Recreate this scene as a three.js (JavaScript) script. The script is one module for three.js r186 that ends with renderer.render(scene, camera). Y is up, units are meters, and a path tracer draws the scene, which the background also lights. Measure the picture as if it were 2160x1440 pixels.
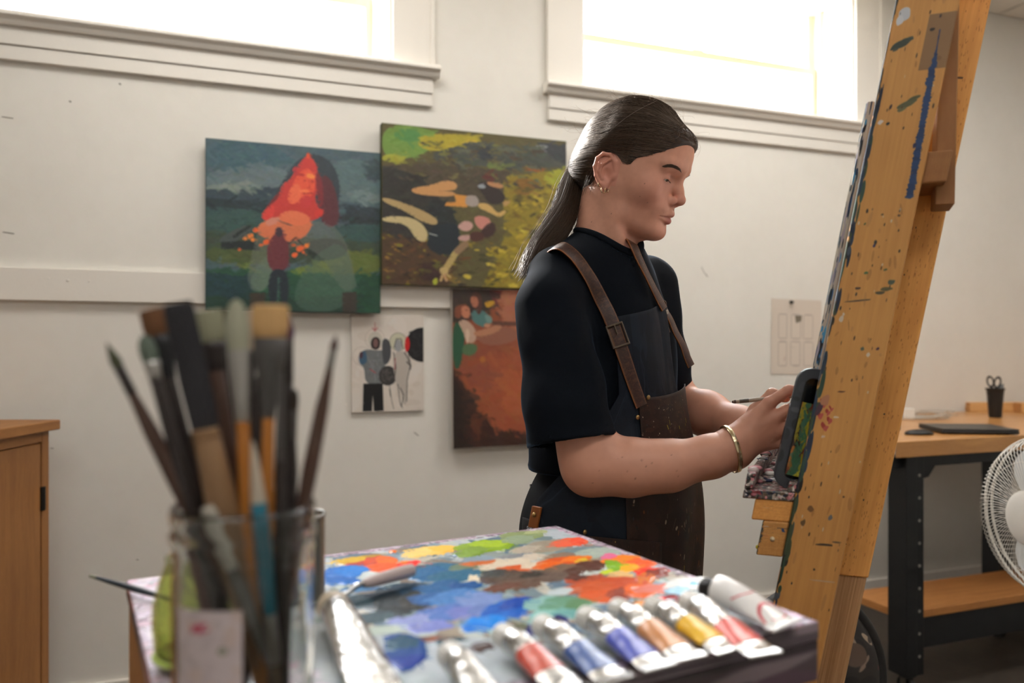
import * as THREE from 'three';
import { RoundedBoxGeometry } from 'three/addons/geometries/RoundedBoxGeometry.js';
import { mergeGeometries } from 'three/addons/utils/BufferGeometryUtils.js';
import { RectAreaLightUniformsLib } from 'three/addons/lights/RectAreaLightUniformsLib.js';
RectAreaLightUniformsLib.init();

// ---------------------------------------------------------------- camera, sky, lights, exposure
// World: x right, y up, the camera looks along -z from (0, EYE, 0). Photo frame 2160 x 1440.
const FOC = 1680, HORIZON = 735, EYE = 1.2;
const scene = new THREE.Scene();
const camera = new THREE.PerspectiveCamera(2 * Math.atan(720 / FOC) * 180 / Math.PI, 1.5, 0.02, 100);
camera.position.set(0, EYE, 0);
camera.lookAt(0, EYE, -1);
camera.setViewOffset(2160, 1440, 0, 720 - HORIZON, 2160, 1440);   // a slight rise of the lens keeps the verticals upright
camera.focus = 1.42; camera.userData.fStop = 2.8;
camera.updateProjectionMatrix();
scene.add(camera);

const renderer = new THREE.WebGLRenderer({ antialias: true });
renderer.toneMapping = THREE.LinearToneMapping;
renderer.toneMappingExposure = 1.0;
renderer.shadowMap.enabled = true;

scene.background = new THREE.Color().setRGB(0.93, 0.97, 1.03);     // bright overcast sky beyond the windows
scene.backgroundIntensity = 46;
const sun = new THREE.DirectionalLight(new THREE.Color().setRGB(1.0, 0.965, 0.92), 10);          // low hazy sun through the window over the paintings
sun.name = 'sun'; sun.position.set(0.2 - 0.7305 * 8, 1.5 + 0.532 * 8, -1.45 - 0.683 * 8); sun.target.position.set(0.2, 1.5, -1.45);
sun.castShadow = true; sun.shadow.radius = 5; sun.shadow.mapSize.set(2048, 2048); Object.assign(sun.shadow.camera, { left: -4, right: 4, top: 4, bottom: -4, near: 0.5, far: 20 });
scene.add(sun, sun.target);
const PANEL_POWER = 7.0, PANEL_COLOR = new THREE.Color().setRGB(1.0, 0.965, 0.915);

// ---------------------------------------------------------------- helpers
const V = (x, y, z) => new THREE.Vector3(x, y, z);
const P = (px, py, d) => V((px - 1080) / FOC * d, EYE - (py - HORIZON) / FOC * d, -d);   // photo pixel + distance -> place
let seed = 12345;
const rnd = () => { seed = (seed * 1664525 + 1013904223) >>> 0; return seed / 4294967296; };
const rr = (a, b) => a + (b - a) * rnd();
const clamp = (x, a, b) => Math.min(b, Math.max(a, x));
const lerp = (a, b, t) => a + (b - a) * t;
const sstep = (a, b, x) => { const t = clamp((x - a) / (b - a), 0, 1); return t * t * (3 - 2 * t); };
const hash3 = (x, y, z) => { let h = (x * 374761393 + y * 668265263 + z * 2147483647) | 0; h = Math.imul(h ^ (h >>> 13), 1274126177); h ^= h >>> 16; return (h >>> 0) / 4294967296; };
function noise(x, y = 0, z = 0) {          // value noise 0..1
  const xi = Math.floor(x), yi = Math.floor(y), zi = Math.floor(z);
  let fx = x - xi, fy = y - yi, fz = z - zi;
  fx = fx * fx * (3 - 2 * fx); fy = fy * fy * (3 - 2 * fy); fz = fz * fz * (3 - 2 * fz);
  const a = lerp(lerp(lerp(hash3(xi, yi, zi), hash3(xi + 1, yi, zi), fx), lerp(hash3(xi, yi + 1, zi), hash3(xi + 1, yi + 1, zi), fx), fy),
    lerp(lerp(hash3(xi, yi, zi + 1), hash3(xi + 1, yi, zi + 1), fx), lerp(hash3(xi, yi + 1, zi + 1), hash3(xi + 1, yi + 1, zi + 1), fx), fy), fz);
  return a;
}
const fbm = (x, y, z = 0, o = 4) => { let s = 0, a = 0.5, n = 0; for (let i = 0; i < o; i++) { s += a * noise(x, y, z); n += a; x *= 2.03; y *= 2.03; z *= 2.03; a *= 0.5; } return s / n; };

const used = new Map();
function numbered(name) {
  const n = used.get(name) || 0; used.set(name, n + 1);
  return n ? `${name}_${String(n).padStart(3, '0')}` : name;
}
function shade(o) { o.traverse((m) => { if (m.isMesh) { m.castShadow = true; m.receiveShadow = true; } }); return o; }
function thing(name, label, category, group) {
  const g = new THREE.Group(); g.name = numbered(name); g.userData = { label, category };
  if (group) g.userData.group = group;
  scene.add(g); return g;
}
function part(name, geo, mat, parent, label) {
  const m = new THREE.Mesh(Array.isArray(geo) ? merge(geo) : geo, mat);
  m.name = name; if (label) m.userData.label = label; m.castShadow = m.receiveShadow = true;
  parent.add(m); return m;
}
function solo(name, label, category, geo, mat, group) {
  const m = part(numbered(name), geo, mat, scene, label); m.userData.category = category; if (group) m.userData.group = group; return m;
}
function struct(name, geo, mat, label) {
  const m = part(name, geo, mat, scene, label); m.userData.kind = 'structure'; return m;
}
function merge(list) {
  const out = list.map((g) => { const h = g.index ? g.toNonIndexed() : g; if (!h.attributes.uv) h.setAttribute('uv', new THREE.BufferAttribute(new Float32Array(h.attributes.position.count * 2), 2)); for (const k of Object.keys(h.attributes)) if (!['position', 'normal', 'uv'].includes(k)) h.deleteAttribute(k); return h; });
  return mergeGeometries(out, false);
}
// uv in metres from the dominant axis of each normal; `grain` is the axis (0,1,2) along which the pattern's v runs
function metreUV(g, grain = 1, scale = 1, off = 0) {
  const p = g.attributes.position, n = g.attributes.normal, uv = new Float32Array(p.count * 2);
  for (let i = 0; i < p.count; i++) {
    const c = [p.getX(i), p.getY(i), p.getZ(i)], m = [Math.abs(n.getX(i)), Math.abs(n.getY(i)), Math.abs(n.getZ(i))];
    const k = m[0] > m[1] && m[0] > m[2] ? 0 : m[1] > m[2] ? 1 : 2;
    const axes = [0, 1, 2].filter((a) => a !== k);
    let [a, b] = axes; if (a === grain) [a, b] = [b, a];
    uv[i * 2] = c[a] * scale + off; uv[i * 2 + 1] = c[b] * scale + off * 0.37;
  }
  g.setAttribute('uv', new THREE.BufferAttribute(uv, 2)); return g;
}
// a bevelled box between two corners, in local coordinates
function box(x0, x1, y0, y1, z0, z1, r = 0.002, grain = 1, off = 0) {
  const w = Math.abs(x1 - x0), h = Math.abs(y1 - y0), d = Math.abs(z1 - z0);
  let g = r > 0 ? new RoundedBoxGeometry(w, h, d, 2, Math.min(r, w * 0.45, h * 0.45, d * 0.45)) : new THREE.BoxGeometry(w, h, d);
  g.translate((x0 + x1) / 2, (y0 + y1) / 2, (z0 + z1) / 2);
  return metreUV(g, grain, 1, off);
}
function basis(g, o, ex, ey, ez) { return g.applyMatrix4(new THREE.Matrix4().makeBasis(ex, ey, ez).setPosition(o)); }
function tube(pts, r, seg = 24, sides = 8, closed = false) {
  const c = new THREE.CatmullRomCurve3(pts, closed, 'centripetal');
  return new THREE.TubeGeometry(c, seg, r, sides, closed);
}
// a bar of varying round section: profile [[t, radius]...] along a straight axis from a to b; flat squeezes it across `side`
function turned(a, b, profile, sides = 16, flat = 1, side = V(0, 0, 1)) {
  const len = a.distanceTo(b), g = new THREE.LatheGeometry(profile.map(([t, r]) => new THREE.Vector2(Math.max(r, 0.00005), t * len)), sides);
  const y = b.clone().sub(a).normalize(), z = side.clone().sub(y.clone().multiplyScalar(side.dot(y))).normalize(), x = y.clone().cross(z);
  g.scale(1, 1, flat); g.computeVertexNormals();
  return basis(g, a, x, y, z);
}
function canvasTex(w, h, draw, srgb = true, rep) {
  const c = document.createElement('canvas'); c.width = w; c.height = h;
  const x = c.getContext('2d'); draw(x, w, h);
  const t = new THREE.CanvasTexture(c); if (srgb) t.colorSpace = THREE.SRGBColorSpace;
  t.wrapS = t.wrapT = THREE.RepeatWrapping; if (rep) t.repeat.set(rep[0], rep[1]);
  return t;
}
function dataTex(w, h, fn, srgb, rep) {           // fn(x, y) -> grey or [r,g,b] in 0..1
  const d = new Uint8Array(w * h * 4);
  for (let y = 0; y < h; y++) for (let x = 0; x < w; x++) {
    let c = fn(x / w, y / h, x, y); if (typeof c === 'number') c = [c, c, c];
    const i = (y * w + x) * 4; d[i] = clamp(c[0], 0, 1) * 255; d[i + 1] = clamp(c[1], 0, 1) * 255; d[i + 2] = clamp(c[2], 0, 1) * 255; d[i + 3] = 255;
  }
  const t = new THREE.DataTexture(d, w, h); t.magFilter = THREE.LinearFilter; t.minFilter = THREE.LinearMipmapLinearFilter; t.generateMipmaps = true;
  t.wrapS = t.wrapT = THREE.RepeatWrapping; if (srgb) t.colorSpace = THREE.SRGBColorSpace; if (rep) t.repeat.set(rep[0], rep[1]);
  t.needsUpdate = true; return t;
}
const pnoise = (u, v, f, s = 0) => {             // tileable noise
  const x = u * f, y = v * f, xi = Math.floor(x), yi = Math.floor(y); let fx = x - xi, fy = y - yi; fx = fx * fx * (3 - 2 * fx); fy = fy * fy * (3 - 2 * fy);
  const q = (a, b) => hash3(((a % f) + f) % f, ((b % f) + f) % f, s);
  return lerp(lerp(q(xi, yi), q(xi + 1, yi), fx), lerp(q(xi, yi + 1), q(xi + 1, yi + 1), fx), fy);
};
const pnoise2 = (u, v, fu, fv, s = 0) => {
  const x = u * fu, y = v * fv, xi = Math.floor(x), yi = Math.floor(y); let fx = x - xi, fy = y - yi; fx = fx * fx * (3 - 2 * fx); fy = fy * fy * (3 - 2 * fy);
  const q = (a, b) => hash3(((a % fu) + fu) % fu, ((b % fv) + fv) % fv, s);
  return lerp(lerp(q(xi, yi), q(xi + 1, yi), fx), lerp(q(xi, yi + 1), q(xi + 1, yi + 1), fx), fy);
};
const mix3 = (a, b, t) => [lerp(a[0], b[0], t), lerp(a[1], b[1], t), lerp(a[2], b[2], t)];
const rgb = (h) => [(h >> 16) / 255, ((h >> 8) & 255) / 255, (h & 255) / 255];
// straight-grained wood; v runs along the grain; one tile is 0.5 m
function woodTex(light, dark, contrast = 1, s = 0) {
  const L = rgb(light), D = rgb(dark);
  return dataTex(256, 512, (u, v) => {
    const warp = (pnoise2(u, v, 4, 2, s) - 0.5) * 0.08;
    const a = pnoise2(u + warp, v, 26, 2, s + 1), b = pnoise2(u + warp, v, 90, 6, s + 2), c = pnoise2(u, v, 128, 40, s + 3), e = pnoise2(u, v, 3, 3, s + 4);
    return mix3(L, D, clamp((a * 0.45 + b * 0.35 + c * 0.2 + e * 0.3 - 0.25) * contrast, 0, 1));
  }, true, [2, 2]);
}
const std = (color, roughness = 0.7, extra = {}) => new THREE.MeshStandardMaterial({ color, roughness, ...extra });
const phys = (color, roughness = 0.5, extra = {}) => new THREE.MeshPhysicalMaterial({ color, roughness, ...extra });

// the window wall: t runs along it to the right, s stands off it into the room
const WC = Math.cos(0.3633), WS = Math.sin(0.3633), W0 = V(-1.059, 0, -2.75);
const WT = V(WC, 0, -WS), WN = V(WS, 0, WC), UP = V(0, 1, 0);
const W = (t, y, s = 0) => W0.clone().addScaledVector(WT, t).addScaledVector(WN, s).setY(y);
function onWall(px, py, s = 0) {                  // where a photo pixel meets the plane standing s off the wall
  const u = (px - 1080) / FOC, x0 = W0.x + s * WN.x, d0 = -W0.z - s * WN.z;
  const t = (u * d0 - x0) / (WT.x - u * WS), d = d0 + t * WS;
  return [t, EYE - (py - HORIZON) / FOC * d, d];
}
const wallFrame = (g, t = 0, y = 0, s = 0) => basis(g, W(t, y, s), WT, UP, WN);
// a Group standing in the wall's frame
function atWall(g, t, y, s) { g.position.copy(W(t, y, s)); g.rotation.y = 0.3633; return g; }
// ---------------------------------------------------------------- the room
const ROOM = { t0: -2.6, t1: 4.7, s1: 5.6, h: 2.92 };
const plasterBump = dataTex(512, 512, (u, v) => 0.5 * pnoise(u, v, 24, 1) + 0.3 * pnoise(u, v, 90, 2) + 0.2 * pnoise(u, v, 200, 3), false);
const plasterCol = dataTex(512, 512, (u, v) => { const a = pnoise(u, v, 5, 7) * 0.5 + pnoise(u, v, 17, 8) * 0.3 + pnoise(u, v, 60, 9) * 0.2; return mix3(rgb(0xe6e2da), rgb(0xeeebe4), a); }, true, [0.7, 0.7]);
const wallMat = new THREE.MeshStandardMaterial({ map: plasterCol, roughness: 0.72, bumpMap: plasterBump, bumpScale: 0.0005 });
const trimMat = new THREE.MeshStandardMaterial({ color: 0xece7df, roughness: 0.45, bumpMap: plasterBump, bumpScale: 0.0005 });
const WIN = [{ t0: -0.79, t1: 0.652 }, { t0: 1.436, t1: 2.858 }];
const SILL = 2.262, HEAD = 2.86, TH = 0.3;
{
  const g = [];
  const w = (a, b, y0, y1) => g.push(wallFrame(box(a, b, y0, y1, -TH, 0, 0)));
  w(ROOM.t0 - 0.2, ROOM.t1 + 0.2, -0.1, SILL); w(ROOM.t0 - 0.2, ROOM.t1 + 0.2, HEAD, ROOM.h + 0.15);
  w(ROOM.t0 - 0.2, WIN[0].t0, SILL, HEAD); w(WIN[0].t1, WIN[1].t0, SILL, HEAD); w(WIN[1].t1, ROOM.t1 + 0.2, SILL, HEAD);
  const m = struct('wall_back', g, wallMat, 'off-white painted plaster wall with high windows');
  // scuffs, chips and plugs that stand on the plaster
  const scuff = std(0x6d665c, 0.9), chip = std(0xf4efe8, 0.8);
  const mark = (px, py, len, ang, th, mat, name) => { const [t, y] = onWall(px, py); part(name, wallFrame(new THREE.CapsuleGeometry(th, len, 3, 6).scale(1, 1, 0.25).rotateZ(ang), t, y, 0.0006), mat, m); };
  mark(1483, 570, 0.03, 0.5, 0.0012, scuff, 'scuff'); mark(1490, 580, 0.016, 0.7, 0.0016, scuff, 'scuff');
  mark(16, 248, 0.03, 1.5, 0.0013, scuff, 'scuff'); mark(18, 491, 0.03, 1.45, 0.0014, scuff, 'scuff'); mark(878, 915, 0.022, 0.9, 0.0011, scuff, 'scuff');
  mark(148, 214, 0.004, 1.2, 0.002, scuff, 'scuff'); mark(730, 853, 0.003, 0.2, 0.0025, chip, 'chip'); mark(253, 177, 0.004, 1, 0.002, scuff, 'scuff');
  mark(1750, 205, 0.01, 1, 0.001, scuff, 'scuff'); mark(290, 1180, 0.006, 1.4, 0.0012, scuff, 'scuff'); mark(110, 945, 0.008, 1.5, 0.001, scuff, 'scuff');
}
struct('wall_left', wallFrame(box(ROOM.t0 - 0.2, ROOM.t0, -0.1, ROOM.h + 0.15, 0, ROOM.s1, 0)), wallMat, 'off-white side wall');
struct('wall_right', wallFrame(box(ROOM.t1, ROOM.t1 + 0.2, -0.1, ROOM.h + 0.15, 0, ROOM.s1, 0)), wallMat, 'off-white side wall beyond the workbench');
struct('wall_front', wallFrame(box(ROOM.t0 - 0.2, ROOM.t1 + 0.2, -0.1, ROOM.h + 0.15, ROOM.s1, ROOM.s1 + 0.2, 0)), wallMat, 'off-white wall opposite the windows');
{
  const col = dataTex(512, 512, (u, v) => { const a = pnoise(u, v, 8, 31) * 0.4 + pnoise(u, v, 40, 32) * 0.3 + pnoise(u, v, 128, 33) * 0.3; return mix3(rgb(0x3a332d), rgb(0x50473d), a); }, true, [1, 1]);
  struct('floor', wallFrame(box(ROOM.t0, ROOM.t1, -0.1, 0, 0, ROOM.s1, 0)), new THREE.MeshStandardMaterial({ map: col, roughness: 0.55 }), 'brown-grey sealed concrete floor');
  const gcol = dataTex(128, 128, (u, v) => mix3(rgb(0x8d897f), rgb(0xa39e93), pnoise(u, v, 12, 41) * 0.6 + pnoise(u, v, 50, 42) * 0.4), true);
  struct('ground_outside', wallFrame(box(-14, 16, 1.7, 1.8, -18, -TH - 0.002, 0)), new THREE.MeshStandardMaterial({ map: gcol, roughness: 0.95 }), 'pale paved ground outside the windows');
}
// ceiling: a slab with tiles hung under it, and flat light panels set in the grid
const PANELS = [[6, 1, 'flat light panel set in the tile ceiling near the sash window behind the painter'], [3, 1, 'flat light panel set in the tile ceiling above the wall paintings'], [8, 2, 'flat light panel set in the tile ceiling beside the workbench'], [5, 5, 'flat light panel set in the tile ceiling above the jar of brushes'], [2, 5, 'flat light panel set in the tile ceiling on the cabinet side of the room']];
{
  const slab = struct('ceiling', wallFrame(box(ROOM.t0 - 0.2, ROOM.t1 + 0.2, ROOM.h + 0.012, ROOM.h + 0.15, -0.3, ROOM.s1 + 0.2, 0)), std(0x777268, 0.9), 'suspended tile ceiling');
  const bump = dataTex(256, 256, (u, v) => (pnoise(u, v, 64, 51) > 0.72 ? 0 : 0.7) + 0.3 * pnoise(u, v, 128, 52), false, [3, 3]);
  const tileMat = new THREE.MeshStandardMaterial({ color: 0xe6e1d8, roughness: 0.9, bumpMap: bump, bumpScale: 0.001 });
  const S = 0.61, geo = box(0.006, S - 0.006, 0, 0.014, 0.006, S - 0.006, 0.002), off = 0.31;
  const lampGroup = 'flat light panels set in the tile ceiling';
  for (let i = -1; i < 12; i++) for (let j = 0; j < 10; j++) {
    const t = ROOM.t0 + off + i * S, s = j * S;
    if (t < ROOM.t0 - 0.01 || t + S > ROOM.t1 + 0.01 || s + S > ROOM.s1 + 0.05) continue;
    const lamp = PANELS.some(([a, b]) => (a === i || a + 1 === i) && b === j);
    if (lamp) continue;
    const m = part('ceiling_tile', geo, tileMat, slab); atWall(m, t, ROOM.h, s);
  }
  for (const [i, j, label] of PANELS) {
    const t = ROOM.t0 + off + i * S, s = j * S;
    const g = thing('ceiling_light', label, 'ceiling light', lampGroup); atWall(g, t, ROOM.h, s);
    part('frame', [box(0.006, 2 * S - 0.006, 0, 0.014, 0.006, 0.03), box(0.006, 2 * S - 0.006, 0, 0.014, S - 0.03, S - 0.006), box(0.006, 0.03, 0, 0.014, 0.03, S - 0.03), box(2 * S - 0.03, 2 * S - 0.006, 0, 0.014, 0.03, S - 0.03)], std(0xeeeae2, 0.5), g);
    part('diffuser', box(0.03, 2 * S - 0.03, 0.005, 0.012, 0.03, S - 0.03, 0), new THREE.MeshStandardMaterial({ color: 0xf4f0e8, roughness: 0.6, emissive: PANEL_COLOR, emissiveIntensity: 1.2 }), g);
    const L = new THREE.RectAreaLight(PANEL_COLOR, PANEL_POWER, 2 * S - 0.07, S - 0.07);
    L.position.set(S, -0.004, S / 2); L.rotation.x = -Math.PI / 2; g.add(L); L.name = 'panel_light';
  }
}
// windows: casing, stool and apron on the room side, sashes and glass at the back of the reveal
const glassMat = new THREE.MeshPhysicalMaterial({ color: 0xffffff, roughness: 0, transmission: 1, thickness: 0, ior: 1.5 });
const sashMat = std(0xd6c8ac, 0.5);
WIN.forEach(({ t0, t1 }, k) => {
  const g = new THREE.Group(); g.name = `window_${k + 1}`; g.userData = { kind: 'structure', label: k ? 'high sash window in white casing behind the standing painter' : 'high white cased window above the burning figure painting' };
  scene.add(g); atWall(g, 0, 0, 0);
  const C = 0.148;
  part('casing', [box(t0 - C, t0, SILL, ROOM.h - 0.002, 0.0005, 0.02), box(t1, t1 + C, SILL, ROOM.h - 0.002, 0.0005, 0.02)], trimMat, g);
  part('casing_bead', [box(t0 - C - 0.012, t0 - C + 0.004, SILL, ROOM.h - 0.002, 0.0005, 0.026), box(t1 + C - 0.004, t1 + C + 0.012, SILL, ROOM.h - 0.002, 0.0005, 0.026)], trimMat, g);
  // stool: profile with a rounded nose, then cove, then apron in two steps
  const prof = new THREE.Shape(); prof.moveTo(0, 0); prof.lineTo(0.058, 0); prof.quadraticCurveTo(0.066, -0.006, 0.064, -0.016); prof.quadraticCurveTo(0.05, -0.02, 0.046, -0.032); prof.lineTo(0.04, -0.04); prof.lineTo(0, -0.04); prof.lineTo(0, 0);
  const len = t1 - t0 + 2 * C + 0.05;
  const st = new THREE.ExtrudeGeometry(prof, { depth: len, bevelEnabled: false, curveSegments: 8 }); st.rotateY(-Math.PI / 2); st.scale(1, 1, 1); // x->z
  st.translate(t1 + C + 0.025, SILL, 0.0005);
  part('stool', metreUV(st, 0), trimMat, g);
  const al = t0 - C - 0.004, ar = t1 + C + 0.004;
  part('apron', [box(al, ar, SILL - 0.098, SILL - 0.04, 0.0005, 0.026, 0.002, 0), box(al, ar, SILL - 0.145, SILL - 0.0995, 0.0005, 0.02, 0.002, 0)], trimMat, g);
  part('reveal_sill', box(t0, t1, SILL, SILL + 0.012, -TH + 0.001, 0, 0.001, 0), trimMat, g);
  part('jamb', [box(t0, t0 + 0.012, SILL + 0.012, HEAD, -TH + 0.001, 0.004, 0.001), box(t1 - 0.012, t1, SILL + 0.012, HEAD, -TH + 0.001, 0.004, 0.001)], trimMat, g);
  part('stop_bead', [box(t0 + 0.012, t0 + 0.034, SILL + 0.012, HEAD, -0.2, -0.185, 0.002), box(t1 - 0.034, t1 - 0.012, SILL + 0.012, HEAD, -0.2, -0.185, 0.002)], trimMat, g);
  const mid = 2.585, a = t0 + 0.012, b = t1 - 0.012;
  const low = part('sash', [box(a, a + 0.05, SILL + 0.012, mid, -0.24, -0.205), box(b - 0.05, b, SILL + 0.012, mid, -0.24, -0.205), box(a + 0.05, b - 0.05, SILL + 0.012, SILL + 0.03, -0.24, -0.205, 0.002, 0), box(a + 0.05, b - 0.05, mid - 0.034, mid, -0.24, -0.205, 0.002, 0)], sashMat, g);
  part('pane', box(a + 0.05, b - 0.05, SILL + 0.03, mid - 0.034, -0.2225, -0.2215, 0), glassMat, low);
  const up = part('sash', [box(a, a + 0.04, mid - 0.03, HEAD, -0.28, -0.245), box(b - 0.04, b, mid - 0.03, HEAD, -0.28, -0.245), box(a + 0.04, b - 0.04, mid - 0.03, mid, -0.28, -0.245, 0.002, 0)], sashMat, g);
  part('pane', box(a + 0.04, b - 0.04, mid, HEAD, -0.2625, -0.2615, 0), glassMat, up);
  part('sash_lift', [box(0.5 * (a + b) - 0.03, 0.5 * (a + b) + 0.03, mid + 0.001, mid + 0.012, -0.235, -0.215, 0.003)], std(0xcfc4ac, 0.4), low);
});
// the board rail along the wall
{
  const [, yt] = onWall(214, 569, 0.02), [, yb] = onWall(214, 636, 0.02);
  const m = struct('trim_1', wallFrame(box(ROOM.t0, 1.12, yb, yt, 0.0005, 0.022, 0.002, 0)), trimMat, 'white painted board rail along the wall behind the paintings');
  const dimple = (px, py, r) => { const [t, y] = onWall(px, py, 0.022); part('filler_bump', wallFrame(new THREE.SphereGeometry(r, 10, 6).scale(1, 0.8, 0.35), t, y, 0.0222), trimMat, m); };
  dimple(103, 587, 0.003); dimple(143, 591, 0.0055); dimple(188, 593, 0.0035); dimple(350, 596, 0.003); dimple(914, 632, 0.003);
}
struct('baseboard_back', wallFrame(box(ROOM.t0, ROOM.t1, 0.0005, 0.1, 0.0005, 0.015, 0.003, 0)), trimMat, 'white baseboard under the window wall');
// ---------------------------------------------------------------- paintings on the wall
const poly = (x, pts, fill) => { x.fillStyle = fill; x.beginPath(); pts.forEach(([a, b], i) => (i ? x.lineTo(a, b) : x.moveTo(a, b))); x.closePath(); x.fill(); };
const blob = (x, pts, fill) => {                  // closed smooth outline through the points
  x.fillStyle = fill; x.beginPath(); const n = pts.length;
  for (let i = 0; i <= n; i++) { const p = pts[i % n], q = pts[(i + 1) % n], mx = (p[0] + q[0]) / 2, my = (p[1] + q[1]) / 2; if (i) x.quadraticCurveTo(p[0], p[1], mx, my); else x.moveTo(mx, my); }
  x.fill();
};
const oval = (x, cx, cy, rx, ry, fill, rot = 0) => { x.fillStyle = fill; x.beginPath(); x.ellipse(cx, cy, rx, ry, rot, 0, 7); x.fill(); };
const line = (x, pts, w, col) => { x.strokeStyle = col; x.lineWidth = w; x.lineCap = 'round'; x.lineJoin = 'round'; x.beginPath(); pts.forEach(([a, b], i) => (i ? x.lineTo(a, b) : x.moveTo(a, b))); x.stroke(); };
// brush the picture over with short strokes that take the colour beneath them
function strokes(x, w, h, n, len, wid, jit, dir) {
  const im = x.getImageData(0, 0, w, h).data;
  for (let i = 0; i < n; i++) {
    const px = rnd() * w, py = rnd() * h, k = ((py | 0) * w + (px | 0)) * 4, j = rr(-jit, jit), a = dir + rr(-0.9, 0.9), l = len * rr(0.4, 1.2);
    x.strokeStyle = `rgba(${clamp(im[k] + j + rr(-4, 4), 0, 255) | 0},${clamp(im[k + 1] + j + rr(-4, 4), 0, 255) | 0},${clamp(im[k + 2] + j + rr(-4, 4), 0, 255) | 0},0.7)`;
    x.lineWidth = wid * rr(0.4, 1.2); x.lineCap = 'round'; x.beginPath(); x.moveTo(px, py); x.quadraticCurveTo(px + Math.cos(a) * l * 0.5 + rr(-3, 3), py + Math.sin(a) * l * 0.5 + rr(-3, 3), px + Math.cos(a) * l, py + Math.sin(a) * l); x.stroke();
  }
}
const weave = dataTex(256, 256, (u, v, x, y) => 0.4 + 0.25 * Math.sin(x * Math.PI / 2) * Math.sin(y * Math.PI / 2) + 0.35 * pnoise(u, v, 40, 61), false, [6, 6]);
// a stretched canvas hung on the wall, given its photo corners; the picture covers the front, the paint wraps onto the sides
function hungCanvas(name, label, group, left, right, topPx, botPx, thick, tex, sideCol, s0, roll = 0) {
  const [tl, yt] = onWall(left, topPx, s0 + thick), [tr] = onWall(right, topPx, s0 + thick), [, yb] = onWall(left, botPx, s0 + thick);
  const w = tr - tl, h = yt - yb, g = thing(name, label, 'painting', group);
  atWall(g, (tl + tr) / 2, (yt + yb) / 2, s0); g.rotateZ(roll);
  const front = new THREE.PlaneGeometry(w - 0.004, h - 0.004); front.translate(0, 0, thick + 0.0005);
  part('stretched_canvas', box(-w / 2, w / 2, -h / 2, h / 2, 0, thick, 0.003), std(sideCol, 0.75, { bumpMap: weave, bumpScale: 0.0005 }), g);
  part('painted_face', front, new THREE.MeshStandardMaterial({ map: tex, roughness: 0.5, bumpMap: weave, bumpScale: 0.0006 }), g);
  return g;
}
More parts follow.
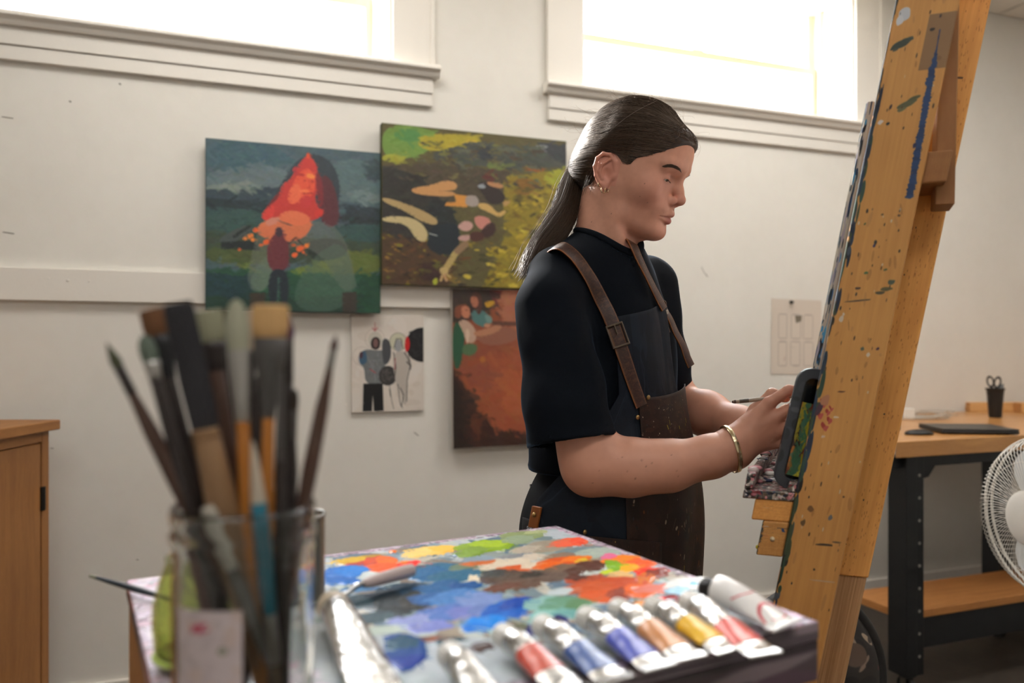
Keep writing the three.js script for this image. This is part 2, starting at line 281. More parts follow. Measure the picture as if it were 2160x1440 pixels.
const paintA = canvasTex(1000, 1000, (x, w, h) => {
  x.fillStyle = '#4a6068'; x.fillRect(0, 0, w, h);
  blob(x, [[0, 0], [300, 0], [520, 60], [300, 180], [0, 200]], '#41606a'); blob(x, [[0, 190], [250, 120], [480, 150], [420, 260], [120, 310], [0, 300]], '#63757a');
  blob(x, [[0, 270], [200, 240], [340, 270], [250, 310], [0, 320]], '#7d8a83'); blob(x, [[660, 80], [900, 40], [1000, 90], [1000, 300], [820, 320], [680, 300]], '#586f73'); blob(x, [[860, 60], [1000, 20], [1000, 160], [930, 210]], '#3d4d52');
  blob(x, [[780, 250], [900, 230], [1000, 270], [1000, 320], [800, 310]], '#6d8080');
  poly(x, [[0, 295], [120, 290], [230, 280], [330, 262], [460, 275], [460, 400], [0, 400]], '#374a53'); poly(x, [[0, 345], [180, 350], [420, 370], [420, 402], [0, 402]], '#25353d');
  poly(x, [[740, 330], [860, 335], [1000, 345], [1000, 450], [740, 450]], '#303e45'); poly(x, [[740, 410], [800, 402], [1000, 420], [1000, 455], [740, 450]], '#253036');
  poly(x, [[0, 398], [480, 400], [480, 560], [0, 560]], '#355450'); poly(x, [[700, 450], [1000, 455], [1000, 620], [700, 600]], '#33514e');
  poly(x, [[0, 540], [1000, 560], [1000, 720], [0, 700]], '#3b4a3c'); blob(x, [[0, 620], [300, 600], [420, 700], [200, 740], [0, 720]], '#4b5a35'); blob(x, [[560, 640], [800, 610], [1000, 640], [1000, 760], [620, 780]], '#5f6c34');
  blob(x, [[600, 680], [720, 660], [780, 690], [640, 740]], '#8d9236'); blob(x, [[430, 740], [640, 720], [700, 760], [480, 790]], '#6f7f38'); blob(x, [[130, 730], [240, 715], [220, 760]], '#6d7c3c');
  poly(x, [[0, 760], [1000, 760], [1000, 1000], [0, 1000]], '#23523c'); poly(x, [[0, 780], [240, 800], [260, 1000], [0, 1000]], '#1b3d42'); poly(x, [[0, 920], [1000, 900], [1000, 1000], [0, 1000]], '#1d4034'); poly(x, [[860, 780], [1000, 760], [1000, 1000], [840, 1000]], '#1e4a36');
  strokes(x, w, h, 1800, 60, 20, 8, 0.05);
  // smoke about the figure
  blob(x, [[520, 60], [640, 30], [740, 120], [760, 300], [700, 420], [400, 420], [360, 330], [440, 180]], '#354148'); blob(x, [[640, 140], [720, 200], [760, 420], [700, 500], [620, 420]], '#5a2f36'); blob(x, [[430, 250], [360, 330], [300, 430], [420, 440]], '#7a2c30');
  // wreck and smoke behind
  blob(x, [[90, 560], [230, 480], [260, 520], [180, 590], [60, 610]], '#46514f'); poly(x, [[80, 600], [250, 585], [300, 640], [80, 640]], '#1f2a2c'); blob(x, [[560, 560], [760, 540], [820, 640], [640, 700], [560, 660]], '#27332f'); poly(x, [[140, 560], [235, 490], [250, 500], [150, 575]], '#232d30');
  // burning head and hair
  blob(x, [[528, 85], [556, 52], [590, 62], [616, 100], [622, 150], [625, 230], [600, 330], [660, 400], [600, 450], [420, 470], [285, 455], [330, 380], [400, 330], [410, 240], [470, 200], [500, 130]], '#c53a35');
  blob(x, [[505, 170], [560, 120], [605, 160], [612, 260], [560, 330], [480, 320], [470, 250]], '#e2573d'); blob(x, [[470, 240], [520, 220], [530, 320], [480, 360], [440, 330]], '#e86a48'); blob(x, [[520, 300], [590, 290], [585, 360], [520, 370]], '#c8393a'); oval(x, 580, 175, 28, 14, '#f08a45', 0.2); oval(x, 525, 170, 22, 8, '#b5302e', 0.1); oval(x, 545, 268, 30, 9, '#ef7a4c');
  blob(x, [[300, 430], [370, 350], [380, 420], [320, 470]], '#d8413a'); blob(x, [[600, 390], [650, 360], [660, 410], [610, 430]], '#cf3b33'); blob(x, [[566, 18], [584, 66], [552, 72]], '#d8502f'); blob(x, [[470, 150], [500, 110], [505, 190]], '#b2343a');
  // cloak and chest
  x.globalAlpha = 0.55; blob(x, [[300, 470], [420, 430], [640, 450], [740, 480], [800, 580], [850, 800], [860, 850], [760, 880], [640, 620], [400, 600], [330, 900], [210, 870], [250, 640]], '#6f756c'); blob(x, [[640, 620], [780, 560], [850, 800], [780, 1000], [480, 1000], [500, 800]], '#587060'); blob(x, [[290, 700], [380, 640], [340, 900], [220, 860]], '#6c8170'); x.globalAlpha = 1;
  blob(x, [[300, 470], [420, 420], [560, 430], [600, 470], [540, 560], [420, 590], [300, 560], [270, 520]], '#d4744e'); blob(x, [[380, 430], [470, 380], [590, 420], [560, 480], [420, 480]], '#e0744f'); blob(x, [[330, 450], [420, 430], [380, 480], [320, 500]], '#cf8672');
  line(x, [[390, 455], [470, 480]], 7, '#5b4a45'); line(x, [[500, 550], [445, 600]], 9, '#3a3330'); line(x, [[540, 600], [500, 560]], 8, '#40352f');
  for (const [a, b, r] of [[240, 560, 22], [270, 520, 20], [210, 575, 14], [330, 590, 22], [300, 610, 14], [520, 620, 26], [490, 660, 20], [560, 600, 18], [480, 600, 14], [180, 640, 12], [540, 640, 10], [255, 580, 14]]) blob(x, [[a - r, b], [a - r * 0.3, b - r * 0.9], [a + r, b - r * 0.7], [a + r * 0.6, b + r * 0.6], [a - r * 0.4, b + r * 0.8]], rnd() < 0.5 ? '#e6642f' : '#ea8136');
  // the small standing figure
  blob(x, [[375, 540], [395, 505], [425, 520], [425, 560], [460, 590], [455, 760], [340, 765], [330, 600]], '#6a3038'); oval(x, 400, 525, 22, 30, '#43303a'); blob(x, [[340, 750], [455, 745], [455, 960], [410, 960], [400, 800], [385, 960], [340, 955]], '#1d2b35'); line(x, [[398, 800], [394, 940]], 8, '#3f6456');
  poly(x, [[235, 895], [320, 890], [320, 1000], [235, 1000]], '#3c352c'); poly(x, [[770, 880], [855, 870], [855, 1000], [770, 1000]], '#3c3731');
  oval(x, 548, 205, 9, 4, '#a82a2c', 0.2); oval(x, 592, 205, 9, 4, '#a82a2c'); line(x, [[572, 200], [578, 245], [562, 250]], 6, '#c7402f'); line(x, [[540, 285], [590, 280]], 7, '#a52c30'); blob(x, [[610, 130], [650, 180], [660, 330], [630, 380], [615, 250]], '#7c2c33');
  strokes(x, w, h, 8000, 20, 4.6, 9, 0.05);
});
const paintB = canvasTex(1000, 880, (x, w, h) => {
  x.fillStyle = '#57512f'; x.fillRect(0, 0, w, h);
  blob(x, [[0, 0], [260, 0], [300, 80], [160, 180], [0, 200]], '#6c8d40'); blob(x, [[60, 20], [200, 20], [180, 90], [60, 90]], '#4f8346'); blob(x, [[180, 40], [480, 10], [520, 60], [300, 130], [180, 120]], '#a89a2c'); blob(x, [[380, 60], [520, 40], [420, 90]], '#c2a436');
  poly(x, [[230, 150], [450, 60], [1000, 40], [1000, 150], [700, 190], [300, 190]], '#454a42'); blob(x, [[480, 70], [580, 70], [560, 160], [500, 150]], '#30353a'); poly(x, [[820, 20], [1000, 20], [1000, 140], [900, 100]], '#34393c'); blob(x, [[800, 40], [900, 30], [880, 60]], '#7b7f80');
  poly(x, [[0, 230], [300, 190], [640, 200], [800, 260], [700, 400], [0, 420]], '#4a4232'); blob(x, [[560, 150], [660, 160], [640, 210], [540, 200]], '#67743a'); blob(x, [[0, 170], [110, 160], [120, 200], [0, 215]], '#9a9b36'); blob(x, [[740, 170], [880, 160], [880, 190], [740, 210]], '#8d5422'); blob(x, [[520, 230], [600, 225], [590, 280], [510, 270]], '#5b2a25');
  poly(x, [[640, 240], [1000, 160], [1000, 880], [520, 880], [640, 600]], '#877723'); blob(x, [[850, 210], [1000, 150], [1000, 260], [900, 300]], '#9a9b2c'); blob(x, [[700, 230], [860, 250], [800, 330], [680, 340]], '#7d5a22'); blob(x, [[760, 540], [900, 520], [920, 640], [780, 620]], '#45431f');
  poly(x, [[0, 240], [180, 260], [320, 420], [260, 760], [0, 760]], '#2b2b28'); poly(x, [[0, 600], [240, 640], [380, 740], [340, 880], [0, 880]], '#4a3622'); blob(x, [[160, 760], [330, 740], [330, 850], [180, 860]], '#3a2420'); blob(x, [[200, 420], [330, 380], [400, 560], [380, 720], [230, 700]], '#202727');
  for (let i = 0; i < 240; i++) { const a = rr(420, 1000), b = rr(260, 880); if (a < 640 && b < 620) continue; oval(x, a, b, rr(8, 34), rr(4, 13), ['#b0992a', '#8b7a20', '#a08f24', '#5c5120', '#c0aa3a', '#6e5a1e', '#3f3d1f'][(rnd() * 7) | 0], rr(-0.6, 0.5)); }
  for (let i = 0; i < 90; i++) oval(x, rr(0, 420), rr(600, 880), rr(6, 24), rr(4, 11), ['#6a4522', '#4a3a1e', '#7d7022', '#2c221c', '#5a5a22', '#8a6a28'][(rnd() * 6) | 0], rr(-0.6, 0.6));
  for (let i = 0; i < 60; i++) oval(x, rr(100, 900), rr(60, 300), rr(14, 50), rr(4, 10), ['#5c5a35', '#3c3c33', '#6c6a3a', '#4d4032', '#585c4a'][(rnd() * 5) | 0], rr(-0.2, 0.25));
  strokes(x, w, h, 1800, 44, 15, 9, 0.1);
  // swimmer above
  blob(x, [[140, 345], [250, 320], [320, 285], [380, 290], [390, 330], [340, 345], [260, 350], [380, 345], [370, 375], [260, 380], [160, 375]], '#be8c58'); poly(x, [[370, 360], [440, 365], [440, 430], [320, 430], [330, 410], [380, 405]], '#c8893d'); blob(x, [[430, 360], [500, 360], [505, 425], [430, 425]], '#9c918b'); blob(x, [[500, 400], [560, 400], [610, 460], [640, 430], [660, 440], [620, 480], [560, 450], [500, 430]], '#c3a060');
  blob(x, [[490, 290], [540, 270], [640, 330], [655, 370], [600, 410], [560, 400], [520, 350]], '#2d2422'); blob(x, [[540, 275], [600, 275], [645, 290], [630, 310], [560, 300]], '#b07f56'); blob(x, [[630, 380], [690, 375], [640, 420]], '#b18c55'); oval(x, 520, 305, 22, 12, '#8d959a');
  // swimmer below
  blob(x, [[0, 400], [150, 440], [280, 500], [285, 545], [200, 530], [110, 470], [0, 430]], '#ad9465'); blob(x, [[0, 510], [160, 500], [240, 580], [215, 650], [165, 620], [120, 540], [0, 540]], '#c1b081'); blob(x, [[240, 570], [300, 530], [400, 520], [400, 680], [330, 710], [220, 680]], '#16242c');
  blob(x, [[390, 530], [440, 500], [480, 530], [450, 570], [395, 560]], '#be958c'); blob(x, [[395, 595], [460, 580], [450, 625], [390, 620]], '#b58f88'); blob(x, [[480, 470], [560, 480], [575, 530], [520, 560], [480, 520]], '#bd7d72'); blob(x, [[540, 520], [590, 500], [600, 560], [560, 600], [500, 590]], '#3b2422'); blob(x, [[450, 570], [520, 560], [540, 610], [460, 630]], '#4b2a24');
  line(x, [[430, 640], [380, 690], [340, 760], [310, 800]], 34, '#ad975f'); line(x, [[430, 640], [390, 680]], 38, '#8a6f52'); line(x, [[312, 800], [300, 850]], 13, '#bfa06c'); line(x, [[312, 800], [330, 850]], 13, '#b9916a'); line(x, [[315, 800], [350, 830]], 11, '#b29a62'); blob(x, [[290, 780], [330, 770], [345, 810], [300, 820]], '#b8a06a');
  blob(x, [[255, 850], [280, 830], [285, 870], [260, 880]], '#a4ac32'); line(x, [[240, 590], [280, 600]], 4, '#b9c0bd');
  strokes(x, w, h, 8000, 14, 3.2, 9, 0.1);
});
const paintC = canvasTex(700, 900, (x, w, h) => {
  x.fillStyle = '#8b4a31'; x.fillRect(0, 0, w, h);
  poly(x, [[0, 0], [250, 0], [240, 120], [160, 160], [0, 200]], '#382b25'); poly(x, [[230, 0], [700, 0], [700, 240], [300, 200]], '#a4664b'); poly(x, [[240, 0], [270, 0], [268, 50], [235, 60]], '#6a2a2c');
  blob(x, [[60, 420], [300, 330], [600, 360], [700, 500], [700, 860], [420, 860], [200, 760], [60, 560]], '#9a5031'); blob(x, [[220, 480], [460, 440], [600, 560], [500, 760], [300, 700]], '#a85833'); blob(x, [[80, 420], [260, 380], [220, 620], [90, 540]], '#8c4a34');
  poly(x, [[0, 420], [50, 520], [110, 640], [260, 780], [480, 840], [700, 850], [700, 900], [0, 900]], '#3b2117'); poly(x, [[0, 480], [40, 560], [70, 900], [0, 900]], '#24150f'); blob(x, [[80, 680], [160, 720], [180, 840], [90, 840]], '#5e3220');
  strokes(x, w, h, 1600, 80, 30, 5, 0.4);
  poly(x, [[240, 180], [700, 190], [700, 215], [260, 205]], '#5d382c'); blob(x, [[130, 250], [300, 200], [420, 230], [420, 300], [200, 330]], '#8d5a47');
  blob(x, [[0, 190], [50, 190], [80, 260], [70, 330], [40, 460], [0, 440]], '#215339'); blob(x, [[60, 310], [160, 310], [150, 370], [60, 380]], '#4d6b48');
  blob(x, [[30, 180], [90, 170], [150, 230], [150, 300], [90, 310], [60, 230]], '#b99a86'); blob(x, [[80, 220], [110, 230], [100, 310], [85, 310]], '#d0b7a2'); blob(x, [[130, 240], [220, 225], [280, 200], [330, 210], [250, 260], [140, 270]], '#b07a5c');
  blob(x, [[10, 100], [80, 80], [110, 110], [60, 130], [50, 170], [10, 160]], '#7d452e'); blob(x, [[60, 95], [110, 95], [112, 165], [70, 165], [52, 130]], '#b87558'); oval(x, 88, 118, 7, 3, '#5c3226');
  blob(x, [[110, 130], [160, 110], [220, 130], [250, 190], [200, 220], [130, 190]], '#4c7674'); blob(x, [[200, 140], [250, 150], [255, 195], [215, 190]], '#6d8f88'); blob(x, [[112, 30], [150, 10], [185, 30], [190, 100], [170, 160], [130, 90]], '#4f2f26'); blob(x, [[114, 40], [160, 40], [168, 90], [140, 110], [116, 80]], '#a8684e'); oval(x, 220, 205, 22, 12, '#bd866b');
  blob(x, [[195, 70], [280, 60], [260, 90], [220, 110]], '#b98c22'); oval(x, 190, 400, 18, 18, '#a8642a');
  strokes(x, w, h, 5000, 16, 4, 5, 0.3);
});
const drawD = canvasTex(600, 780, (x, w, h) => {
  x.fillStyle = '#d9d0c6'; x.fillRect(0, 0, w, h);
  for (let i = 0; i < 60; i++) oval(x, rr(0, w), rr(0, h), rr(20, 80), rr(10, 50), ['#ddd4cb', '#d3c9be', '#d8cdc4', '#dcd5cd'][(rnd() * 4) | 0], rr(0, 3));
  x.strokeStyle = '#b7ada4'; for (const [a, b, r] of [[85, 330, 75], [110, 360, 60], [190, 190, 80]]) { x.lineWidth = 4; x.beginPath(); x.arc(a, b, r, 0, 6.3); x.stroke(); }
  oval(x, 195, 200, 58, 66, '#c2bdb1'); oval(x, 385, 215, 72, 72, '#c6c5ad'); x.strokeStyle = '#6f6b62'; x.lineWidth = 4; x.beginPath(); x.arc(385, 215, 72, 0, 6.3); x.stroke();
  oval(x, 590, 240, 142, 142, '#1d1d20'); for (let i = 0; i < 30; i++) oval(x, rr(490, 600), rr(130, 340), rr(8, 30), rr(3, 8), '#2a2a2d', rr(0, 3)); x.save(); x.beginPath(); x.arc(590, 240, 150, 0, 6.3); x.clip(); oval(x, 455, 232, 28, 64, '#c51d20'); x.restore();
  blob(x, [[195, 170], [235, 190], [235, 260], [200, 285], [155, 260], [160, 195]], '#2c2526'); oval(x, 197, 225, 20, 36, '#7a5a56');
  blob(x, [[120, 270], [200, 285], [270, 280], [300, 330], [270, 420], [265, 560], [110, 560], [105, 420], [60, 390], [60, 310]], '#6f7476'); blob(x, [[60, 300], [120, 280], [130, 390], [60, 400]], '#3f5f78'); blob(x, [[62, 300], [95, 290], [90, 350], [66, 350]], '#4a2f3c'); blob(x, [[250, 180], [320, 200], [330, 350], [270, 420], [250, 330]], '#4a4d52');
  for (let i = 0; i < 30; i++) line(x, [[rr(120, 280), rr(300, 540)], [rr(120, 280), rr(300, 540)]], 3, ['#8b9092', '#55585b', '#7d7a78'][(rnd() * 3) | 0]); line(x, [[150, 435], [195, 465]], 8, '#a33a42');
  poly(x, [[95, 550], [255, 550], [262, 775], [180, 775], [172, 640], [165, 775], [88, 775]], '#17181a');
  oval(x, 297, 490, 76, 80, '#3b3938'); for (let i = 0; i < 18; i++) oval(x, rr(250, 345), rr(440, 545), rr(8, 24), rr(3, 8), '#565250', rr(0, 3));
  blob(x, [[330, 290], [460, 290], [490, 400], [460, 520], [455, 720], [430, 740], [400, 600], [360, 560]], '#b9b1a8'); oval(x, 385, 245, 32, 50, '#9a9c9f'); line(x, [[350, 260], [370, 190], [410, 190], [425, 270]], 6, '#3d3a3a');
  for (const l of [[[345, 300], [365, 420], [350, 540]], [[470, 310], [490, 400], [460, 530], [455, 700]], [[310, 560], [330, 700], [345, 760]], [[380, 560], [400, 720], [415, 750]], [[400, 590], [430, 650], [410, 740]], [[440, 300], [480, 380]], [[310, 600], [320, 660]]]) line(x, l, rr(4, 9), '#4f4a47');
  line(x, [[360, 350], [355, 440]], 6, '#b5545a'); line(x, [[192, 60], [192, 120]], 6, '#a83238'); line(x, [[170, 100], [192, 128], [214, 100]], 6, '#a83238'); line(x, [[460, 380], [490, 410], [485, 440]], 14, '#4a4746');
  strokes(x, w, h, 900, 14, 4, 6, 1.2);
});
hungCanvas('painting', 'square oil painting of a glowing red figure above a dark green field', null, 433, 803, 290, 655, 0.02, paintA, 0x2c4346, 0.0225);
hungCanvas('painting', 'green and yellow oil painting of two swimmers lying across the water', null, 805, 1195, 258, 600, 0.035, paintB, 0x4a4a2c, 0.0225);
hungCanvas('painting', 'tall orange-brown oil painting of two seated women at a table', null, 954, 1180, 607, 946, 0.018, paintC, 0xb9b0a6, 0.0225, 0.008);
{
  const [tl, yt] = onWall(741, 663, 0.012), [tr, yb] = onWall(894, 866, 0.012), w = tr - tl, h = yt - yb;
  const g = thing('mixed_media_drawing', 'small pale panel drawing of two hooded figures with a red arrow', 'drawing'); atWall(g, (tl + tr) / 2, (yt + yb) / 2, 0.001); g.rotateZ(0.004);
  part('panel', box(-w / 2, w / 2, -h / 2, h / 2, 0, 0.01, 0.0015), std(0xd6cdc3, 0.8), g);
  const f = new THREE.PlaneGeometry(w - 0.002, h - 0.002); f.translate(0, 0, 0.0104); part('drawn_face', f, new THREE.MeshStandardMaterial({ map: drawD, roughness: 0.75 }), g);
}
// storyboard sheets pinned to the wall right of the painter
{
  const sheet = (seedc) => canvasTex(512, 740, (x, w, h) => {
    x.fillStyle = '#d9cdc0'; x.fillRect(0, 0, w, h);
    for (const [i, j] of [[0, 0], [1, 0], [2, 0], [0, 1], [1, 1], [2, 1]]) { x.strokeStyle = '#aa9f97'; x.lineWidth = 5; x.beginPath(); x.roundRect(70 + i * 130 + rr(-4, 4), 150 + j * 270 + rr(-4, 4), i ? 96 : 84, 235, 12); x.stroke(); line(x, [[90 + i * 130, 148 + j * 270], [150 + i * 130, 150 + j * 270]], 9, '#b3a79f'); line(x, [[95 + i * 130, 388 + j * 270], [150 + i * 130, 388 + j * 270]], 9, '#b3a79f'); }
    if (!seedc) { poly(x, [[238, 160], [310, 158], [305, 215], [250, 235]], '#7d7364'); line(x, [[130, 610], [140, 570]], 5, '#b08a8c'); line(x, [[190, 470], [240, 478]], 5, '#c3b6ad'); x.fillStyle = '#b5a99f'; x.fillRect(370, 690, 70, 26); }
  });
  const mk = (l, r, t, b, k, roll, label) => {
    const [tl, yt] = onWall(l, t, 0.001), [tr, yb] = onWall(r, b, 0.001), w = tr - tl, h = yt - yb, g = thing('storyboard_sheet', label, 'paper sheet');
    atWall(g, (tl + tr) / 2, (yt + yb) / 2, 0.0012); g.rotateZ(roll);
    const geo = new THREE.PlaneGeometry(w, h, 10, 14), p = geo.attributes.position; for (let i = 0; i < p.count; i++) { const X = p.getX(i) / w, Y = p.getY(i) / h; p.setZ(i, 0.0008 + 0.006 * Math.max(0, -X - 0.2) * Math.max(0, 0.5 - Y) + 0.004 * Math.max(0, -Y) * (0.5 + X)); } geo.computeVertexNormals();
    part('paper', geo, new THREE.MeshStandardMaterial({ map: sheet(k), roughness: 0.85, side: THREE.DoubleSide }), g);
    part('push_pin', new THREE.CylinderGeometry(0.006, 0.008, 0.014, 12).rotateX(Math.PI / 2).translate(-w * 0.12, h * 0.46, 0.008), std(0x1c1b1a, 0.4), g);
  };
  mk(1626, 1732, 630, 788, 0, -0.012, 'pale pencil storyboard sheet with a black pin on the wall beside the easel');
  mk(1739, 1850, 642, 800, 1, -0.02, 'pencil storyboard sheet mostly hidden behind the easel upright');
}
// ---------------------------------------------------------------- cabinet at the left edge
const oak = woodTex(0xa06d38, 0x7d5027, 0.85, 70);
{
  const g = thing('storage_cabinet', 'brown wooden cabinet with overhanging top and black hinge', 'cabinet');
  const x1 = -1.407, d1 = 2.4; g.position.set(x1, 0, -d1);
  const wood = new THREE.MeshStandardMaterial({ map: oak, roughness: 0.55 }), topM = new THREE.MeshStandardMaterial({ map: oak, roughness: 0.6 });
  const top = 0.985;
  part('body', [box(-0.46, 0, 0, top - 0.03, 0, 0.9, 0.002), ], wood, g);
  part('top', box(-0.47, 0.036, top - 0.03, top, -0.02, 0.93, 0.004, 2), topM, g);
  part('face_frame', [box(0, 0.012, 0, top - 0.03, 0, 0.036), box(0, 0.012, 0, top - 0.03, 0.864, 0.9), box(0, 0.012, top - 0.062, top - 0.03, 0.036, 0.864, 0.002, 2), box(0, 0.012, 0, 0.08, 0.036, 0.864, 0.002, 2)], topM, g);
  const door = part('door', box(0, 0.011, 0.083, top - 0.066, 0.041, 0.86, 0.002), wood, g);
  part('hinge', [box(0.008, 0.018, 0.72, 0.79, 0.026, 0.044, 0.001), new THREE.CylinderGeometry(0.004, 0.004, 0.07, 10).translate(0.017, 0.755, 0.037)], std(0x14130f, 0.5, { metalness: 0.3 }), door, 'black hinge');
  part('knob', new THREE.SphereGeometry(0.016, 14, 10).translate(0.026, 0.55, 0.8), wood, door);
}
// ---------------------------------------------------------------- workbench and what lies on it
const BENCH_H = 0.885, BENCH_S = 0.897;
const onBench = (px, py, h = 0) => { const d = (EYE - BENCH_H - h) * FOC / (py - HORIZON); return P(px, py, d); };
{
  const g = thing('workbench', 'wooden topped workbench with black steel legs and a low wooden shelf', 'workbench');
  const [tl] = onWall(1912, 1100, BENCH_S - 0.05); atWall(g, tl, 0, 0);
  const top = woodTex(0xcf9858, 0xa87038, 0.8, 80), low = woodTex(0xc08448, 0x945e2e, 0.9, 84);
  const steel = std(0x15171a, 0.5, { metalness: 0.2 });
  const outline = new THREE.Shape(); outline.moveTo(-0.1, -BENCH_S); outline.lineTo(2.3, -BENCH_S); outline.lineTo(2.3, -0.02); outline.lineTo(0.78, -0.02); outline.lineTo(-0.1, -BENCH_S);
  part('worktop', metreUV(new THREE.ExtrudeGeometry(outline, { depth: 0.05, bevelEnabled: true, bevelSize: 0.002, bevelThickness: 0.002, bevelSegments: 2 }).rotateX(-Math.PI / 2).translate(0, BENCH_H - 0.052, 0), 0), new THREE.MeshPhysicalMaterial({ map: top, roughness: 0.35, clearcoat: 0.4, clearcoatRoughness: 0.25 }), g);
  const sb = 0.585;                                // where the rear legs stand
  const holeMat = std(0x8d8a84, 0.6);
  const leg = (t, s) => {
    const m = part('leg', [box(t - 0.043, t + 0.003, 0.075, BENCH_H - 0.055, s - 0.04, s + 0.04, 0.002), box(t + 0.001, t + 0.043, 0.075, BENCH_H - 0.055, s - 0.034, s + 0.034, 0.002)], steel, g);
    for (let k = 0; k < 9; k++) part('adjustment_hole', new THREE.CylinderGeometry(0.0055, 0.0055, 0.002, 12).rotateX(Math.PI / 2).translate(t + 0.022, 0.14 + k * 0.078, s + 0.0345), holeMat, m);
  };
  leg(0, BENCH_S - 0.05); leg(0.805, sb - 0.02); leg(1.9, BENCH_S - 0.05); leg(1.9, sb - 0.02);
  part('brace_plate', (() => { const s = new THREE.Shape(); s.moveTo(0.0, 0); s.lineTo(0.175, 0); s.lineTo(0.13, -0.012); s.lineTo(0.075, -0.075); s.lineTo(0.04, -0.082); s.lineTo(0, -0.085); s.lineTo(0, 0); return metreUV(new THREE.ExtrudeGeometry(s, { depth: 0.05, bevelEnabled: false }).translate(0, BENCH_H - 0.055, BENCH_S - 0.075)); })(), steel, g);
  part('under_rail', [box(-0.085, 0.6, BENCH_H - 0.095, BENCH_H - 0.055, BENCH_S - 0.08, BENCH_S - 0.03, 0.002, 0)], steel, g);
  part('shelf', box(-0.03, 2.2, 0.262, 0.29, sb + 0.02, BENCH_S - 0.035, 0.003, 0), new THREE.MeshStandardMaterial({ map: low, roughness: 0.6 }), g);
  part('shelf_rail', box(-0.03, 2.2, 0.155, 0.262, BENCH_S - 0.068, BENCH_S - 0.04, 0.002, 0), steel, g);
  const foot = (t, s) => { const c = part('caster', [new THREE.CylinderGeometry(0.032, 0.032, 0.022, 20).rotateZ(Math.PI / 2).translate(t, 0.032, s), box(t - 0.018, t + 0.018, 0.06, 0.078, s - 0.02, s + 0.02, 0.003)], std(0x101112, 0.45), g); part('caster_fork', [box(t - 0.017, t - 0.013, 0.025, 0.066, s - 0.012, s + 0.012, 0.001), box(t + 0.013, t + 0.017, 0.025, 0.066, s - 0.012, s + 0.012, 0.001)], std(0x77756f, 0.35, { metalness: 0.8 }), c); };
  foot(0.805, sb - 0.02); foot(0, BENCH_S - 0.05); foot(1.9, BENCH_S - 0.05); foot(1.9, sb - 0.02);
}
{ // laptop, closed
  const a = onBench(1987, 916), b = onBench(2152, 918), g = thing('laptop', 'closed dark grey laptop lying on the workbench', 'laptop');
  const ex = b.clone().sub(a).normalize(), ez = V(-ex.z, 0, ex.x).negate(); if (ez.z < 0) ez.negate();
  g.position.copy(a); g.rotation.y = Math.atan2(-ex.z, ex.x);
  const w = a.distanceTo(b), m = std(0x35322f, 0.4, { metalness: 0.3 });
  part('base', box(0, w, 0.003, 0.014, -0.225, 0, 0.005), std(0x1a1918, 0.5), g); part('lid', box(0.001, w - 0.001, 0.0145, 0.021, -0.225, -0.001, 0.004), m, g);
  part('foot', [box(0.03, 0.07, 0, 0.003, -0.03, -0.015, 0.001), box(w - 0.07, w - 0.03, 0, 0.003, -0.03, -0.015, 0.001), box(0.03, 0.07, 0, 0.003, -0.21, -0.195, 0.001), box(w - 0.07, w - 0.03, 0, 0.003, -0.21, -0.195, 0.001)], std(0x0f0f0f, 0.8), g);
}
{ // mouse
  const c = onBench(1946, 918), g = thing('computer_mouse', 'flat oval black computer mouse lying on the workbench', 'mouse'); g.position.copy(c); g.position.z -= 0.025;
  const s = new THREE.SphereGeometry(0.5, 28, 14, 0, Math.PI * 2, 0, Math.PI / 2).scale(0.104, 0.032, 0.06); s.translate(0, 0.004, 0);
  part('shell', s, std(0x121212, 0.35), g); part('sole', new THREE.CylinderGeometry(0.5, 0.48, 0.004, 28).scale(0.104, 1, 0.06).translate(0, 0.002, 0), std(0x0b0b0b, 0.7), g);
  part('seam', new THREE.TorusGeometry(0.5, 0.006, 6, 40).rotateX(Math.PI / 2).scale(0.1035, 0.2, 0.0597).translate(0, 0.0055, 0), std(0x2b2b2b, 0.4), g);
}
{ // ink tin
  const c = onBench(1888, 907), g = thing('ink_jar', 'short black jar with a yellow band and grey label on the workbench', 'jar'); g.position.copy(c); g.position.z -= 0.04;
  const lab = canvasTex(512, 128, (x) => { x.fillStyle = '#1b1915'; x.fillRect(0, 0, 512, 128); x.fillStyle = '#9c8f36'; x.fillRect(0, 16, 512, 9); x.fillStyle = '#8b867c'; x.fillRect(0, 84, 512, 34); for (let i = 0; i < 5; i++) { x.fillStyle = '#a39d90'; x.beginPath(); x.arc(50 + i * 103, 56, 15, 0, 7); x.fill(); } x.fillStyle = '#4c4740'; for (let i = 0; i < 60; i++) x.fillRect(i * 9, 92, 4, 18); });
  part('body', new THREE.CylinderGeometry(0.036, 0.036, 0.05, 32, 1).translate(0, 0.026, 0), new THREE.MeshStandardMaterial({ map: lab, roughness: 0.45 }), g);
  part('lid', new THREE.LatheGeometry([[0, 0.066], [0.034, 0.066], [0.038, 0.063], [0.038, 0.052], [0.03, 0.051], [0, 0.051]].map(([r, y]) => new THREE.Vector2(r, y)), 32), std(0x131210, 0.4), g);
  part('base_rim', new THREE.TorusGeometry(0.0355, 0.0015, 6, 32).rotateX(Math.PI / 2).translate(0, 0.0015, 0), std(0x131210, 0.4), g);
}
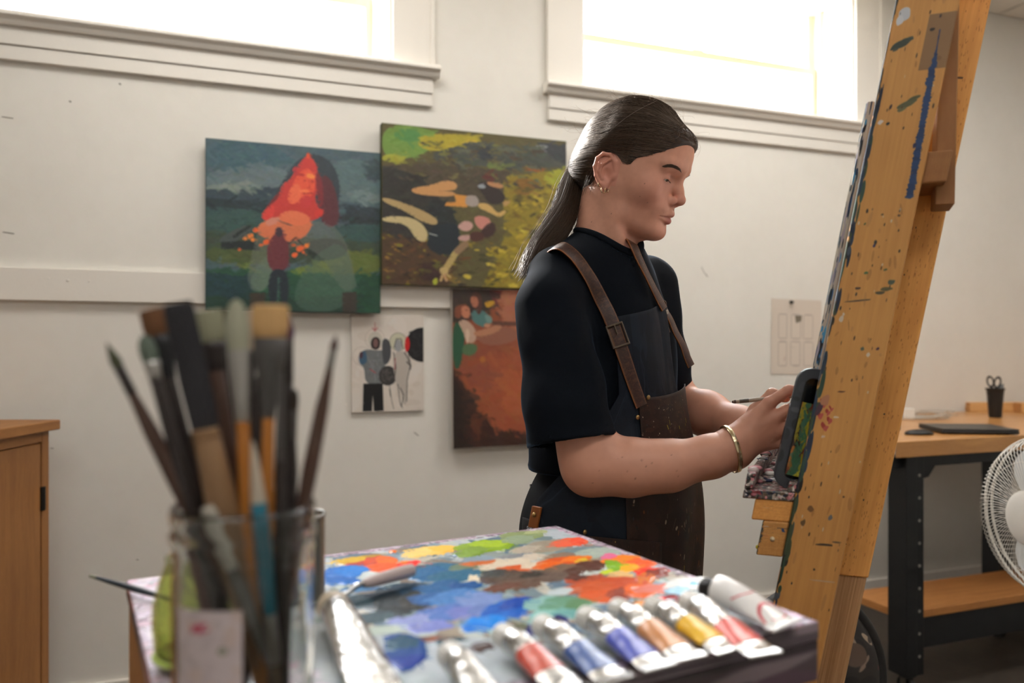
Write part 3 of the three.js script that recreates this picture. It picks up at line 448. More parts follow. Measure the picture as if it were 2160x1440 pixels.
{ // charger block with its wire, and a small clear box
  const c = onBench(1921, 886), g = thing('power_adapter', 'small white plug block with a tangled grey cable on the workbench', 'adapter'); g.position.copy(c); g.position.z -= 0.03;
  part('block', box(-0.025, 0.025, 0, 0.05, -0.02, 0.02, 0.004), std(0xece8e0, 0.4), g);
  const pts = []; for (let i = 0; i < 42; i++) { const a = i * 0.62, r = 0.05 + 0.05 * noise(i * 0.37, 3); pts.push(V(0.07 + Math.cos(a) * r * 1.5 + 0.03 * noise(i * 0.3, 8), 0.0035 + 0.038 * noise(i * 0.45, 5), Math.sin(a) * r * 0.6 - 0.02)); }
  pts[0].set(0.025, 0.02, 0); part('cable', tube(pts, 0.0022, 300, 6), std(0xbdb6aa, 0.5), g);
  const d = onBench(1965, 882), b = thing('clear_box', 'small clear plastic box lying behind the cable on the workbench', 'box'); b.position.copy(d); b.position.z -= 0.05;
  part('shell', [box(-0.05, 0.05, 0, 0.002, -0.03, 0.03, 0), box(-0.05, 0.05, 0.002, 0.02, -0.03, -0.028, 0), box(-0.05, 0.05, 0.002, 0.02, 0.028, 0.03, 0), box(-0.05, -0.048, 0.002, 0.02, -0.028, 0.028, 0), box(0.048, 0.05, 0.002, 0.02, -0.028, 0.028, 0)], new THREE.MeshPhysicalMaterial({ color: 0xf2ece2, transmission: 0.85, roughness: 0.15, thickness: 0 }), b);
}
{ // pen cup, scissors, marker
  const c = onBench(2112, 882), z = -0.045; c.z += z;
  const k = -c.z / FOC, g = thing('pen_cup', 'black flared pen cup with a faint pale pattern on the workbench', 'cup'); g.position.copy(c);
  const prof = [[0, 0], [0.024, 0], [0.0265, 0.003], [0.034, 0.105], [0.0365, 0.125], [0.041, 0.132], [0.04, 0.134], [0.035, 0.128], [0.032, 0.105], [0.024, 0.006], [0, 0.006]];
  const tex = canvasTex(512, 256, (x) => { x.fillStyle = '#191614'; x.fillRect(0, 0, 512, 256); for (const cx of [120, 376]) for (let i = 0; i < 16; i++) line(x, [[cx + rr(-26, 26), rr(60, 200)], [cx + rr(-26, 26), rr(60, 200)]], rr(1.5, 3), 'rgba(120,112,104,0.55)'); });
  part('cup', new THREE.LatheGeometry(prof.map(([r, y]) => new THREE.Vector2(r, y)), 40), new THREE.MeshStandardMaterial({ map: tex, roughness: 0.5 }), g);
  const s = thing('scissors', 'scissors with black oval handles standing in the pen cup', 'scissors'); s.position.copy(c);
  const blk = std(0x16191d, 0.4), loop = (x, y, rot) => new THREE.TorusGeometry(0.5, 0.12, 10, 32).scale(0.028, 0.046, 0.03).rotateZ(rot).translate(x, y, 0);
  part('handle', [loop(-0.022, 0.164, 0.25), turned(V(-0.016, 0.142, 0), V(-0.003, 0.1, 0), [[0, 0], [0.02, 0.004], [1, 0.0035], [1, 0]])], blk, s);
  part('handle', [loop(0.008, 0.161, -0.22).translate(0, 0, 0.004), turned(V(0.004, 0.14, 0.004), V(-0.002, 0.1, 0.004), [[0, 0], [0.02, 0.004], [1, 0.0035], [1, 0]])], blk, s);
  part('blade', [box(-0.006, 0.0, 0.008, 0.1, -0.001, 0.001, 0.0004), box(-0.002, 0.004, 0.008, 0.1, 0.002, 0.004, 0.0004)], std(0xa8a8a6, 0.25, { metalness: 0.9 }), s);
  const m = thing('marker_pen', 'grey capped marker standing in the pen cup beside the scissors', 'marker'); m.position.copy(c);
  const ma = V(0.012, 0.008, -0.006), mb = V(0.03, 0.15, -0.008);
  part('barrel', turned(ma, mb, [[0, 0], [0, 0.006], [0.7, 0.0075], [0.7, 0]]), std(0x3a3d40, 0.4), m); part('cap', turned(ma.clone().lerp(mb, 0.68), mb.clone().lerp(ma, -0.02), [[0, 0], [0, 0.0105], [0.8, 0.0105], [1, 0.007], [1, 0]]), std(0x7d8284, 0.4), m);
  part('clip', turned(ma.clone().lerp(mb, 0.8).add(V(0.0105, 0, 0.004)), mb.clone().add(V(0.0105, 0.004, 0.004)), [[0, 0], [0, 0.002], [1, 0.002], [1, 0]], 8), std(0x6d7274, 0.4), m);
}
{ // timber offcuts at the back
  const wd = (s) => new THREE.MeshStandardMaterial({ map: woodTex(0xdcae74, 0xc0894e, 0.7, s), roughness: 0.6 });
  const a = onBench(2046, 868), mk = (label, w, y0, h, dx, dz, rot, s) => { const g = thing('timber_board', label, 'board'); g.position.set(a.x + dx, BENCH_H + y0, a.z + dz); g.rotation.y = rot; part('plank', box(0, w, 0, h, -0.07, 0, 0.002, 0), wd(s), g); part('end_grain', box(-0.0015, 0.001, 0.001, h - 0.001, -0.069, -0.001, 0), std(0xb98550, 0.8), g); };
  mk('pale timber board lying at the back of the workbench under another', 0.42, 0, 0.024, 0, 0, -0.05, 91); mk('pale timber board stacked on top at the back of the workbench', 0.4, 0.0245, 0.02, 0.004, -0.006, -0.045, 92); mk('thick pale timber block beside the pen cup', 0.3, 0, 0.048, 0.21, 0.075, -0.06, 93);
}
// ---------------------------------------------------------------- fan at the right edge
{
  const c = P(2213, 1092, 2.0), g = thing('pedestal_fan', 'white pedestal fan with fine wire guard beside the workbench', 'fan');
  g.position.set(c.x, 0, c.z);
  const white = std(0xe6e3dc, 0.4), hy = c.y;
  const head = new THREE.Group(); g.add(head);
  head.name = 'fan_head'; head.position.set(0, hy, 0); head.rotation.y = -1.4; head.rotation.order = 'YXZ';
  const R = 0.2, cage = (dome, off, n, twist) => {
    const out = [];
    for (let i = 0; i < n; i++) {
      const a = i / n * Math.PI * 2, pts = [];
      for (let k = 0; k <= 6; k++) { const f = 0.066 + (R - 0.066) * k / 6, b = a + twist * (k / 6); pts.push(V(Math.cos(b) * f, Math.sin(b) * f, off + dome * Math.sqrt(Math.max(0, 1 - Math.pow(k / 6, 3))))); }
      out.push(new THREE.TubeGeometry(new THREE.CatmullRomCurve3(pts), 8, 0.0009, 4));
    }
    return out;
  };
  part('front_guard', [...cage(0.055, 0.01, 96, 0.35), new THREE.TorusGeometry(R, 0.0035, 8, 72).translate(0, 0, 0.01), new THREE.TorusGeometry(0.14, 0.001, 6, 60).translate(0, 0, 0.055)], white, head);
  part('rear_guard', [...cage(-0.05, -0.01, 96, -0.35), new THREE.TorusGeometry(R, 0.0035, 8, 72).translate(0, 0, -0.01)], white, head);
  part('badge', new THREE.SphereGeometry(0.07, 32, 10, 0, Math.PI * 2, 0, Math.PI / 2).scale(1, 0.16, 1).rotateX(Math.PI / 2).translate(0, 0, 0.062), white, head);
  for (let k = 0; k < 3; k++) { const s = new THREE.Shape(); s.moveTo(0.02, -0.015); s.bezierCurveTo(0.08, -0.09, 0.17, -0.1, 0.18, -0.02); s.bezierCurveTo(0.18, 0.05, 0.1, 0.06, 0.02, 0.015); const b = new THREE.ExtrudeGeometry(s, { depth: 0.002, bevelEnabled: false, curveSegments: 12 }); b.rotateX(0.35).rotateZ(k * 2.094).translate(0, 0, -0.004); part('blade', metreUV(b), std(0xcfd2d2, 0.35), head); }
  part('motor_housing', new THREE.CylinderGeometry(0.05, 0.065, 0.12, 28).rotateX(Math.PI / 2).translate(0, 0, -0.12), white, head); part('hub', new THREE.CylinderGeometry(0.028, 0.028, 0.03, 24).rotateX(Math.PI / 2), white, head);
  part('pole', turned(V(0, 0.03, 0.0), V(0, hy - 0.05, 0), [[0, 0], [0, 0.017], [0.6, 0.017], [0.6, 0.012], [1, 0.012], [1, 0]]).translate(0.09, 0, -0.08), white, g);
  part('neck', box(0.06, 0.12, hy - 0.07, hy - 0.03, -0.11, -0.05, 0.01), white, g);
  part('base', new THREE.LatheGeometry([[0, 0], [0.2, 0], [0.2, 0.012], [0.17, 0.024], [0.03, 0.034], [0.02, 0.05], [0, 0.05]].map(([r, y]) => new THREE.Vector2(r, y)), 48).translate(0.09, 0, -0.08), white, g);
}
// ---------------------------------------------------------------- easel: q runs away from the painter, a runs along the canvas, both level
const EQ = V(0.922, 0, 0.387).normalize(), EA = V(0.387, 0, -0.922).normalize(), EB = P(1740, 735, 1.1), LEAN = 0.19;
const EZ = (q, y, a) => EB.clone().addScaledVector(EQ, q + (y - EYE) * LEAN).addScaledVector(EA, a).setY(y);
// splatters: paint marks drawn onto the wood, in metres along (across, height)
function easelTex(base, dark, marks, seedv, W_, y0, y1) {
  const w = 256, h = 2048;
  return canvasTex(w, h, (x) => {
    const L = rgb(base), D = rgb(dark), im = x.createImageData(w, h);
    for (let j = 0; j < h; j++) for (let i = 0; i < w; i++) {
      const u = i / w, v = j / h, a = noise(u * 22 + noise(u * 3, v * 6, seedv) * 2, v * 9, seedv + 1), b = noise(u * 90, v * 40, seedv + 2), e = fbm(u * 3, v * 24, seedv + 3);
      const c = mix3(L, D, clamp(a * 0.4 + b * 0.25 + e * 0.7 - 0.3, 0, 1)), k = (j * w + i) * 4; im.data[k] = c[0] * 255; im.data[k + 1] = c[1] * 255; im.data[k + 2] = c[2] * 255; im.data[k + 3] = 255;
    }
    x.putImageData(im, 0, 0);
    const X = (q) => q / W_ * w, Y = (y) => (y1 - y) / (y1 - y0) * h; marks(x, X, Y, w, h);
  });
}
// a leaned bar with uv 0..1 across q (u) and height (v)
function easelBar(q0, q1, y0, y1, a0, a1) {
  const g = box(q0, q1, y0, y1, a0, a1, 0.0025), p = g.attributes.position, uv = new Float32Array(p.count * 2);
  for (let i = 0; i < p.count; i++) {
    const q = p.getX(i), y = p.getY(i), a = p.getZ(i), w = EZ(q, y, a); uv[i * 2] = clamp((q - q0) / (q1 - q0), 0.002, 0.998); uv[i * 2 + 1] = clamp((y - y0) / (y1 - y0), 0.001, 0.999); p.setXYZ(i, w.x, w.y, w.z);
  }
  g.setAttribute('uv', new THREE.BufferAttribute(uv, 2)); g.index && g.setIndex(Array.from(g.index.array)); 
  return toFlat(g);
}
function toFlat(g) { const h = g.index ? g.toNonIndexed() : g; // the frame (q, up, a) is left-handed: turn the faces round
  const p = h.attributes.position, u = h.attributes.uv; for (let i = 0; i < p.count; i += 3) { const a = [p.getX(i), p.getY(i), p.getZ(i)], b = [u.getX(i), u.getY(i)]; p.setXYZ(i, p.getX(i + 1), p.getY(i + 1), p.getZ(i + 1)); u.setXY(i, u.getX(i + 1), u.getY(i + 1)); p.setXYZ(i + 1, ...a); u.setXY(i + 1, ...b); }
  h.computeVertexNormals(); return h; }
const flipA = EA.clone().negate();
{
  const g = thing('studio_easel', 'leaning paint-spattered wooden studio easel with crusted tray', 'easel');
  const Y = (py, q = 0.04) => { let y = EYE; for (let i = 0; i < 12; i++) { const w = EZ(q, y, 0); y = EYE - (py - HORIZON) / FOC * -w.z; } return y; };   // height of a photo row on the near face
  const QW = 0.0775, y0 = 0.01, y1 = 1.95;
  const near = easelTex(0xd29c58, 0xb88144, (x, X, Yp, w, h) => {
    const at = (px, py) => { const y = Y(py), e = EZ(0, y, 0), f = EZ(QW, y, 0), a = e.x / -e.z * FOC + 1080, b = f.x / -f.z * FOC + 1080; return [(px - a) / (b - a) * w, Yp(y)]; };
    const dab = (px, py, rx, ry, col, rot = 0) => { const [X0, Y0] = at(px, py), n = 9, pts = []; for (let i = 0; i < n; i++) { const t = i / n * 6.283, k = rr(0.6, 1.15), dx = Math.cos(t) * rx * k, dy = Math.sin(t) * ry * k, ux = dx * Math.cos(rot) - dy * Math.sin(rot), uy = dx * Math.sin(rot) + dy * Math.cos(rot); pts.push([X0 + ux * w / 125, Y0 + uy * 0.62]); } blob(x, pts, col); };
    // dark paint crust along the edge nearest the canvas
    for (let i = 0; i < 420; i++) { const v = rnd(), wd = 3 + 17 * Math.pow(noise(v * 60, 2), 2); oval(x, rr(0, wd), v * h, rr(1, wd * 0.7), rr(3, 16), ['#1c1d1c', '#232a2b', '#2c2a22', '#1e2d28', '#34302a', '#4a4438'][(rnd() * 6) | 0]); }
    for (let i = 0; i < 70; i++) { const v = rr(0.2, 0.62); oval(x, rr(2, 24), v * h, rr(3, 11), rr(5, 24), ['#2f4a3c', '#1f2a3c', '#3d4a34', '#24384a', '#4a5560'][(rnd() * 5) | 0]); }
    dab(1908, 20, 16, 18, '#c8cbd0'); dab(1900, 36, 8, 12, '#d5d6d8'); dab(1902, 88, 24, 9, '#3d463c', -0.4); dab(1915, 80, 14, 6, '#3d463c', -0.3); dab(1890, 98, 8, 4, '#4b5146', -0.5);
    x.fillStyle = '#8a6a48'; { const [a, b] = at(1962, 32), [, d] = at(1962, 150); x.fillRect(a, b, w - a, d - b); }
    dab(1967, 65, 6, 4, '#2a2320'); dab(1985, 38, 2, 5, '#3a2f28');
    for (let py = 70; py <= 420; py += 4) { const k = (py - 70) / 350, c = 1983 - k * 62 - (py < 150 ? 0 : 2), half = py < 110 ? 1.5 : py < 150 ? 2 + (py - 110) * 0.16 : 7 + 3 * noise(py * 0.09, 4); dab(c, py, half, 5, noise(py * 0.2) > 0.4 ? '#24406a' : '#1f365c'); }
    dab(1916, 218, 22, 9, '#5a5c40', -0.35); dab(1928, 208, 14, 5, '#525538', -0.3); dab(1903, 230, 12, 4, '#6b6a48', -0.4); dab(1880, 222, 3, 8, '#4b3a34'); dab(1873, 258, 5, 4, '#2c3030'); dab(1930, 310, 5, 6, '#2d2f4e'); dab(1858, 252, 6, 7, '#d8d0c8');
    for (const [a, b, c, d, col] of [[1848, 512, 4, 8, '#2d2f2a'], [1845, 518, 3, 6, '#37304e'], [1868, 570, 5, 3, '#4a5a3a'], [1828, 575, 5, 4, '#4d6a45'], [1810, 607, 8, 3, '#3c2c22'], [1870, 610, 14, 6, '#5a5638'], [1858, 618, 12, 5, '#4e4a34'], [1880, 596, 9, 6, '#566050'], [1806, 634, 30, 2, '#3e3a34'], [1775, 672, 5, 9, '#d2c6b4'], [1780, 662, 3, 5, '#d2c6b4'], [1832, 748, 4, 6, '#d0c4b2'], [1820, 735, 5, 5, '#57604f'], [1852, 735, 4, 4, '#4d3044'], [1830, 443, 3, 6, '#3a2e24'], [1897, 456, 4, 3, '#5a4430'], [1862, 452, 3, 3, '#5a4a30'], [1825, 470, 3, 3, '#4a5a35'],
      [1776, 826, 10, 2, '#5c3a28'], [1765, 880, 7, 3, '#d8cdbd'], [1737, 922, 5, 4, '#d0b8a6'], [1752, 1090, 6, 8, '#6c6d6e'], [1695, 1105, 6, 9, '#6d5436'], [1740, 1147, 22, 3, '#3f352c'], [1765, 1140, 12, 2, '#5b4c3c'], [1733, 1222, 34, 2, '#c0a58c'], [1710, 1075, 9, 8, '#7d5a36'], [1780, 1045, 3, 3, '#4a3626'], [1718, 1200, 3, 4, '#4a3a28']]) dab(a, b, c, d, col, a === 1806 ? -0.1 : 0);
    for (const [a, b, r] of [[1735, 850, 12], [1748, 885, 10], [1738, 900, 12], [1745, 868, 9], [1728, 875, 10], [1752, 860, 6]]) { dab(a, b, r, r * 0.4, '#9c3a32', 1.1); dab(a + 4, b + 4, r * 0.5, r * 0.8, '#b5564a', 0.3); } dab(1730, 862, 8, 22, '#4c3440', 0.2); dab(1742, 845, 12, 18, '#b07a5c', 0.2);
    for (let i = 0; i < 160; i++) { const v = rnd(); oval(x, rr(20, 250), v * h, rr(1, 4), rr(1, 3.5), ['#5c4228', '#4a3a26', '#6b5030', '#3a342c', '#8d6a42', '#c8b9a0'][(rnd() * 6) | 0]); }
    for (let i = 0; i < 90; i++) oval(x, rr(20, 250), rnd() * h, rr(4, 14), rr(2, 8), ['rgba(120,80,40,0.3)', 'rgba(150,110,70,0.3)', 'rgba(90,60,34,0.25)'][(rnd() * 3) | 0], rr(0, 3));
  }, 11, QW, y0, y1);
  const nm = (t) => new THREE.MeshStandardMaterial({ map: t, roughness: 0.6 });
  part('upright', easelBar(0, QW, y0, y1, 0, 0.03), nm(near), g, 'spattered near upright');
  const rear = easelTex(0xf0b060, 0xd28e44, (x, X, Yp, w, h) => {
    for (let i = 0; i < 900; i++) oval(x, rnd() * w, rnd() * h, rr(0.7, 1.8), rr(2, 6), ['#bd7c3a', '#b87636', '#ad6c30'][(rnd() * 3) | 0]);
    for (let i = 0; i < 30; i++) oval(x, rnd() * w, rnd() * h, rr(1, 4), rr(1, 3), ['#3c2a1a', '#5a3a20', '#2c2620'][(rnd() * 3) | 0]);
    const at = (py) => Yp(Y(py)); oval(x, 120, at(455), 16, 8, '#1f1c1a', -0.6); oval(x, 70, at(565), 12, 7, '#1d1b1a', 0.4); line(x, [[150, at(570)], [210, at(580)]], 5, '#5a3c22'); for (let k = 0; k < 12; k++) oval(x, rr(60, 110), at(712 + k * 3), rr(5, 14), 4, '#cdb5a0'); line(x, [[128, at(600)], [118, at(636)]], 4, '#dcb892'); line(x, [[90, at(1010)], [130, at(1040)]], 9, '#5e3612');
  }, 21, 0.1, y0, y1);
  part('rear_upright', easelBar(0.035, 0.122, 0.86, y1, 0.11, 0.14), nm(rear), g, 'orange rear upright');
  const raw = new THREE.MeshStandardMaterial({ map: woodTex(0xd0a678, 0x9a7048, 1.3, 25), roughness: 0.8 });
  part('rear_foot', easelBar(0.05, 0.12, 0.05, 0.86, 0.112, 0.138), raw, g, 'bare splintered lower rear leg');
  for (const [a, b] of [[0.42, 0.5], [1.72, 1.78]]) part('cross_bar', easelBar(0.04, 0.075, a, b, 0.03, 0.62), nm(rear), g);
  part('far_upright', easelBar(0, QW, y0, y1, 0.6, 0.63), nm(rear), g);
  // diagonal brace between the uprights, with its end block
  const yb = Y(340), yt = Y(165);
  const wood2 = new THREE.MeshStandardMaterial({ map: woodTex(0xa06e3c, 0x7e5228, 0.8, 26), roughness: 0.6 });
  part('brace', easelBar(QW - 0.002, QW + 0.03, yb - 0.03, yb + 0.012, 0.012, 0.112), wood2, g);
  part('brace', basis(box(-0.012, 0.012, -0.14, 0.14, -0.03, 0.03, 0.002), EZ(QW + 0.012, (yb + yt) / 2 + 0.03, 0.07), EQ.clone().addScaledVector(UP, -0.02).normalize(), UP.clone().addScaledVector(EQ, 0.02).normalize(), flipA), wood2, g);
  // tray with crusts of paint, the block under it
  const crust = canvasTex(256, 256, (x, w, h) => { x.fillStyle = '#5b544c'; x.fillRect(0, 0, w, h); for (let i = 0; i < 260; i++) oval(x, rnd() * w, rnd() * h, rr(4, 22), rr(3, 12), ['#8d8a88', '#b7a9a6', '#c9868c', '#35322f', '#232b45', '#d4ccc6', '#6c5a4a', '#8a3f48', '#404a4c', '#a89c90'][(rnd() * 10) | 0], rr(0, 3)); });
  const crustM = new THREE.MeshStandardMaterial({ map: crust, roughness: 0.45, bumpMap: dataTex(128, 128, (u, v) => fbm(u * 12, v * 12, 3, 4), false), bumpScale: 0.004 });
  part('tray', [easelBar(-0.07, 0.0, 0.985, 0.998, 0.002, 0.58), easelBar(-0.07, -0.058, 0.998, 1.022, 0.002, 0.58), easelBar(-0.012, 0.0, 0.998, 1.01, 0.002, 0.58)].map((q) => metreUV(q, 1, 14)), crustM, g, 'paint-crusted tray');
  for (let i = 0; i < 26; i++) { const s = new THREE.SphereGeometry(1, 8, 6).scale(rr(0.004, 0.011), rr(0.002, 0.006), rr(0.004, 0.012)); const at = EZ(rr(-0.066, -0.012), i < 10 ? 1.022 : 1.0, rr(0.005, 0.3)); if (i < 10) at.copy(EZ(-0.064, 1.022, rr(0.005, 0.3))); s.translate(at.x, at.y, at.z); part('paint_crust', s, std([0xd9d2cc, 0xc7868e, 0x2c3556, 0x8e8884, 0x6a6058, 0xb9a8a6][i % 6], 0.4), g); }
  part('tray_block', easelBar(-0.052, 0, 0.955, 0.985, 0.004, 0.05), nm(rear), g); part('tray_block', easelBar(-0.036, 0, 0.905, 0.955, 0.004, 0.045), nm(near), g);
  part('screw', new THREE.SphereGeometry(0.0035, 10, 8).translate(...EZ(-0.018, 0.93, 0.003).toArray()), std(0xcdbb9a, 0.4), g); part('peg', new THREE.SphereGeometry(0.003, 10, 8).translate(...EZ(-0.036, 0.915, 0.01).toArray()), std(0xc8b820, 0.5), g);
}
{ // the canvas panel being painted, edge-on
  const paint = canvasTex(512, 640, (x, w, h) => { x.fillStyle = '#c9bfae'; x.fillRect(0, 0, w, h); for (let i = 0; i < 260; i++) oval(x, rnd() * w, rnd() * h, rr(14, 60), rr(8, 30), ['#3d6a94', '#2b4a70', '#c9bfae', '#8aa6b8', '#7b4a3a', '#d8cdb8', '#4a5a48', '#b56a4a'][(rnd() * 8) | 0], rr(0, 3)); strokes(x, w, h, 2500, 26, 8, 10, 0.6); });
  const g = thing('canvas_panel', 'stretched canvas standing edge-on on the easel with blue painted edge', 'canvas');
  const edge = canvasTex(64, 1024, (x, w, h) => { x.fillStyle = '#cfc8bd'; x.fillRect(0, 0, w, h); for (let i = 0; i < 130; i++) oval(x, rr(0, 40), rnd() * h, rr(3, 12), rr(4, 34), ['#1d2f52', '#2d6ea6', '#4d9fd0', '#22252c', '#c9c1b4', '#b8b0c0', '#30475a', '#e0dad0'][(rnd() * 8) | 0]); });
  part('stretched_canvas', easelBar(-0.0115, -0.0015, 1.0105, 1.548, 0.046, 0.56), new THREE.MeshStandardMaterial({ map: edge, roughness: 0.6 }), g);
  const p = easelBar(-0.0125, -0.0115, 1.012, 1.546, 0.048, 0.558), pp = p.attributes.position, u = p.attributes.uv; for (let i = 0; i < pp.count; i++) u.setX(i, (V(pp.getX(i), pp.getY(i), pp.getZ(i)).sub(EB).dot(EA)) / 0.56);
  part('painted_face', p, new THREE.MeshStandardMaterial({ map: paint, roughness: 0.5 }), g);
}
{ // phone in a thick grey case standing on the tray, its screen showing a reference picture
  const g = thing('phone', 'phone in a scuffed grey case standing on the easel tray showing a colourful picture', 'phone');
  const w = 0.078, h = 0.176, mid = EZ(-0.035, 1.0015, 0.036);
  const ey = UP.clone().addScaledVector(EQ, 0.225).normalize(), e0 = EQ.clone().multiplyScalar(0.96).addScaledVector(EA, 0.2), ex = e0.addScaledVector(ey, -e0.dot(ey)).normalize(), ez = ex.clone().cross(ey);
  g.position.copy(mid); g.setRotationFromMatrix(new THREE.Matrix4().makeBasis(ex, ey, ez));
  const rrect = (x0, y0, x1, y1, r) => { const s = new THREE.Shape(); s.moveTo(x0 + r, y0); s.lineTo(x1 - r, y0); s.quadraticCurveTo(x1, y0, x1, y0 + r); s.lineTo(x1, y1 - r); s.quadraticCurveTo(x1, y1, x1 - r, y1); s.lineTo(x0 + r, y1); s.quadraticCurveTo(x0, y1, x0, y1 - r); s.lineTo(x0, y0 + r); s.quadraticCurveTo(x0, y0, x0 + r, y0); return s; };
  const body = rrect(0, 0, w, h, 0.024), hole = rrect(0.0105, 0.012, w - 0.0105, h - 0.012, 0.014); body.holes.push(hole);
  const scuffed = canvasTex(128, 256, (x, W2, H2) => { x.fillStyle = '#3d4147'; x.fillRect(0, 0, W2, H2); for (let i = 0; i < 90; i++) oval(x, rnd() * W2, rnd() * H2, rr(2, 9), rr(3, 12), ['#33373d', '#474c53', '#2a2e33', '#565c63'][(rnd() * 4) | 0]); });
  scuffed.repeat.set(8, 5);
  part('case', metreUV(new THREE.ExtrudeGeometry(body, { depth: 0.008, bevelEnabled: true, bevelSize: 0.0015, bevelThickness: 0.002, bevelSegments: 3, curveSegments: 10 }).translate(0, 0.0015, -0.004)), new THREE.MeshStandardMaterial({ map: scuffed, roughness: 0.4 }), g);
  part('bezel', metreUV(new THREE.ExtrudeGeometry(rrect(0.009, 0.0105, w - 0.009, h - 0.0105, 0.015), { depth: 0.002, bevelEnabled: false }).translate(0, 0.0015, -0.003)), std(0x08080a, 0.15), g);
  const pic = canvasTex(128, 256, (x, W2, H2) => { x.fillStyle = '#4a1c12'; x.fillRect(0, 0, W2, H2); for (let i = 0; i < 60; i++) oval(x, rnd() * W2, rnd() * H2, rr(6, 16), rr(30, 90), ['#7a2c16', '#a05a1c', '#8a7a22', '#5c2414', '#2c1a16', '#b0a030', '#3c5a40'][(rnd() * 7) | 0], rr(-0.2, 0.2)); strokes(x, W2, H2, 900, 26, 8, 6, 1.5); });
  const scr = new THREE.PlaneGeometry(0.05, 0.108).translate(0.0395, 0.074, -0.0008); part('screen', scr, new THREE.MeshStandardMaterial({ color: 0x111111, emissive: 0xffffff, emissiveMap: pic, emissiveIntensity: 0.4, roughness: 0.15 }), g);
  part('side_button', box(-0.0022, -0.0005, 0.062, 0.088, -0.001, 0.003, 0.0005), std(0x16181c, 0.4), g); part('case_corner', new THREE.SphereGeometry(0.004, 10, 8).translate(0.001, 0.12, 0.004).scale(1, 1, 0.5), std(0xc9ccd0, 0.3), g);
}
{ // paint-stained round cushion with a black rim, leaning behind the easel foot
  const g = thing('stool_seat', 'black rimmed round stool seat stained with cream paint behind the easel foot', 'stool');
  const c = P(1712, 1400, 1.72), R = 0.17; g.position.set(c.x, 0, c.z);
  const st = canvasTex(256, 256, (x, w, h) => { x.fillStyle = '#2a2420'; x.fillRect(0, 0, w, h); for (let i = 0; i < 420; i++) oval(x, rnd() * w, rnd() * h, rr(2, 12), rr(3, 14), ['#8a7464', '#9a8672', '#3a302a', '#241f1c', '#5c4a3e', '#2c2a2a', '#4a2c2a', '#1e1a18', '#241f1c', '#2a2420'][(rnd() * 10) | 0], rr(0, 3)); });
  const y = c.y - 0.02;
  part('rim', new THREE.TorusGeometry(R, 0.016, 12, 56).rotateY(0.25).rotateX(-0.18).translate(0, y, 0), std(0x100e0d, 0.6), g);
  part('pad', new THREE.SphereGeometry(R, 40, 24).scale(0.98, 0.98, 0.3).rotateY(0.25).rotateX(-0.18).translate(0, y, 0), new THREE.MeshStandardMaterial({ map: st, roughness: 0.8 }), g);
  part('leg', [turned(V(0.06, 0, -0.12), V(0.05, y - 0.1, -0.03), [[0, 0], [0, 0.013], [1, 0.013], [1, 0]])], std(0x14110f, 0.6), g); part('leg', [turned(V(-0.1, 0, -0.1), V(-0.06, y - 0.1, -0.03), [[0, 0], [0, 0.013], [1, 0.013], [1, 0]])], std(0x14110f, 0.6), g); part('leg', turned(V(0, 0, 0.1), V(0, y - 0.14, 0.02), [[0, 0], [0, 0.013], [1, 0.013], [1, 0]]), std(0x14110f, 0.6), g);
}
// ---------------------------------------------------------------- paint table: origin at its far corner, r runs along its right edge, l along its back edge
const TAB_H = 0.95, TR = V(0.4843, 0, 0.8749).normalize(), TL = V(-0.8749, 0, 0.4843).normalize(), TF = V(0.064, 0, -1.138), TRL = 0.4566, TLL = 0.5545;
const onTab = (px, py, h = 0) => P(px, py, (EYE - TAB_H - h) * FOC / (py - HORIZON));
const tabRL = (p) => { const d = p.clone().sub(TF); return [d.dot(TR), d.dot(TL)]; };
const tabAt = (r, l, h = 0) => TF.clone().addScaledVector(TR, r).addScaledVector(TL, l).setY(TAB_H + h);
const tabAngle = Math.atan2(TL.z, -TL.x);         // turns local -x onto the back edge
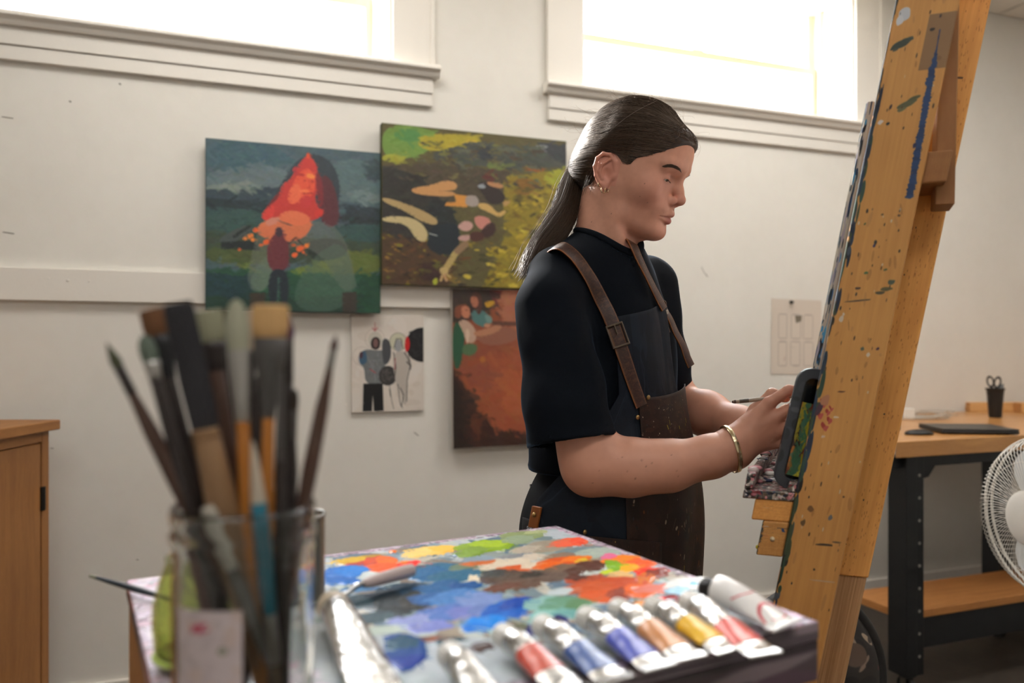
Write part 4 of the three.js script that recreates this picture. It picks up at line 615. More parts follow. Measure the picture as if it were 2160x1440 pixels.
// local frame of the table group: x = -l, z = r
{
  const g = thing('paint_table', 'wooden studio taboret with thick wet paint over its top', 'table'); g.position.copy(TF); g.rotation.y = Math.atan2(-(-TL.z), -TL.x) ;
  const ex = TL.clone().negate(), ez = TR; g.setRotationFromMatrix(new THREE.Matrix4().makeBasis(ex, UP, ez));
  const oakT = new THREE.MeshStandardMaterial({ map: woodTex(0xb88048, 0x8d5c30, 0.9, 100), roughness: 0.55 });
  const edgeTex = canvasTex(1024, 128, (x, w, h) => { x.fillStyle = '#8d7f86'; x.fillRect(0, 0, w, h); for (let i = 0; i < 500; i++) oval(x, rnd() * w, rnd() * h, rr(4, 26), rr(3, 12), ['#b9a3b0', '#8c8088', '#5d5258', '#c7b8c2', '#a58f98', '#726a74', '#3f3638', '#d0c6ce', '#a86a5a', '#4a4a60'][(rnd() * 10) | 0], rr(0, 3)); });
  const T = 0.02;
  // top board: the painted slab's rim
  part('top_board', box(-TLL, 0, TAB_H - T, TAB_H - 0.003, 0, TRL, 0.002, 0), new THREE.MeshStandardMaterial({ map: edgeTex, roughness: 0.5 }), g);
  part('front_panel', box(-TLL + 0.012, -0.012, TAB_H - 0.26, TAB_H - T, TRL - 0.03, TRL - 0.012, 0.002, 0), oakT, g);
  const stain = canvasTex(512, 128, (x, w, h) => { x.fillStyle = '#4c3f42'; x.fillRect(0, 0, w, h); for (let i = 0; i < 260; i++) oval(x, rnd() * w, rnd() * h, rr(4, 30), rr(3, 14), ['#5a4a4c', '#3a3034', '#6d6066', '#2c2c36', '#55404a', '#40363a', '#7a6c70'][(rnd() * 7) | 0], rr(0, 3)); });
  part('edge_band', [box(-0.21, 0, TAB_H - 0.058, TAB_H - T, TRL - 0.011, TRL - 0.001, 0.002, 0)], new THREE.MeshStandardMaterial({ map: stain, roughness: 0.6 }), g, 'dark stained front edge band');
  part('side_panel', box(-0.018, -0.002, TAB_H - 0.3, TAB_H - T, 0.012, TRL - 0.032, 0.002, 2), oakT, g); part('side_panel', box(-TLL + 0.002, -TLL + 0.018, TAB_H - 0.3, TAB_H - T, 0.012, TRL - 0.032, 0.002, 2), oakT, g);
  part('back_panel', box(-TLL + 0.018, -0.018, TAB_H - 0.3, TAB_H - T, 0.002, 0.018, 0.002, 0), oakT, g);
  for (const [x, z] of [[-TLL + 0.03, 0.03], [-0.03, 0.03], [-TLL + 0.03, TRL - 0.05], [-0.03, TRL - 0.05]]) part('leg', box(x - 0.02, x + 0.02, 0, TAB_H - T, z - 0.02, z + 0.02, 0.003), oakT, g);
  part('lower_shelf', box(-TLL + 0.02, -0.02, 0.25, 0.27, 0.02, TRL - 0.04, 0.002, 0), oakT, g);
  const smear = (px, py, col, s) => { const d = 0.9; };
  // drips of paint on the front panel
  for (const [x, y, w, h, c] of [[-0.125, 0.075, 0.035, 0.028, 0x1d3a3c], [-0.05, 0.085, 0.05, 0.03, 0x3a2a3a], [-0.02, 0.1, 0.01, 0.02, 0x3c6a34]]) { const s = new THREE.SphereGeometry(1, 40, 10).rotateX(Math.PI / 2), q = s.attributes.position; for (let i = 0; i < q.count; i++) { const a = Math.atan2(q.getY(i), q.getX(i)), k = 0.6 + 0.7 * fbm(Math.cos(a) * 2.2 + x * 90, Math.sin(a) * 2.2, 3, 3); q.setXYZ(i, q.getX(i) * w / 2 * k, q.getY(i) * h / 2 * k, q.getZ(i) * 0.0015); } s.computeVertexNormals(); part('paint_smear', s.translate(x, TAB_H - y, TRL - 0.0118), std(c, 0.6), g); }
  // the palette: a sheet of glass thick with paint. Colours and thickness are drawn together in (l, r) space.
  const N = 1536, M = 1280, C = document.createElement('canvas'); C.width = N; C.height = M; const x = C.getContext('2d');
  const Hc = document.createElement('canvas'); Hc.width = N; Hc.height = M; const hx = Hc.getContext('2d');
  const UVp = (px, py) => { const [r, l] = tabRL(onTab(px, py)); return [(1 - l / TLL) * N, r / TRL * M]; };
  x.fillStyle = '#b4bbc0'; x.fillRect(0, 0, N, M); hx.fillStyle = '#202020'; hx.fillRect(0, 0, N, M);
  for (let i = 0; i < 500; i++) oval(x, rnd() * N, rnd() * M, rr(6, 60), rr(6, 30), ['#b9c0c4', '#aeb5bb', '#a9b4b8', '#c0c5c7'][(rnd() * 4) | 0], rr(0, 3));
  for (let i = 0; i < 520; i++) { const [a, b] = UVp(rr(700, 1480), rr(1135, 1330)); if (a < 30 || b < 20 || a > N - 30 || b > M * 0.86) continue; oval(x, a, b, rr(30, 110), rr(12, 44), ['#7f8d93', '#8d9a94', '#6f8190', '#9aa3a0', '#a49b8e', '#8b8178', '#b8b4aa', '#6d7f8e', '#95a5b0', '#b9c0bd'][(rnd() * 10) | 0], rr(0, 3)); }
  // rim of old pinkish paint
  for (let i = 0; i < 1500; i++) { const e = (rnd() * 4) | 0, k = rnd(), dpt = Math.abs(rr(-1, 1)) * (e === 3 ? 46 : 38), X = e < 2 ? (e ? N - dpt : dpt) : k * N, Y = e < 2 ? k * M : e === 2 ? dpt : M - dpt; oval(x, X, Y, rr(5, 24), rr(4, 12), ['#b9a3b4', '#a493a2', '#c6b6c4', '#8f858e', '#b0a0ac', '#776f78', '#c9bfca', '#9a8a96'][(rnd() * 8) | 0], rr(0, 3)); }
  for (let i = 0; i < 700; i++) { const k = rr(0, 0.2); oval(x, k * N, rnd() * M, rr(6, 34), rr(5, 20), ['#d2cad4', '#c4bac8', '#cfc8cf', '#dad4da', '#c9b4c0'][(rnd() * 5) | 0], rr(0, 3)); }
  const hard = (list, col, thick, jag = 0.12) => {
    const pts = list.map(([a, b]) => UVp(a, b)), out = []; for (let i = 0; i < pts.length; i++) { const p = pts[i], q = pts[(i + 1) % pts.length]; for (let k = 0; k < 5; k++) { const t = k / 5, L = Math.hypot(q[0] - p[0], q[1] - p[1]); out.push([lerp(p[0], q[0], t) + rr(-1, 1) * L * jag * 0.5, lerp(p[1], q[1], t) + rr(-1, 1) * L * jag * 0.5]); } }
    blob(x, out, col); hx.globalAlpha = 0.85; blob(hx, out, `rgb(${thick},${thick},${thick})`); hx.globalAlpha = 1;
  };
  const E = (cx, cy, rx, ry, col, thick = 120, jag = 0.25, rot = -0.1) => { const l = [], n = 12; for (let i = 0; i < n; i++) { const t = i / n * 6.283, k = rr(1 - jag, 1 + jag * 0.6), a = Math.cos(t) * rx * k, b = Math.sin(t) * ry * k; l.push([cx + a * Math.cos(rot) - b * Math.sin(rot), cy + a * Math.sin(rot) + b * Math.cos(rot)]); } hard(l, col, thick, 0.1); };
  // from the back of the table forward, as the photograph shows them
  E(760, 1178, 60, 9, '#b5953f'); E(770, 1185, 40, 9, '#b04a34'); E(800, 1180, 40, 9, '#c55a30'); E(815, 1182, 26, 10, '#e07a2c', 160); E(828, 1160, 10, 4, '#d5772e'); E(735, 1180, 40, 6, '#c8a83c'); E(800, 1196, 45, 10, '#dd6a22', 150); E(862, 1187, 26, 5, '#e0341c', 190); E(850, 1186, 12, 4, '#f0861c', 180);
  E(905, 1160, 62, 12, '#ecc878', 190); E(880, 1166, 36, 9, '#f0cf88', 200); E(935, 1156, 34, 9, '#eabf62', 200); E(1020, 1153, 60, 14, '#93ad45', 170); E(1030, 1147, 50, 9, '#a3ba45', 180); E(990, 1163, 40, 9, '#8aa356', 150);
  E(1100, 1128, 50, 10, '#93a079', 130); E(1090, 1138, 40, 9, '#9aa891', 130); E(1130, 1121, 30, 4, '#a9b089', 170); E(1150, 1150, 50, 14, '#a39a8c', 120); E(1105, 1158, 40, 8, '#b0a79a', 120); E(1200, 1142, 42, 10, '#d8735a', 150); E(1220, 1140, 20, 7, '#d9644c', 160); E(1225, 1158, 60, 8, '#7f9094', 120); E(1260, 1165, 50, 13, '#a4afa6', 110); E(1100, 1175, 60, 8, '#c7bdb0', 90); E(1075, 1172, 30, 6, '#8e9195', 110); E(1180, 1172, 36, 9, '#8f7d70', 110);
  E(725, 1212, 60, 22, '#1f6fb4', 140, 0.15); E(740, 1205, 36, 12, '#2a80c6', 150); E(780, 1215, 30, 12, '#c8cfce', 60); E(755, 1240, 60, 7, '#4a7aa0', 100); E(800, 1228, 50, 9, '#b9c4c6', 80);
  E(890, 1196, 40, 9, '#3c6478', 110); E(925, 1198, 50, 14, '#3b6f8a', 120); E(905, 1210, 50, 14, '#2f6a92', 120); E(990, 1196, 50, 12, '#7d8a78', 110); E(1010, 1203, 60, 10, '#6f7a64', 110); E(960, 1215, 60, 14, '#3b6d86', 120);
  E(1060, 1188, 60, 12, '#cfc5b4', 80); E(1010, 1185, 40, 6, '#c47a4c', 110); E(1090, 1196, 50, 8, '#c5693a', 120); E(1130, 1190, 34, 9, '#d2c6b4', 80); E(1190, 1186, 60, 12, '#c8662e', 150); E(1150, 1192, 30, 8, '#d0702c', 150); E(1215, 1178, 36, 6, '#d9823a', 150); E(1225, 1182, 14, 4, '#c9b04a', 150);
  E(1060, 1217, 50, 14, '#5a4a44', 160); E(1100, 1216, 60, 13, '#5d524a', 160); E(1040, 1210, 32, 12, '#4b4e4e', 160); E(1160, 1215, 60, 12, '#6f625a', 150); E(1090, 1232, 60, 11, '#6d5c52', 150); E(1120, 1212, 26, 7, '#3d3a36', 170); E(1000, 1226, 14, 16, '#d8cdb8', 80); E(1190, 1198, 40, 10, '#7a6a5e', 140); E(1245, 1192, 34, 12, '#5a3a30', 160); E(1215, 1202, 26, 9, '#5d463c', 160); E(1060, 1238, 40, 8, '#6e5044', 140);
  E(1310, 1180, 42, 10, '#e08a24', 170); E(1345, 1190, 46, 12, '#df6a26', 170); E(1285, 1172, 18, 8, '#d6789a', 130); E(1300, 1196, 26, 13, '#86ad35', 180, 0.3, 0.3); E(1280, 1205, 16, 5, '#b9c83a', 170); E(1330, 1198, 26, 8, '#e6a81e', 170); E(1375, 1205, 40, 8, '#d8422a', 170); E(1385, 1210, 28, 11, '#7d3a28', 170); E(1310, 1216, 30, 12, '#d0b080', 120); E(1360, 1222, 30, 14, '#c47a36', 150);
  E(1240, 1222, 50, 12, '#a4563a', 150); E(1300, 1232, 55, 18, '#b55a32', 150); E(1230, 1240, 60, 14, '#b8623a', 150); E(1270, 1255, 60, 14, '#c4673a', 150); E(1315, 1252, 40, 13, '#8a4a38', 150); E(1215, 1218, 26, 7, '#5c3a30', 160); E(1350, 1245, 40, 16, '#cf6e34', 150); E(1180, 1245, 30, 8, '#b9c2c4', 70);
  E(850, 1240, 60, 16, '#2d4a5c', 120); E(930, 1238, 60, 14, '#2f6590', 120); E(980, 1234, 40, 9, '#1f5a8c', 130); E(790, 1262, 70, 18, '#2c3c48', 130); E(840, 1275, 60, 22, '#30393e', 140); E(740, 1270, 50, 16, '#41545c', 110); E(870, 1268, 34, 20, '#3a3a38', 150); E(780, 1300, 60, 14, '#4e6068', 110); E(900, 1262, 50, 14, '#3f6a9a', 120); E(960, 1258, 60, 20, '#5a86b8', 120); E(1010, 1262, 60, 16, '#8496c0', 100); E(930, 1290, 60, 18, '#6480b8', 110); E(990, 1290, 60, 14, '#7d86bc', 110); E(860, 1308, 50, 14, '#9aa2cc', 90); E(910, 1318, 50, 12, '#8890c6', 100); E(1020, 1285, 40, 14, '#7486b4', 100); E(800, 1325, 60, 10, '#b9c4bc', 70);
  E(1065, 1287, 60, 24, '#1c62ac', 170, 0.12, -0.3); E(1090, 1272, 40, 12, '#0f4f98', 170, 0.1, -0.3); E(1025, 1312, 50, 16, '#2a8ad2', 150); E(1000, 1322, 30, 9, '#1f7ac8', 150); E(1150, 1270, 50, 16, '#8eb0ac', 110); E(1180, 1275, 50, 20, '#769a86', 120); E(1160, 1296, 46, 14, '#8fb8b2', 100); E(1205, 1290, 40, 16, '#7ba6a4', 110); E(1220, 1272, 30, 12, '#6a8a6c', 110); E(1090, 1325, 60, 10, '#b8d0ce', 70); E(1130, 1315, 40, 10, '#9dbcb8', 80); E(1240, 1285, 30, 9, '#6d7f5a', 110);
  hard([[805, 1340], [850, 1332], [893, 1345], [902, 1382], [870, 1412], [845, 1418], [812, 1392]], '#1d4f88', 150, 0.05); hard([[812, 1350], [850, 1338], [885, 1350], [880, 1366], [815, 1372]], '#28556c', 150, 0.06); hard([[815, 1392], [880, 1378], [900, 1386], [868, 1410], [842, 1414]], '#163f88', 160, 0.05);
  E(945, 1348, 40, 8, '#4f626c', 110); E(905, 1345, 24, 8, '#8a5a48', 110); E(1015, 1362, 30, 12, '#4a3a38', 130); E(1115, 1330, 24, 14, '#1c2a68', 170); E(1180, 1312, 22, 18, '#1a2460', 180); E(1095, 1320, 24, 12, '#6a6c5a', 110);
  E(1335, 1278, 20, 11, '#e8a01c', 200); E(1330, 1286, 14, 9, '#d87a1c', 200); E(1355, 1270, 18, 6, '#d9922c', 170); E(1395, 1266, 26, 10, '#d02820', 200); E(1420, 1262, 18, 10, '#7a1828', 200); E(1405, 1273, 14, 6, '#e8562a', 200); E(1260, 1300, 20, 8, '#a86a24', 170);
  E(1400, 1238, 60, 12, '#d0877c', 130); E(1440, 1230, 44, 12, '#d8d8d6', 190); E(1470, 1228, 32, 14, '#e4e6e6', 200); E(1465, 1233, 10, 5, '#6aa8d0', 190); E(1430, 1245, 30, 8, '#9cc0d0', 160); E(1465, 1262, 30, 9, '#c98a82', 130); E(1612, 1285, 34, 6, '#e2793c', 170, 0.15, 0.42); E(1590, 1276, 30, 5, '#dd8a5a', 150, 0.15, 0.4);
  for (let i = 0; i < 160; i++) { const px = rr(700, 1500), py = rr(1150, 1330); const [a, b] = UVp(px, py); if (a > 60 && b > 30 && a < N - 50) { const q = x.getImageData(clamp(a | 0, 0, N - 1), clamp(b | 0, 0, M - 1), 1, 1).data; oval(x, a + rr(-30, 30), b + rr(-20, 20), rr(8, 30), rr(3, 9), `rgb(${q[0]},${q[1]},${q[2]})`, rr(-1, 1)); } }
  strokes(x, N, M, 3600, 40, 5, 16, 0.5);
  { const im = x.getImageData(0, 0, N, M), q = im.data; for (let i = 0; i < q.length; i += 4) { const g0 = 0.3 * q[i] + 0.59 * q[i + 1] + 0.11 * q[i + 2], dk = g0 > 165 ? 0 : -10; for (let k = 0; k < 3; k++) q[i + k] = clamp(g0 + (q[i + k] - g0) * 1.32 + (g0 - 120) * 0.1 + dk, 0, 255); } x.putImageData(im, 0, 0); }   // pigments at full strength
  // thickness: smooth the drawn patches, add ridges where paint is thick
  const W2 = 240, D2 = 200, hd = hx.getImageData(0, 0, N, M).data, grid = new Float32Array((W2 + 1) * (D2 + 1));
  for (let j = 0; j <= D2; j++) for (let i = 0; i <= W2; i++) { let s = 0, n = 0; for (let b = -2; b <= 2; b++) for (let a = -2; a <= 2; a++) { const X = clamp(Math.round(i / W2 * N + a * 4), 0, N - 1), Y = clamp(Math.round(j / D2 * M + b * 4), 0, M - 1); s += hd[(Y * N + X) * 4]; n++; } grid[j * (W2 + 1) + i] = s / n / 255; }
  const pal = new THREE.PlaneGeometry(TLL - 0.002, TRL - 0.002, W2, D2).rotateX(-Math.PI / 2), pp = pal.attributes.position;
  for (let j = 0; j <= D2; j++) for (let i = 0; i <= W2; i++) { const k = j * (W2 + 1) + i, t = grid[k], ed = Math.min(i, W2 - i, j, D2 - j); pp.setXYZ(k, pp.getX(k) - TLL / 2, TAB_H - 0.0028 + (ed < 1 ? 0 : 0.0006 + 0.0042 * Math.max(0, t - 0.1) * (0.55 + 0.9 * fbm(i * 0.22, j * 0.3, 4, 3)) + 0.0012 * fbm(i * 0.7, j * 0.7, 9, 2) * (t > 0.3 ? 1 : 0.25)), pp.getZ(k) + TRL / 2); }
  pal.computeVertexNormals();
  const tex = new THREE.CanvasTexture(C); tex.colorSpace = THREE.SRGBColorSpace;
  part('paint_layer', pal, new THREE.MeshPhysicalMaterial({ map: tex, roughness: 0.55, specularIntensity: 0.3, clearcoat: 0.2, clearcoatRoughness: 0.06 }), g, 'patches of wet mixed oil paint in many colours');
}
// ---------------------------------------------------------------- jar of brushes
const JAR = V(-0.1815, TAB_H + 0.002, -0.54), JR = 0.0475, JH = 0.143;
{
  const g = thing('brush_jar', 'clear glass jar with threaded rim holding paint brushes', 'jar'); g.position.copy(JAR);
  const o = [[0, 0], [0.036, 0], [0.043, 0.003], [0.0455, 0.009], [0.0458, 0.05], [0.0455, 0.1], [0.0448, 0.108], [0.0462, 0.112], [0.0448, 0.117], [0.0474, 0.122], [0.0474, 0.126], [0.0448, 0.129], [0.0472, 0.133], [0.0474, 0.14], [0.0466, 0.143]], i = [[0.0436, 0.143], [0.0428, 0.139], [0.0426, 0.11], [0.043, 0.09], [0.0432, 0.012], [0.04, 0.007], [0, 0.0065]];
  part('glass', new THREE.LatheGeometry([...o, ...i].map(([r, y]) => new THREE.Vector2(Math.max(r, 0.00001), y)), 64), new THREE.MeshPhysicalMaterial({ color: 0xf4f7f6, roughness: 0.02, transmission: 1, thickness: 0.003, ior: 1.5 }), g);
  const lab = canvasTex(256, 320, (x, w, h) => { x.fillStyle = '#cdbfc0'; x.fillRect(0, 0, w, h); for (let k = 0; k < 50; k++) oval(x, rnd() * w, rnd() * h, rr(6, 40), rr(6, 30), ['#c4b6b8', '#d3c6c6', '#bfb2b2', '#cbb8b2'][(rnd() * 4) | 0], rr(0, 3)); for (let k = 0; k < 7; k++) line(x, [[rr(70, 110), rr(40, 70)], [rr(100, 150), rr(30, 66)]], 8, '#b0485c'); oval(x, 190, 120, 16, 12, '#8a8a74'); });
  part('paper_label', new THREE.CylinderGeometry(0.0462, 0.0462, 0.066, 24, 1, true, -0.72, 1.02).translate(0, 0.052, 0), new THREE.MeshStandardMaterial({ map: lab, roughness: 0.8, side: THREE.DoubleSide }), g, 'torn pale label with a red scribble');
}
const brushMat = { brown: std(0x4a3226, 0.45), dark: std(0x2a2220, 0.45), black: std(0x16171a, 0.5), orange: std(0xb0702a, 0.35), wood: std(0x8a6a48, 0.6), pale: std(0xc8bba8, 0.6), teal: std(0x2f7d93, 0.4), steel: std(0xb4b2ae, 0.28, { metalness: 0.9 }), dull: std(0x5a5856, 0.4, { metalness: 0.6 }), grey: std(0x77746e, 0.5), red: std(0x6a3226, 0.5) };
const bristle = (c) => std(c, 0.85, { bumpMap: bristleBump, bumpScale: 0.001 });
const bristleBump = dataTex(128, 64, (u) => pnoise2(u, 0.5, 64, 2, 5), false);
// tip: photo pixel of the bristle end; low: photo pixel where the brush would stand on the jar's floor; widths in photo pixels at the jar's distance
function brush(label, tip, low, d, dl, w, hairLen, ferLen, mats, hairCol, flat = 1, opt = {}) {
  const a = P(...tip, d), b = P(...low, dl), k = d / FOC, g = thing('paint_brush', label, 'paint brush', 'brushes standing in the glass jar');
  const ax = b.clone().sub(a), L = ax.length(), R = w * 1.15 / 2 * k, hl = hairLen * k, fl = ferLen * k, hr = (opt.handle || 11) * 1.3 / 2 * k;
  const at = (t) => a.clone().addScaledVector(ax, t / L), side = V(0, 0, 1);
  const tp = opt.tip || 'filbert', hp = tp === 'round' ? [[0, 0.0001], [0.25, R * 0.45], [0.7, R], [1, R * 0.85], [1, 0]] : tp === 'flat' ? [[0, 0], [0, R * 0.86], [0.06, R], [0.6, R * 1.02], [1, R * 0.9], [1, 0]] : [[0, 0.0001], [0.08, R * 0.5], [0.3, R * 0.88], [0.6, R], [1, R * 0.85], [1, 0]];
  part('bristles', turned(at(0), at(hl), hp, 20, flat, side), bristle(hairCol), g);
  const fr = Math.min(hr * 1.05, R * 0.9);
  part('ferrule', turned(at(hl * 0.96), at(hl + fl), [[0, 0], [0, R * 0.9], [0.25, R * 0.86], [0.6, lerp(R * 0.86, fr, 0.6)], [0.62, lerp(R * 0.9, fr, 0.55)], [0.66, lerp(R * 0.86, fr, 0.7)], [1, fr], [1, 0]], 20, lerp(flat, 1, 0.4), side), brushMat[mats[0]], g);
  const hm = mats[2] ? [[0, 0], [0, fr]] : null;
  part('handle', turned(at(hl + fl * 0.98), b, [[0, 0], [0, fr * 0.9], [0.12, hr * 1.0], [0.3, hr * 1.15], [0.6, hr * 0.9], [0.95, hr * 0.55], [1, hr * 0.3], [1, 0]], 16), brushMat[mats[1]], g);
  return g;
}
brush('thin brush with pointed olive green bristles leaning far out of the jar', [224, 722], [606, 1478], 0.52, 0.545, 21, 62, 60, ['dark', 'brown'], 0x4c5038, 1, { tip: 'round', handle: 24 });
brush('broad round brush with brown and orange bristles', [321, 652], [520, 1478], 0.545, 0.55, 50, 60, 90, ['black', 'dark'], 0x6a4526, 0.5, { tip: 'flat', handle: 22 });
brush('small filbert brush with grey green bristles and silver ferrule', [303, 706], [515, 1478], 0.525, 0.535, 34, 60, 40, ['steel', 'dark'], 0x6d7a6c, 0.5, { handle: 20 });
brush('wide flat brush with long black bristles and bare wood handle', [374, 638], [560, 1478], 0.51, 0.535, 58, 285, 12, ['wood', 'wood'], 0x2b2a2e, 0.3, { tip: 'flat', handle: 46 });
brush('fan shaped brush with pale green bristles', [437, 655], [560, 1478], 0.56, 0.56, 54, 70, 60, ['dark', 'brown'], 0x9a9a80, 0.35, { tip: 'flat', handle: 26 });
brush('dark brush with olive bristles between two pale brushes', [462, 652], [570, 1478], 0.585, 0.555, 30, 60, 60, ['black', 'dark'], 0x4a4a38, 0.5, { tip: 'flat', handle: 24 });
brush('large filbert brush with pale green tipped bristles and orange handle', [497, 630], [545, 1478], 0.525, 0.53, 46, 112, 150, ['steel', 'orange'], 0xb4b49c, 0.4, { handle: 22 });
brush('narrow brush with pinkish white bristles', [527, 648], [545, 1478], 0.55, 0.545, 17, 95, 90, ['dull', 'dark'], 0xcbb8a4, 0.8, { handle: 16 });
brush('wide flat bristle brush with cream tan hairs and orange handle', [571, 643], [555, 1478], 0.53, 0.525, 68, 72, 170, ['dull', 'orange'], 0xd0a770, 0.35, { tip: 'flat', handle: 20 });
brush('brush with purple stained bristles behind the wide tan brush', [604, 648], [600, 1478], 0.56, 0.55, 30, 70, 90, ['dark', 'dark'], 0x54304c, 0.6, { tip: 'round', handle: 30 });
brush('thin dark red tipped brush leaning right out of the jar', [709, 706], [560, 1478], 0.54, 0.53, 15, 32, 40, ['grey', 'brown'], 0x4a2a24, 1, { tip: 'round', handle: 22 });
brush('brown handled brush standing low among the dark handles', [352, 870], [470, 1478], 0.555, 0.55, 24, 40, 60, ['dull', 'red'], 0x5a3a2a, 0.7, { handle: 22 });
brush('steel ferruled brush standing beside the orange handled brushes', [590, 745], [600, 1478], 0.515, 0.52, 14, 40, 190, ['dull', 'dark'], 0x55504a, 1, { tip: 'round', handle: 16 });
[[440, 800, 0.57, 478], [480, 830, 0.575, 520], [545, 790, 0.575, 556], [622, 820, 0.555, 590], [410, 900, 0.56, 455], [600, 905, 0.53, 560]].forEach(([px, py, d, lo], i) => brush('dark worn brush packed low between the taller brushes in the jar', [px, py], [lo, 1478], d, 0.555, rr(16, 26), 46, 60, [['dull', 'black', 'dark'][i % 3], ['dark', 'brown', 'black'][i % 3]], [0x3a332c, 0x4a4438, 0x2a2826][i % 3], 0.7, { handle: rr(20, 28) }));
{ // brush standing head down: pale pointed handle end with a teal band
  const g = thing('paint_brush', 'upside down brush with pale pointed handle and teal band', 'paint brush', 'brushes standing in the glass jar'), a = P(533, 930, 0.505), b = P(586, 1478, 0.522), k = 0.51 / FOC;
  const L = a.distanceTo(b), at = (t) => a.clone().lerp(b, t);
  part('handle', turned(at(0), at(0.23), [[0, 0], [0, 2 * k], [0.3, 8 * k], [1, 16 * k], [1, 0]]), brushMat.pale, g); part('handle_band', turned(at(0.229), at(0.66), [[0, 0], [0, 16.3 * k], [0.5, 17 * k], [1, 13 * k], [1, 0]]), brushMat.teal, g);
  part('ferrule', turned(at(0.655), at(0.85), [[0, 0], [0, 13.5 * k], [1, 15 * k], [1, 0]]), brushMat.steel, g); part('bristles', turned(at(0.845), at(1), [[0, 0], [0, 15 * k], [0.6, 16 * k], [1, 8 * k], [1, 0]]), bristle(0x6a5a48), g);
}
{ // palette scraper with a pale shaft crossing the inside of the jar
  const g = thing('mixing_rod', 'grey metal mixing rod crossing inside the jar', 'rod'), a = P(436, 1068, 0.507), b = P(606, 1478, 0.527), k = 0.51 / FOC;
  part('flat_end', turned(a, a.clone().lerp(b, 0.32), [[0, 0], [0, 12 * k], [0.1, 17 * k], [0.9, 15 * k], [1, 13 * k], [1, 0]], 16, 0.35), std(0xc9c4b8, 0.4, { metalness: 0.3 }), g); part('shaft', turned(a.clone().lerp(b, 0.31), b, [[0, 0], [0, 13 * k], [0.7, 13 * k], [1, 9 * k], [1, 0]], 16), brushMat.grey, g);
}
// ---------------------------------------------------------------- other things on the paint table
{ // paint can behind the jar
  const c = onTab(628, 1268); c.y = TAB_H + 0.003; const g = thing('paint_can', 'small open metal can streaked with dark paint behind the brush jar', 'can'); g.position.copy(c);
  const t = canvasTex(256, 256, (x, w, h) => { x.fillStyle = '#4a4640'; x.fillRect(0, 0, w, h); for (let i = 0; i < 200; i++) oval(x, rnd() * w, rnd() * h, rr(3, 12), rr(8, 46), ['#6a5040', '#3a4434', '#2c2a28', '#7a6a58', '#55564c', '#8a7c6c', '#262c34'][(rnd() * 7) | 0]); });
  const R = 0.0262, Hc = 0.083;
  part('body', new THREE.LatheGeometry([[0, 0], [R, 0], [R + 0.001, 0.002], [R, 0.004], [R, Hc - 0.003], [R + 0.0012, Hc - 0.001], [R, Hc], [R - 0.0012, Hc - 0.002], [R - 0.0012, 0.003], [0, 0.003]].map(([r, y]) => new THREE.Vector2(r, y)), 40), new THREE.MeshStandardMaterial({ map: t, roughness: 0.4, metalness: 0.3 }), g);
  part('rim', new THREE.TorusGeometry(R, 0.0014, 8, 40).rotateX(Math.PI / 2).translate(0, Hc, 0), std(0xa4a29c, 0.3, { metalness: 0.8 }), g);
}
{ // yellow-green plastic tub left of the jar
  const c = onTab(425, 1395); c.y = TAB_H + 0.003; const g = thing('solvent_tub', 'translucent yellow green plastic tub behind the brush jar', 'tub'); g.position.copy(c);
  const prof = [[0, 0], [0.03, 0], [0.034, 0.004], [0.0365, 0.03], [0.036, 0.046], [0.031, 0.066], [0.026, 0.078], [0.027, 0.082], [0.0255, 0.083], [0.0245, 0.078], [0.0292, 0.066], [0.0342, 0.046], [0.0345, 0.03], [0.032, 0.006], [0, 0.004]];
  part('shell', new THREE.LatheGeometry(prof.map(([r, y]) => new THREE.Vector2(r, y)), 48), new THREE.MeshPhysicalMaterial({ color: 0xe2e6b8, roughness: 0.12, transmission: 0.93, thickness: 0, ior: 1.45 }), g);
  part('base_ring', new THREE.TorusGeometry(0.0345, 0.0022, 8, 48).rotateX(Math.PI / 2).translate(0, 0.006, 0), std(0xb8cf6a, 0.4), g); part('residue', new THREE.CylinderGeometry(0.0315, 0.0315, 0.004, 40).translate(0, 0.007, 0), std(0x5a2c26, 0.4), g);
}
{ // brush lying over the left edge
  const a = onTab(430, 1285, 0.006); a.y = TAB_H + 0.0062; const b = P(190, 1214, 0.86); const g = thing('paint_brush', 'thin dark blue brush handle sticking out over the table edge', 'paint brush'); const L = (t) => a.clone().lerp(b, t);
  part('handle', turned(L(0.25), L(1), [[0, 0], [0, 0.0018], [0.4, 0.0034], [0.75, 0.0026], [0.97, 0.0016], [1, 0.0008], [1, 0]], 14), std(0x1f2c38, 0.35), g); part('handle_tip', turned(L(0.93), L(1.005), [[0, 0], [0, 0.0021], [0.9, 0.0017], [1, 0.0005], [1, 0]], 12), std(0x8d8f78, 0.4), g);
  part('ferrule', turned(L(0.12), L(0.255), [[0, 0], [0, 0.0028], [1, 0.002], [1, 0]], 14), brushMat.steel, g); part('bristles', turned(L(0), L(0.125), [[0, 0.0001], [0.4, 0.002], [1, 0.0028], [1, 0]], 14), bristle(0x3a2f2a), g);
}
